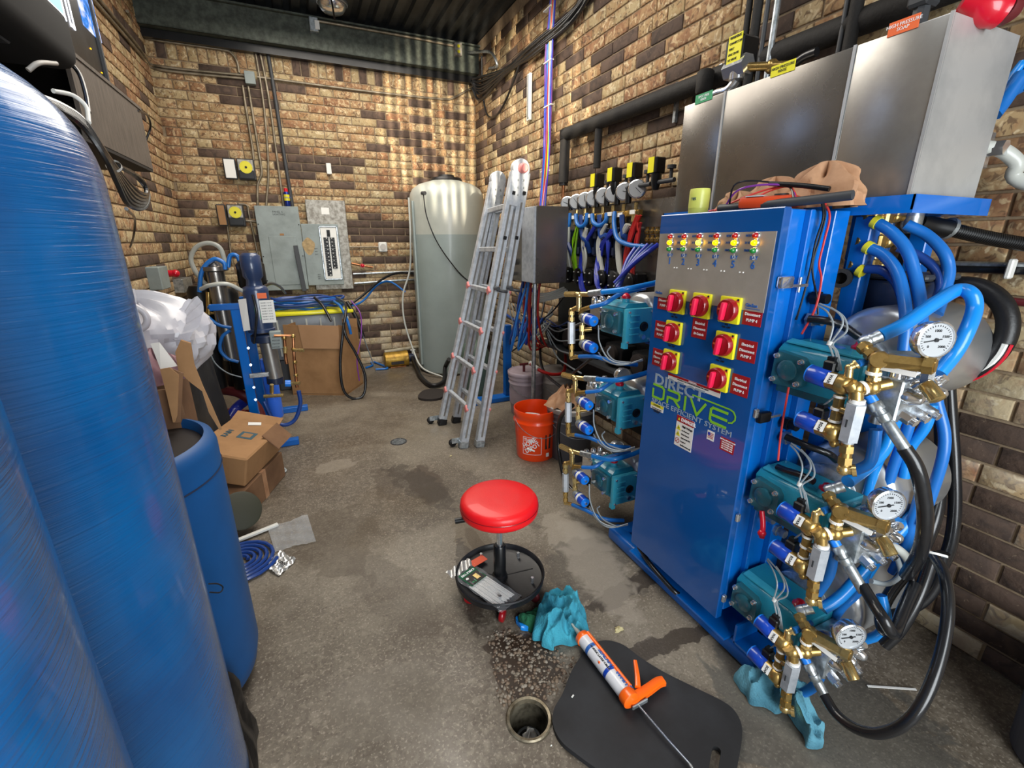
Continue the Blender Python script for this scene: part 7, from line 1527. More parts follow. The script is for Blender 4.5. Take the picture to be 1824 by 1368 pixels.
part('frame_bracket', MB().bx((-0.60, 3.47, 1.02), (-0.42, 3.52, 1.06), bev=0.004), 'blue_frame', t)
m = part('motor', MB().lathe(Q(467, 590), [(0.085, 0), (0.085, 0.02), (0.075, 0.025), (0.078, 0.28), (0.072, 0.30), (0.05, 0.31), (0.045, 0.35), (0.062, 0.37), (0.062, 0.50), (0.04, 0.52)], seg=28), 'navy_light', t)
c = Q(478, 560, 3.44)
part('data_label', MB().box((c.x, 3.435, c.z+0.02), (0.085, 0.004, 0.15)), 'white_label', m)
for k in range(7): part('lettering', text_mb(MB(), '220/380 V  60 HZ', (c.x-0.035, 3.432, c.z+0.075-k*0.018), X, Z, 0.006), 'ink_black', m)
part('tag', MB().box((c.x-0.02, 3.435, c.z+0.125), (0.055, 0.004, 0.035)), 'sign_orange', m)
part('green_label', MB().box((c.x-0.062, 3.447, c.z+0.02), (0.03, 0.004, 0.10)), 'sign_green', m)
a = Q(474, 600); 
part('pump_collar', MB().lathe(Vector((a.x, a.y, a.z-0.035)), [(0.07, 0), (0.095, 0.01), (0.095, 0.05), (0.08, 0.06)], seg=24), 'navy', t)
part('pump_column', MB().cyl(Q(476, 608), Q(490, 672), 0.052, seg=24), 'steel_brushed', t)
part('column_end', MB().cyl(Q(490, 672), Q(491, 682), 0.055, seg=24), 'navy', t)
part('membrane_housing', MB().lathe(Q(413, 640, 3.75), [(0.055, 0), (0.055, 0.62), (0.085, 0.63), (0.085, 0.655), (0.045, 0.66), (0.03, 0.70)], seg=24), 'steel_dark', t)
for u_, y_ in ((388, 3.9), (436, 3.9), (425, 4.1)): part('cartridge', MB().lathe(Q(u_, 690, y_), [(0.065, 0), (0.07, 0.02), (0.07, 0.72), (0.05, 0.76)], seg=20), 'black_plastic', t)
part('cartridge', MB().lathe(Q(408, 640, 3.95), [(0.06, 0), (0.06, 0.66), (0.07, 0.67)], seg=20), 'black_plastic', t)
part('control_cap', MB().lathe(Q(452, 512, 3.75), [(0.085, 0), (0.09, 0.02), (0.09, 0.16), (0.06, 0.19)], seg=24), 'black_plastic', t)
part('blue_cylinder', MB().lathe(Q(493, 742, 3.62), [(0.045, 0), (0.05, 0.01), (0.05, 0.44), (0.045, 0.45)], seg=20), 'cyl_blue', t)
part('white_rag', MB().prism([Q(424, 534, 3.45), Q(438, 532, 3.44), Q(446, 588, 3.45), Q(434, 590, 3.45)], (0.0, 0.01, 0.0)), 'paper_white', t)
part('switch_box', MB().box(Q(492, 605, 3.42), (0.07, 0.05, 0.12), bev=0.004), 'panel_gray', t)
for k in range(4): part('lettering', text_mb(MB(), 'MOTOR', Q(485, 602+k*6, 3.393), X, Z, 0.009), 'ink_black', t)
def cp(pts, r=0.011, y=3.40): return MB().tube([Q(u, v, y) for u, v in pts], r, 10, 0)
part('copper_pipe', cp([(488, 598), (522, 598), (524, 640), (529, 690)]), 'copper', t)
part('copper_pipe', cp([(506, 598), (509, 640), (511, 648)]), 'copper', t)
for u, v in ((506, 602), (522, 599), (523, 622), (508, 622), (525, 645), (527, 668)): part('joint', MB().sphere(Q(u, v, 3.40), 0.016, 8), 'brass', t)
for (u0, v0, u1, v1) in ((524, 624, 541, 624), (508, 618, 508, 630), (515, 684, 534, 682), (470, 706, 505, 704), (484, 700, 484, 685)): part('valve', MB().cyl(Q(u0, v0, 3.39), Q(u1, v1, 3.37), 0.013, seg=8), 'brass_bright', t)
part('solenoid_coil', MB().cyl(Q(508, 683, 3.38), Q(518, 683, 3.38), 0.024, seg=12), 'coil_cap', t)
part('pipe_clamp', MB().box(Q(462, 668, 3.44), (0.12, 0.03, 0.03), bev=0.004), 'zinc', t)
for v in (555, 580, 620, 650, 690, 712): part('bolt', MB().cyl(Q(434+(v-560)*0.14, v, 3.475), Q(434+(v-560)*0.14, v, 3.46), 0.008, seg=8), 'chrome', t)
hs = [('blue hose arching up left of the filter unit top', [(355, 520, 3.7), (360, 482, 3.7), (380, 462, 3.7), (398, 468, 3.7), (401, 480, 3.7)], 'blue_hose', .014), ('small blue hose hoop over the right of the filter housing', [(406, 476, 3.75), (410, 456, 3.75), (422, 456, 3.75), (428, 475, 3.75), (428, 505, 3.75)], 'blue_hose', .014),
      ('clear hose loop rising highest beside the left wall', [(401, 468, 3.8), (392, 442, 3.8), (372, 433, 3.8), (350, 440, 3.8), (340, 462, 3.8), (352, 490, 3.8), (368, 508, 3.8)], 'clear_tube', .015), ('pale hose arching from the white bag to the navy motor', [(358, 515, 3.5), (375, 508, 3.45), (405, 506, 3.45), (432, 518, 3.5)], 'white_tube', .013),
      ('blue hose sagging behind the blue post', [(368, 563, 3.7), (388, 578, 3.7), (412, 584, 3.7)], 'blue_hose', .012), ('blue hose bulging left of the blue post at mid height', [(410, 588, 3.7), (396, 600, 3.7), (392, 622, 3.7), (405, 638, 3.7), (425, 645, 3.7)], 'blue_hose', .012),
      ('dark blue hose looping from the brass valves down to the blue frame', [(532, 696, 3.4), (535, 720, 3.4), (525, 748, 3.4), (505, 757, 3.4), (485, 745, 3.42), (470, 715, 3.44)], 'blue_dark_hose', .014), ('short blue hose crossing beside the blue bracket', [(372, 548, 3.6), (390, 545, 3.55), (412, 543, 3.5)], 'blue_hose', .012),
      ('thin grey wire hanging in front of the black quilted cover', [(350, 594, 3.2), (368, 612, 3.2), (382, 645, 3.25), (405, 664, 3.3), (430, 672, 3.4)], 'gray_wire', .004), ('black cord arching from the motor behind the blue coil', [(470, 510, 3.6), (485, 505, 3.8), (500, 512, 4.2), (508, 522, 4.6)], 'black_hose', .011),
      ('black cord down the front of the navy motor', [(450, 525, 3.42), (457, 555, 3.40), (455, 590, 3.41), (452, 612, 3.42)], 'black_hose', .008)]
for lb, pts, m, r in hs: hose('hose', lb, 'hose', [P(*p[:2], y=p[2]) for p in pts], r, m, None, seg=8)
solo('valve_stack', MB().cyl(P(371, 520, y=3.75), P(372, 560, y=3.75), 0.016, seg=8).cyl(P(364, 558, y=3.75), P(388, 558, y=3.75), 0.010, seg=8), 'brass', 'small brass valve stack left of the filter housing', 'valve', P(371, 560, y=3.75))
# hoses on the floor, cartons
def floor_hose(lb, pts, r, m, name='hose'): return hose(name, lb, 'hose', [P(u, v, z=z) for u, v, z in pts], r, m, None, seg=12)
floor_hose('burgundy suction hose curving over the blue hoses by the filter unit', [(350, 690, .30), (385, 694, .33), (425, 700, .33), (455, 722, .22), (466, 745, .12), (468, 762, .06)], 0.036, 'burgundy')
floor_hose('second burgundy hose lying lower behind the blue hoses', [(372, 735, .05), (400, 733, .05), (440, 736, .05)], 0.03, 'burgundy')
floor_hose('thick blue hose slanting up behind the open floor carton', [(375, 785, .04), (400, 760, .08), (420, 728, .16), (440, 712, .22)], 0.040, 'blue_tube')
floor_hose('thick blue hose lying flat under the slanting one', [(370, 760, .04), (395, 745, .05), (425, 745, .05), (445, 755, .05)], 0.040, 'blue_tube')
floor_hose('blue hose bent round the foot of the filter frame', [(425, 765, .05), (448, 750, .05), (455, 730, .07), (450, 700, .15)], 0.030, 'blue_dark_hose')
solo('hose_coupling', MB().cyl(P(468, 760, z=.07), P(466, 772, z=.045), 0.036, seg=14), 'zinc', 'silver coupling on the end of the burgundy hose', 'coupling', P(466, 772, z=.03))
def box_thing(name, lb, a, b, d, z0, h, mat, extra=None):
    t = thing(name, lb, 'box', (Vector(a)+Vector(d))/2); return t
# upper carton lying on its side, on a second carton
A0 = Vector((-0.60, 2.62, 0.0))
Rb = Matrix.Rotation(-0.35, 3, 'Z')
t = thing('carton', 'flat brown carton under the blue-printed one beside the blue drum', 'box', (-0.46, 2.72, 0))
part('box', MB().box((-0.50, 2.80, 0.085), (0.28, 0.52, 0.17), Rb, bev=0.004), 'cardboard_dark', t)
part('tape', MB().box((-0.50, 2.80, 0.086), (0.285, 0.04, 0.175), Rb), 'paper_brown', t)
t = thing('carton', 'open brown carton with blue square print lying tilted on the flat carton', 'box', (-0.46, 2.80, 0.17))
Rt = Matrix.Rotation(-0.35, 3, 'Z') @ Matrix.Rotation(0.22, 3, 'Y')
cb0 = Vector((-0.485, 2.84, 0.29))
part('box', MB().box(cb0, (0.30, 0.46, 0.17), Rt, bev=0.008), 'cardboard', t)
nz = Rt @ Z; rx = Rt @ X; ry = Rt @ Y
part('blue_print', MB().box(cb0+nz*0.0855+rx*0.03+ry*0.03, (0.085, 0.085, 0.002), Rt), 'ink_carton', t)
part('print_hole', MB().box(cb0+nz*0.0870+rx*0.03+ry*0.03, (0.05, 0.05, 0.001), Rt), 'cardboard', t)
part('lettering', text_mb(MB(), 'RAIN', cb0+nz*0.0868+rx*-0.06-ry*0.03, ry, -rx, 0.03, bold=0.03), 'ink_carton', t)
part('torn_flap', MB().box(cb0+ry*0.26+nz*0.075-rx*0.02, (0.28, 0.12, 0.006), Rt @ Matrix.Rotation(0.35, 3, 'X')), 'cardboard', t)
part('side_flap', MB().box(cb0+rx*0.165+ry*0.12+nz*0.07, (0.12, 0.2, 0.006), Rt @ Matrix.Rotation(0.6, 3, 'Y')), 'cardboard_dark', t)
part('tape', MB().box(cb0+ry*0.19+nz*0.088+rx*0.0, (0.07, 0.04, 0.002), Rt @ Matrix.Rotation(0.4, 3, 'Z')), 'white_label', t)
part('barcode', MB().box(cb0-ry*0.22-rx*0.08+nz*0.0862, (0.07, 0.03, 0.001), Rt), 'ink_black', t)
t = thing('tape_roll', 'olive round disc leaning at the foot of the flat carton', 'disc', P(420, 905, z=0.0))
c = Vector((-0.47, 2.46, 0.10)); part('disc', MB().lathe(c, [(0.09, 0), (0.10, 0.005), (0.10, 0.03), (0.09, 0.035)], axis=(0.35, -0.75, 0.55), seg=36), mk('olive', '#35362a', 0.6), t)
# glass ring lying near the cartons
c = P(498, 840, z=0.008)
solo('clear_ring', MB().lathe(c-Z*0.004, [(0.04, 0), (0.045, 0.006), (0.04, 0.014), (0.034, 0.012), (0.034, 0.002)], seg=24).box(c-Vector((0.05, 0.0, -0.002)), (0.03, 0.015, 0.01)), 'clear_resin', 'small clear plastic ring fitting on the floor right of the cartons', 'fitting', c)
# stick, film, wrapper, blue coil
a, b = P(425, 962, z=0.015), P(492, 935, z=0.015)
solo('white_trim_stick', MB().box((a+b)/2-(b-a)*0.1, ((b-a).length*1.3, 0.022, 0.014), Matrix.Rotation(math.atan2((b-a).y, (b-a).x), 3, 'Z'), bev=0.002), 'white_plastic', 'narrow white plastic strip on the floor pointing at the clear film', 'strip', (a+b)/2)
fc = [P(u, v, z=0.004) for u, v in ((476, 940), (548, 918), (563, 965), (520, 968), (490, 983))]
def film(fcs, nm, mat, lb, amp=0.008, n=16, cat='film'):
    o, p, q, r = fcs[:4]
    def f(u, v):
        b_ = (o*(1-u)+p*u)*(1-v)+(r*(1-u)+q*u)*v
        return Vector((b_.x, b_.y, 0.003+amp*(0.6+0.4*math.sin(9*u+4*v)+0.5*math.sin(17*v-6*u+1)*0.6+0.3*math.sin(31*u))))
    return solo(nm, MB().grid(f, n, n), mat, lb, cat, o)
film([fc[0], fc[1], fc[2], fc[4]], 'clear_film', 'film', 'empty clear plastic bag lying on the floor left of centre')
wp = [P(u, v, z=0.004) for u, v in ((500, 982), (528, 998), (497, 1027), (474, 1012))]
film(wp, 'foil_wrapper', mk('foil', '#b9bcbd', 0.28, 0.7, col2='#e6e6e4', ns=30), 'torn silver foil wrapper with small black print on the floor', 0.012, 18, 'wrapper')
c = P(494, 1000, z=0.026)
d_ = (wp[1]-wp[0]).normalized(); n_ = Vector((-d_.y, d_.x, 0))
solo('print_patch', text_mb(MB(), 'OPEN', c, d_, n_, 0.014, bold=0.04), 'ink_black', 'small black print on the silver foil wrapper', 'print', c)
cc = P(430, 1003, z=0.0)
t = thing('coiled_flat_hose', 'dark blue flat hose coiled on the floor behind the blue drum', 'hose', cc)
part('coil', MB().tube([cc+Vector((math.cos(a)*(0.03+0.0042*a), math.sin(a)*(0.03+0.0042*a)*1.0, 0.014)) for a in [k*0.35 for k in range(90)]], 0.009, 6, 1), 'blue_dark_hose', t)
# ------------------------------------------------------------------ foreground
# stool: 14 inch tray on castors
sc_ = Vector((0.600, 1.478, 0)); TR = 0.186; TZ = 0.098
t = thing('rolling_stool', 'round red-topped mechanic stool with black tool tray on castors', 'stool', sc_)
def tray_p(zoff): return sc_+Z*zoff
part('tray', MB().lathe(sc_+Z*(TZ-0.02), [(TR-0.02, 0), (TR, 0.006), (TR, 0.028), (TR+0.004, 0.032), (TR, 0.036), (TR-0.006, 0.032), (TR-0.008, 0.012), (TR-0.02, 0.008), (0.02, 0.008)], seg=72), 'tray_black', t)
part('column_sleeve', MB().lathe(sc_+Z*(TZ-0.012), [(0.032, 0), (0.032, 0.012), (0.026, 0.016), (0.026, 0.155), (0.022, 0.16)], seg=24), 'black_plastic', t)
part('piston', MB().cyl(sc_+Z*(TZ+0.14), sc_+Z*0.40, 0.013, seg=18), 'chrome', t)
SZ = 0.405
s = part('seat', MB().lathe(sc_+Z*SZ, [(0.0940, -0.004), (0.1457, 0), (0.1560, 0.01), (0.1584, 0.025), (0.1560, 0.034), (0.1575, 0.037), (0.1560, 0.052), (0.1485, 0.062), (0.1316, 0.068), (0.0752, 0.0705), (0.0188, 0.071)], seg=80), 'seat_red', t)
part('piping', MB().tube([sc_+Vector((math.cos(a)*0.1572, math.sin(a)*0.1572, SZ+0.0355)) for a in [k*PI/24 for k in range(49)]], 0.0022, 6, 1), 'knob_red', s)
part('seat_plate', MB().bx(sc_+Vector((-0.06, -0.06, SZ-0.012)), sc_+Vector((0.06, 0.06, SZ-0.004))), 'black_plastic', t)
part('height_lever', MB().tube([sc_+Vector((0, 0, SZ-0.012)), sc_+Vector((-0.12, 0.02, SZ-0.014)), sc_+Vector((-0.168, 0.035, SZ-0.022))], 0.005, 8, 3).tube([sc_+Vector((-0.135, 0.028, SZ-0.018)), sc_+Vector((-0.175, 0.04, SZ-0.022))], 0.012, 10, 0), 'black_plastic', t)
for k in range(5):
    a = math.radians(-112+k*72); c = sc_+Vector((math.cos(a)*0.142, math.sin(a)*0.142, 0))
    w = part('castor', MB().box(c+Z*0.062, (0.026, 0.026, 0.034), bev=0.003).cyl(c+Z*0.03, c+Z*0.088, 0.006, seg=8), 'chrome', t)
    tx = Vector((math.cos(a+1.2), math.sin(a+1.2), 0)); part('wheel', MB().lathe(c+Z*0.026-tx*0.010+Vector((0.004, -0.012, 0)), [(0.022, 0), (0.0255, 0.003), (0.0255, 0.017), (0.022, 0.02)], axis=tx, seg=20), 'knob_red' if k in (0, 4) else 'burgundy', w)
    part('bolt', MB().cyl(c+Z*(TZ-0.006), c+Z*(TZ+0.016), 0.007, seg=6), 'chrome', t)
    part('tray_seam', MB().box(sc_+Vector((math.cos(a+0.6)*0.09, math.sin(a+0.6)*0.09, TZ-0.0112)), (0.12, 0.004, 0.002), Matrix.Rotation(a+0.6, 3, 'Z')), 'black_plastic', t)
# pack of cable ties on the tray
c = sc_+Vector((-0.085, -0.045, TZ-0.004)); ang = math.radians(-66)
Rp = Matrix.Rotation(ang, 3, 'Z'); dx, dy = Rp @ X, Rp @ Y
t = thing('cable_tie_pack', 'clear bag of white cable ties with a printed card lying on the stool tray', 'pack', c)
for k in range(20):
    o = (k-9.5)*0.0046; part('cable_tie', MB().box(c+dx*(0.035+0.004*math.sin(k*2.1))+dy*o+Z*(0.006+0.002*math.sin(k*1.7)), (0.165, 0.0042, 0.0024), Rp), 'paper_white', t)
def pk(u, v): return c+dx*(-0.135+0.285*u)+dy*(-0.058+0.116*v)+Z*(0.0125+0.0025*math.sin(23*u+3*v)+0.002*math.sin(31*v))
part('bag', MB().grid(pk, 30, 12), 'pack_film', t)
part('bag_seal', MB().grid(lambda u, v: c+dx*(-0.175+0.05*u)+dy*(-0.062+0.124*v)+Z*(0.014+0.005*math.sin(19*v+6*u)), 8, 16), 'foil', t)
part('card', MB().box(c-dx*0.075+Z*0.014, (0.085, 0.085, 0.0012), Rp), 'cloth_green', t)
part('card_picture', MB().box(c-dx*0.062+Z*0.0148, (0.055, 0.075, 0.001), Rp), 'leather_dark', t)
part('card_motif', MB().box(c-dx*0.062+dy*0.012+Z*0.0156, (0.03, 0.02, 0.0006), Rp), 'brass_bright', t)
part('lettering', text_mb(MB(), 'CABLE TIES', c-dx*0.108+dy*0.036+Z*0.0154, -dy, dx*-1 if False else dx*1.0, 0.010, bold=0.03), 'ink_white', t)
part('lettering', text_mb(MB(), '8 in', c-dx*0.05+dy*-0.005+Z*0.0156, -dy, dx, 0.010, bold=0.03), 'sign_green', t)
solo('loose_card', MB().box(c-dx*0.128+dy*0.085+Z*0.012, (0.04, 0.075, 0.001), Matrix.Rotation(ang-0.1, 3, 'Z')), 'meter_orange', 'small dark red printed card leaning by the stool column', 'card', c-dx*0.128+dy*0.085)
# cloths
def cloth(name, lb, outline, mat, seed, hgt, cat='cloth', grp=None):
    """a dropped cloth: domed heap with radial folds inside a traced outline"""
    pts = [P(u, v, z=0.0) for u, v in outline]; n = len(pts); ctr = sum(pts, Vector())/n
    rr = random.Random(seed); ph = [rr.uniform(0, 6.28) for _ in range(6)]
    def f(u, v):
        s = (u % 1.0)*n; i = int(s) % n; w = s-int(s)
        p0, p1, p2, p3 = pts[i-1], pts[i], pts[(i+1) % n], pts[(i+2) % n]
        e = 0.5*((2*p1)+(p2-p0)*w+(2*p0-5*p1+4*p2-p3)*w*w+(3*p1-p0-3*p2+p3)*w**3)
        r = math.sin(v*PI/2); a = u*2*PI
        q = ctr.lerp(e, r)
        w1 = noise.noise(Vector((q.x*16+seed, q.y*16, 0.3))); w2 = abs(noise.noise(Vector((q.x*26+seed*2, q.y*22, 1.7)))); w3 = noise.noise(Vector((q.x*60, q.y*60, seed)))
        h = hgt*(math.cos(v*PI/2)**0.55)*(0.62+0.75*w1+0.9*(0.35-w2))+hgt*0.25*max(0, 0.5-w2*2)*math.sin(v*PI)+0.004+0.004*w3
        e2 = 0.010*noise.noise(Vector((q.x*30, q.y*30, 5.0)))*v
        return Vector((q.x+e2, q.y-e2, max(0.004, h)))
    return solo(name, MB().grid(f, 120, 34), mat, lb, cat, ctr, grp, sharp=1.2)
cloth('microfibre_cloth', 'bright teal microfibre cloth heaped at the caulk gun nozzle', [(950, 1140), (958, 1100), (975, 1068), (1010, 1062), (1035, 1085), (1044, 1120), (1046, 1135), (1022, 1152), (998, 1150), (985, 1160), (968, 1154), (962, 1143)], 'cloth_teal', 3, 0.085)
cloth('microfibre_cloth', 'grey-teal microfibre cloth sprawled under the lowest brass fittings', [(1305, 1205), (1325, 1200), (1345, 1170), (1375, 1190), (1420, 1215), (1440, 1240), (1440, 1270), (1455, 1290), (1470, 1315), (1462, 1335), (1440, 1335), (1425, 1310), (1412, 1290), (1400, 1265), (1385, 1275), (1360, 1262), (1340, 1258), (1320, 1235)], 'cloth_teal2', 8, 0.075)
cloth('green_rag', 'dark green rag between the stool castor and the teal cloth', [(925, 1108), (940, 1095), (958, 1090), (970, 1100), (962, 1122), (945, 1128)], 'cloth_green', 5, 0.04)
cloth('blue_rag', 'small bright blue scrap of cloth left of the dark green rag', [(917, 1106), (928, 1100), (936, 1112), (948, 1120), (940, 1126), (925, 1122)], 'blue_hose_bright', 6, 0.02)
# foam kneeling mat
ml = [(1040, 1160), (1018, 1195), (1002, 1235), (987, 1262), (985, 1290), (1000, 1320), (1030, 1345), (1062, 1368), (1110, 1400), (1190, 1430), (1260, 1420), (1305, 1385), (1318, 1340), (1322, 1298), (1312, 1270), (1290, 1250), (1240, 1225), (1180, 1195), (1140, 1170), (1110, 1148), (1080, 1140), (1055, 1146)]
MP = [P(u, v, z=0.02) for u, v in ml]; MPs = smooth_pts(MP+[MP[0]], 5)[:-1]
t = thing('kneeling_mat', 'black foam kneeling mat with rounded corners under the caulk gun', 'mat', P(1140, 1290, z=0))
mb = MB(); hole = []
ce = P(1274, 1352, z=0.02); hd_ = (P(1276, 1334, z=0.02)-P(1270, 1368, z=0.02)).normalized(); hs_ = Vector((-hd_.y, hd_.x, 0))
for k in range(20):
    a = 2*PI*k/20; hole.append(ce+hd_*(math.cos(a)*0.012+(0.028 if math.cos(a) > 0 else -0.028))+hs_*math.sin(a)*0.012)
for z, inset in ((0.002, 0.0), (0.017, 0.0)):
    pass
ov = [mb.bm.verts.new((p.x, p.y, 0.019)) for p in MPs]; hv = [mb.bm.verts.new((p.x, p.y, 0.019)) for p in hole]
es = [mb.bm.edges.new((ov[i], ov[(i+1) % len(ov)])) for i in range(len(ov))]+[mb.bm.edges.new((hv[i], hv[(i+1) % 20])) for i in range(20)]
bmesh.ops.triangle_fill(mb.bm, edges=es, use_beauty=True)
lo = [mb.bm.verts.new((p.x, p.y, 0.002)) for p in MPs]; lh = [mb.bm.verts.new((p.x, p.y, 0.002)) for p in hole]
mb.join(lo, ov); mb.join(hv, lh)
part('foam', mb, 'mat_foam', t, sharp=0.9)
# caulk gun on the mat
A = P(1036, 1134, z=0.055); Bg = P(1118, 1240, z=0.055); d = (Bg-A).normalized(); L = (Bg-A).length; sd = d.cross(Z).normalized()
t = thing('caulk_gun', 'orange caulk gun loaded with a white printed tube lying on the mat', 'caulk gun', A-Z*0.03)
tube_ = part('sealant_tube', MB().cyl(A+d*0.008, A+d*(L-0.005), 0.0245, seg=32), mk('tube_white', '#d5d6da', 0.35, coat=0.3), t)
part('nozzle', MB().cyl(A, A-d*0.065, 0.011, 0.004, seg=14), 'poly_white', tube_)
for k, (s_, off, hh, m) in enumerate((('ALEX PLUS', 0.35, 0.014, 'ink_blue'), ('WHITE', 0.72, 0.016, 'ink_blue'), ('ACRYLIC LATEX CAULK', 0.25, 0.007, 'ink_black'))):
    b_ = A+d*(L*off)+Z*0.0248+sd*(0.004 if k < 2 else -0.009)*-1
    part('lettering', text_mb(MB(), s_ if k else 'SEALANT', b_, d, sd*-1, hh, bold=0.03), m, tube_)
for k in (0.22, 0.62): part('print_band', MB().lathe(A+d*L*k, [(0.0248, 0), (0.0248, 0.014)], axis=d, seg=32, cap0=False, cap1=False), 'coil_blue' if k > .5 else 'ink_blue', tube_)
part('cap_ring', MB().lathe(A, [(0.0235, -0.004), (0.0275, 0), (0.0275, 0.016), (0.024, 0.017)], axis=d, seg=28), 'gun_orange', t)
part('cradle', MB().grid(lambda u, v: A+d*(0.01+u*(L-0.01))+(sd*-math.cos(v*PI*0.55+0.1)+Z*-math.sin(v*PI*0.55+0.1)*1)*0.0272, 12, 10), 'gun_orange', t, thick=0.001)
part('side_rail', MB().box(A+d*L*0.5-sd*-0.018+Z*0.018, (0.005, 0.006, 0.006)).tube([A+d*0.01+sd*-0.018+Z*0.021, A+d*(L-0.01)+sd*-0.018+Z*0.021], 0.0065, 8, 0), 'gun_orange', t)
Ce = Bg
part('end_collar', MB().lathe(Ce-d*0.012, [(0.026, 0), (0.029, 0.004), (0.029, 0.03), (0.022, 0.035)], axis=d, seg=28), 'gun_orange', t)
g1, g2 = P(1122, 1248, z=0.05), P(1180, 1214, z=0.035)
def blade(pts, w, th, mat, name, par):
    pts = smooth_pts(pts, 5); mb = MB(); rings = []
    for i, p in enumerate(pts):
        tt = (pts[min(i+1, len(pts)-1)]-pts[max(i-1, 0)]).normalized(); n = tt.cross(Z).normalized(); ww = w(i/(len(pts)-1)) if callable(w) else w
        rings.append([mb.bm.verts.new(p+n*ww*a+Z*th*b) for a, b in ((-1, -.7), (-.7, -1), (.7, -1), (1, -.7), (1, .7), (.7, 1), (-.7, 1), (-1, .7))])
    for a, b in zip(rings[:-1], rings[1:]): mb.join(a, b)
    mb.bm.faces.new(rings[0][::-1]); mb.bm.faces.new(rings[-1]); return part(name, mb, mat, par)
blade([P(1108, 1225, z=0.05), P(1122, 1246, z=0.048), P(1136, 1240, z=0.045), P(1155, 1228, z=0.04), P(1172, 1216, z=0.038), P(1182, 1213, z=0.036)], lambda f: 0.022-0.014*f if f < 0.4 else 0.0165-0.004*(f-.4), 0.010, 'gun_orange', 'handle', t)
blade([P(1136, 1224, z=0.052), P(1135, 1205, z=0.055), P(1133, 1190, z=0.055), P(1131, 1178, z=0.055)], lambda f: 0.009-0.003*f, 0.007, 'gun_orange', 'trigger', t)
part('lettering', text_mb(MB(), 'NEWBORN', P(1124, 1243, z=0.0595), P(1140, 1236, z=0.06)-P(1124, 1243, z=0.06), P(1120, 1230, z=0.06)-P(1124, 1243, z=0.06), 0.006), 'ink_black', t) if False else None
part('release_plate', MB().box(P(1140, 1254, z=0.045), (0.062, 0.006, 0.016), Matrix.Rotation(math.atan2(sd.y, sd.x), 3, 'Z'), bev=0.002), 'zinc', t)
part('push_rod', MB().tube([P(1124, 1240, z=0.05), P(1142, 1262, z=0.048), P(1190, 1318, z=0.044), P(1228, 1360, z=0.04)], 0.0035, 8, 1).tube([P(1228, 1360, z=0.04), P(1233, 1368, z=0.035), P(1230, 1374, z=0.03), P(1212, 1374, z=0.028)], 0.0042, 8, 3), 'chrome', t)
# clean-out pipe sunk in the floor
t = thing('cleanout_pipe', 'open round metal-rimmed drain pipe sunk in the floor at the bottom', 'drain', (HC.x, HC.y, 0))
part('rim', MB().lathe((HC.x, HC.y, -0.01), [(HR-0.002, 0), (HR+0.004, 0.004), (HR+0.006, 0.014), (HR+0.002, 0.018), (HR-0.006, 0.016), (HR-0.008, 0)], seg=40, cap0=False, cap1=False), mk('rim_metal', '#8f8672', 0.4, 0.6, col2='#5c5240', ns=30), t)
part('wall', MB().lathe((HC.x, HC.y, -0.13), [(HR-0.02, 0), (HR-0.006, 0.05), (HR-0.004, 0.125)], seg=40, cap0=False, cap1=False), mk('pipe_wall', '#6f695a', 0.45, 0.3, col2='#2e281e', ns=25), t)
part('bottom', MB().cyl((HC.x, HC.y, -0.135), (HC.x, HC.y, -0.13), HR-0.018, seg=32), 'leather_dark', t)
part('inner_ring', MB().lathe((HC.x, HC.y, -0.10), [(0.034, 0), (0.040, 0.006), (0.040, 0.014), (0.032, 0.014)], seg=28, cap0=False, cap1=False), 'gray_dark', t)
solo('paper_scrap', crumple((HC.x+0.004, HC.y-0.004, -0.128), 0.026, 0.030, 0.075, 31, 16, 7, 0.35), 'paper_white', 'pale crumpled scrap down inside the open drain pipe', 'scrap', (HC.x, HC.y, -0.128))
# broken patch of wet pebbles round the pipe
rnd = random.Random(77); cnt = 0; pm = [MB(), MB()]
poly = [P(u, v, z=0) for u, v in ((868, 1130), (900, 1120), (1000, 1160), (1035, 1180), (1010, 1215), (985, 1250), (965, 1245), (925, 1240), (900, 1270), (888, 1260), (880, 1200))]
def inside(p):
    r = False
    for i in range(len(poly)):
        a, b = poly[i], poly[i-1]
        if (a.y > p.y) != (b.y > p.y) and p.x < (b.x-a.x)*(p.y-a.y)/(b.y-a.y)+a.x: r = not r
    return r
xs_ = [p.x for p in poly]; ys_ = [p.y for p in poly]
while cnt < 620:
    p = Vector((rnd.uniform(min(xs_), max(xs_)), rnd.uniform(min(ys_), max(ys_)), 0))
    if not inside(p) or (p-HC).length < HR+0.006: continue
    r = rnd.choice((0.003, 0.004, 0.005, 0.0065, 0.009)); m = pm[cnt % 2]
    q = bmesh.ops.create_icosphere(m.bm, subdivisions=1, radius=r)
    bmesh.ops.transform(m.bm, matrix=Matrix.Translation(p+Z*r*0.12) @ Matrix.Rotation(rnd.uniform(0, 6), 4, 'Z') @ Matrix.Diagonal((1, rnd.uniform(.6, 1), 0.55, 1)), verts=q['verts']); cnt += 1
for i, m in enumerate(pm):
    o = part('pebbles', m, 'gravel_a' if i else 'gravel_b', floor, sharp=3.0, kind='stuff')
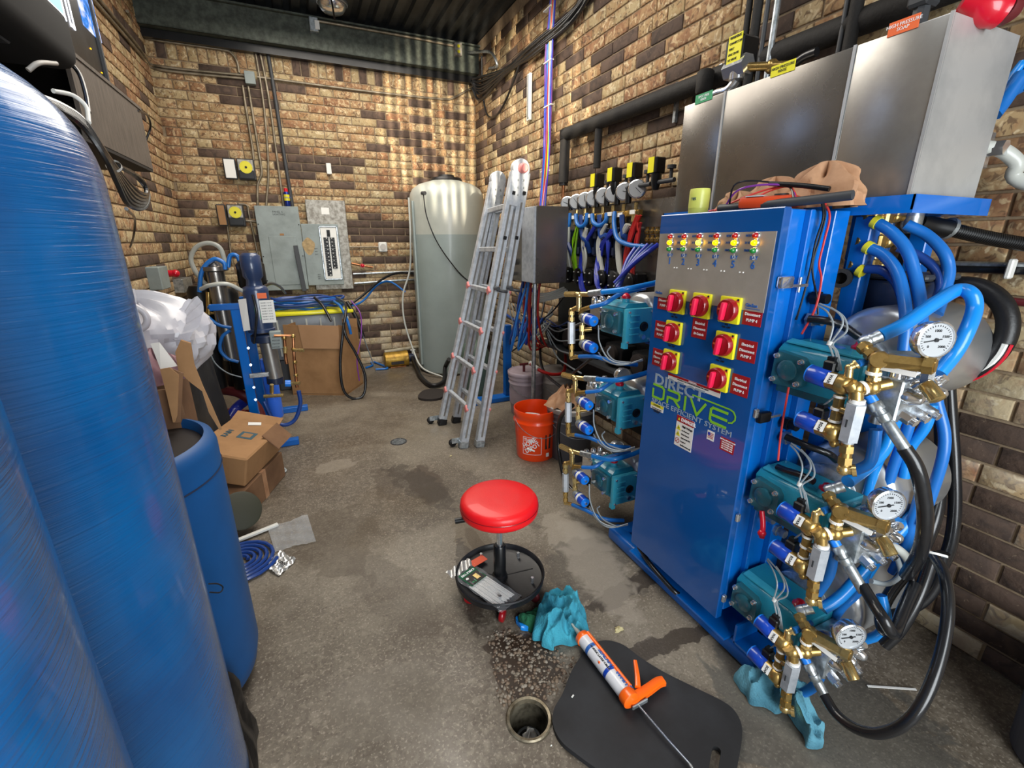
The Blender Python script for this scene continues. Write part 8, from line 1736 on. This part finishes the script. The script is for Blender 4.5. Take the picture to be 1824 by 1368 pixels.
# litter
def chip(u, v, w, h, ang, mat, lb, nm='scrap', z=0.003):
    c = P(u, v, z=z); return solo(nm, MB().box(c, (w, h, 0.003), Matrix.Rotation(ang, 3, 'Z'), bev=0.001), mat, lb, 'scrap', c)
c = P(1102, 1122, z=0.0); solo('foam_scrap', crumple((c.x, c.y, 0.0), 0.018, 0.012, 0.012, 41, 16, 6, 0.35), 'lint', 'yellowish crumb of foam between the stool and the blue rail', 'scrap', c)
a, b = P(1545, 1222, z=0.004), P(1632, 1228, z=0.004)
solo('loose_strip', MB().box((a+b)/2, ((b-a).length, 0.007, 0.002), Matrix.Rotation(math.atan2((b-a).y, (b-a).x), 3, 'Z')), 'paper_white', 'loose white cable tie lying on the floor inside the big hose loop', 'cable tie', (a+b)/2)
chip(1020, 1240, 0.012, 0.005, 0.5, 'white_plastic', 'tiny white clip on the left of the kneeling mat', z=0.022)
chip(803, 812, 0.02, 0.012, 0.8, 'lint', 'tiny pale chip on the floor by the ladder foot')
chip(982, 1328, 0.006, 0.003, 0.3, 'white_plastic', 'white speck on the floor right of the open drain pipe')
# dark bin at the right edge
t = thing('dark_bin', 'dark purple-grey bin only half in view at the lower right edge', 'bin', (1.98, 0.30, 0))
bcn = P(1850, 1290, z=0.0)
bcn = Vector((1.84, 0.16, 0))
part('bin', MB().lathe(bcn, [(0.13, 0), (0.14, 0.01), (0.155, 0.30), (0.17, 0.31), (0.17, 0.33), (0.15, 0.33), (0.13, 0.05)], seg=36), 'bucket_gray', t)
t.location = (0, 0, 0)
t.location = bcn
for ch in children(t):
    for v in ch.data.vertices: v.co += Vector((1.98, 0.30, 0))-bcn
# ------------------------------------------------------------------ put every bundle's empty at the foot of its tubes
for o in list(bpy.data.objects):
    if o.parent is None and o.type == 'EMPTY' and o.location.length < 1e-6 and o.get('label'):
        ch = [c for c in bpy.data.objects if c.parent == o]
        if not ch: continue
        vs3 = [v.co for c in ch for v in c.data.vertices]
        ctr = Vector((sum(v.x for v in vs3)/len(vs3), sum(v.y for v in vs3)/len(vs3), min(v.z for v in vs3)))
        for c in ch:
            c.data.transform(Matrix.Translation(-ctr))
        o.location = ctr
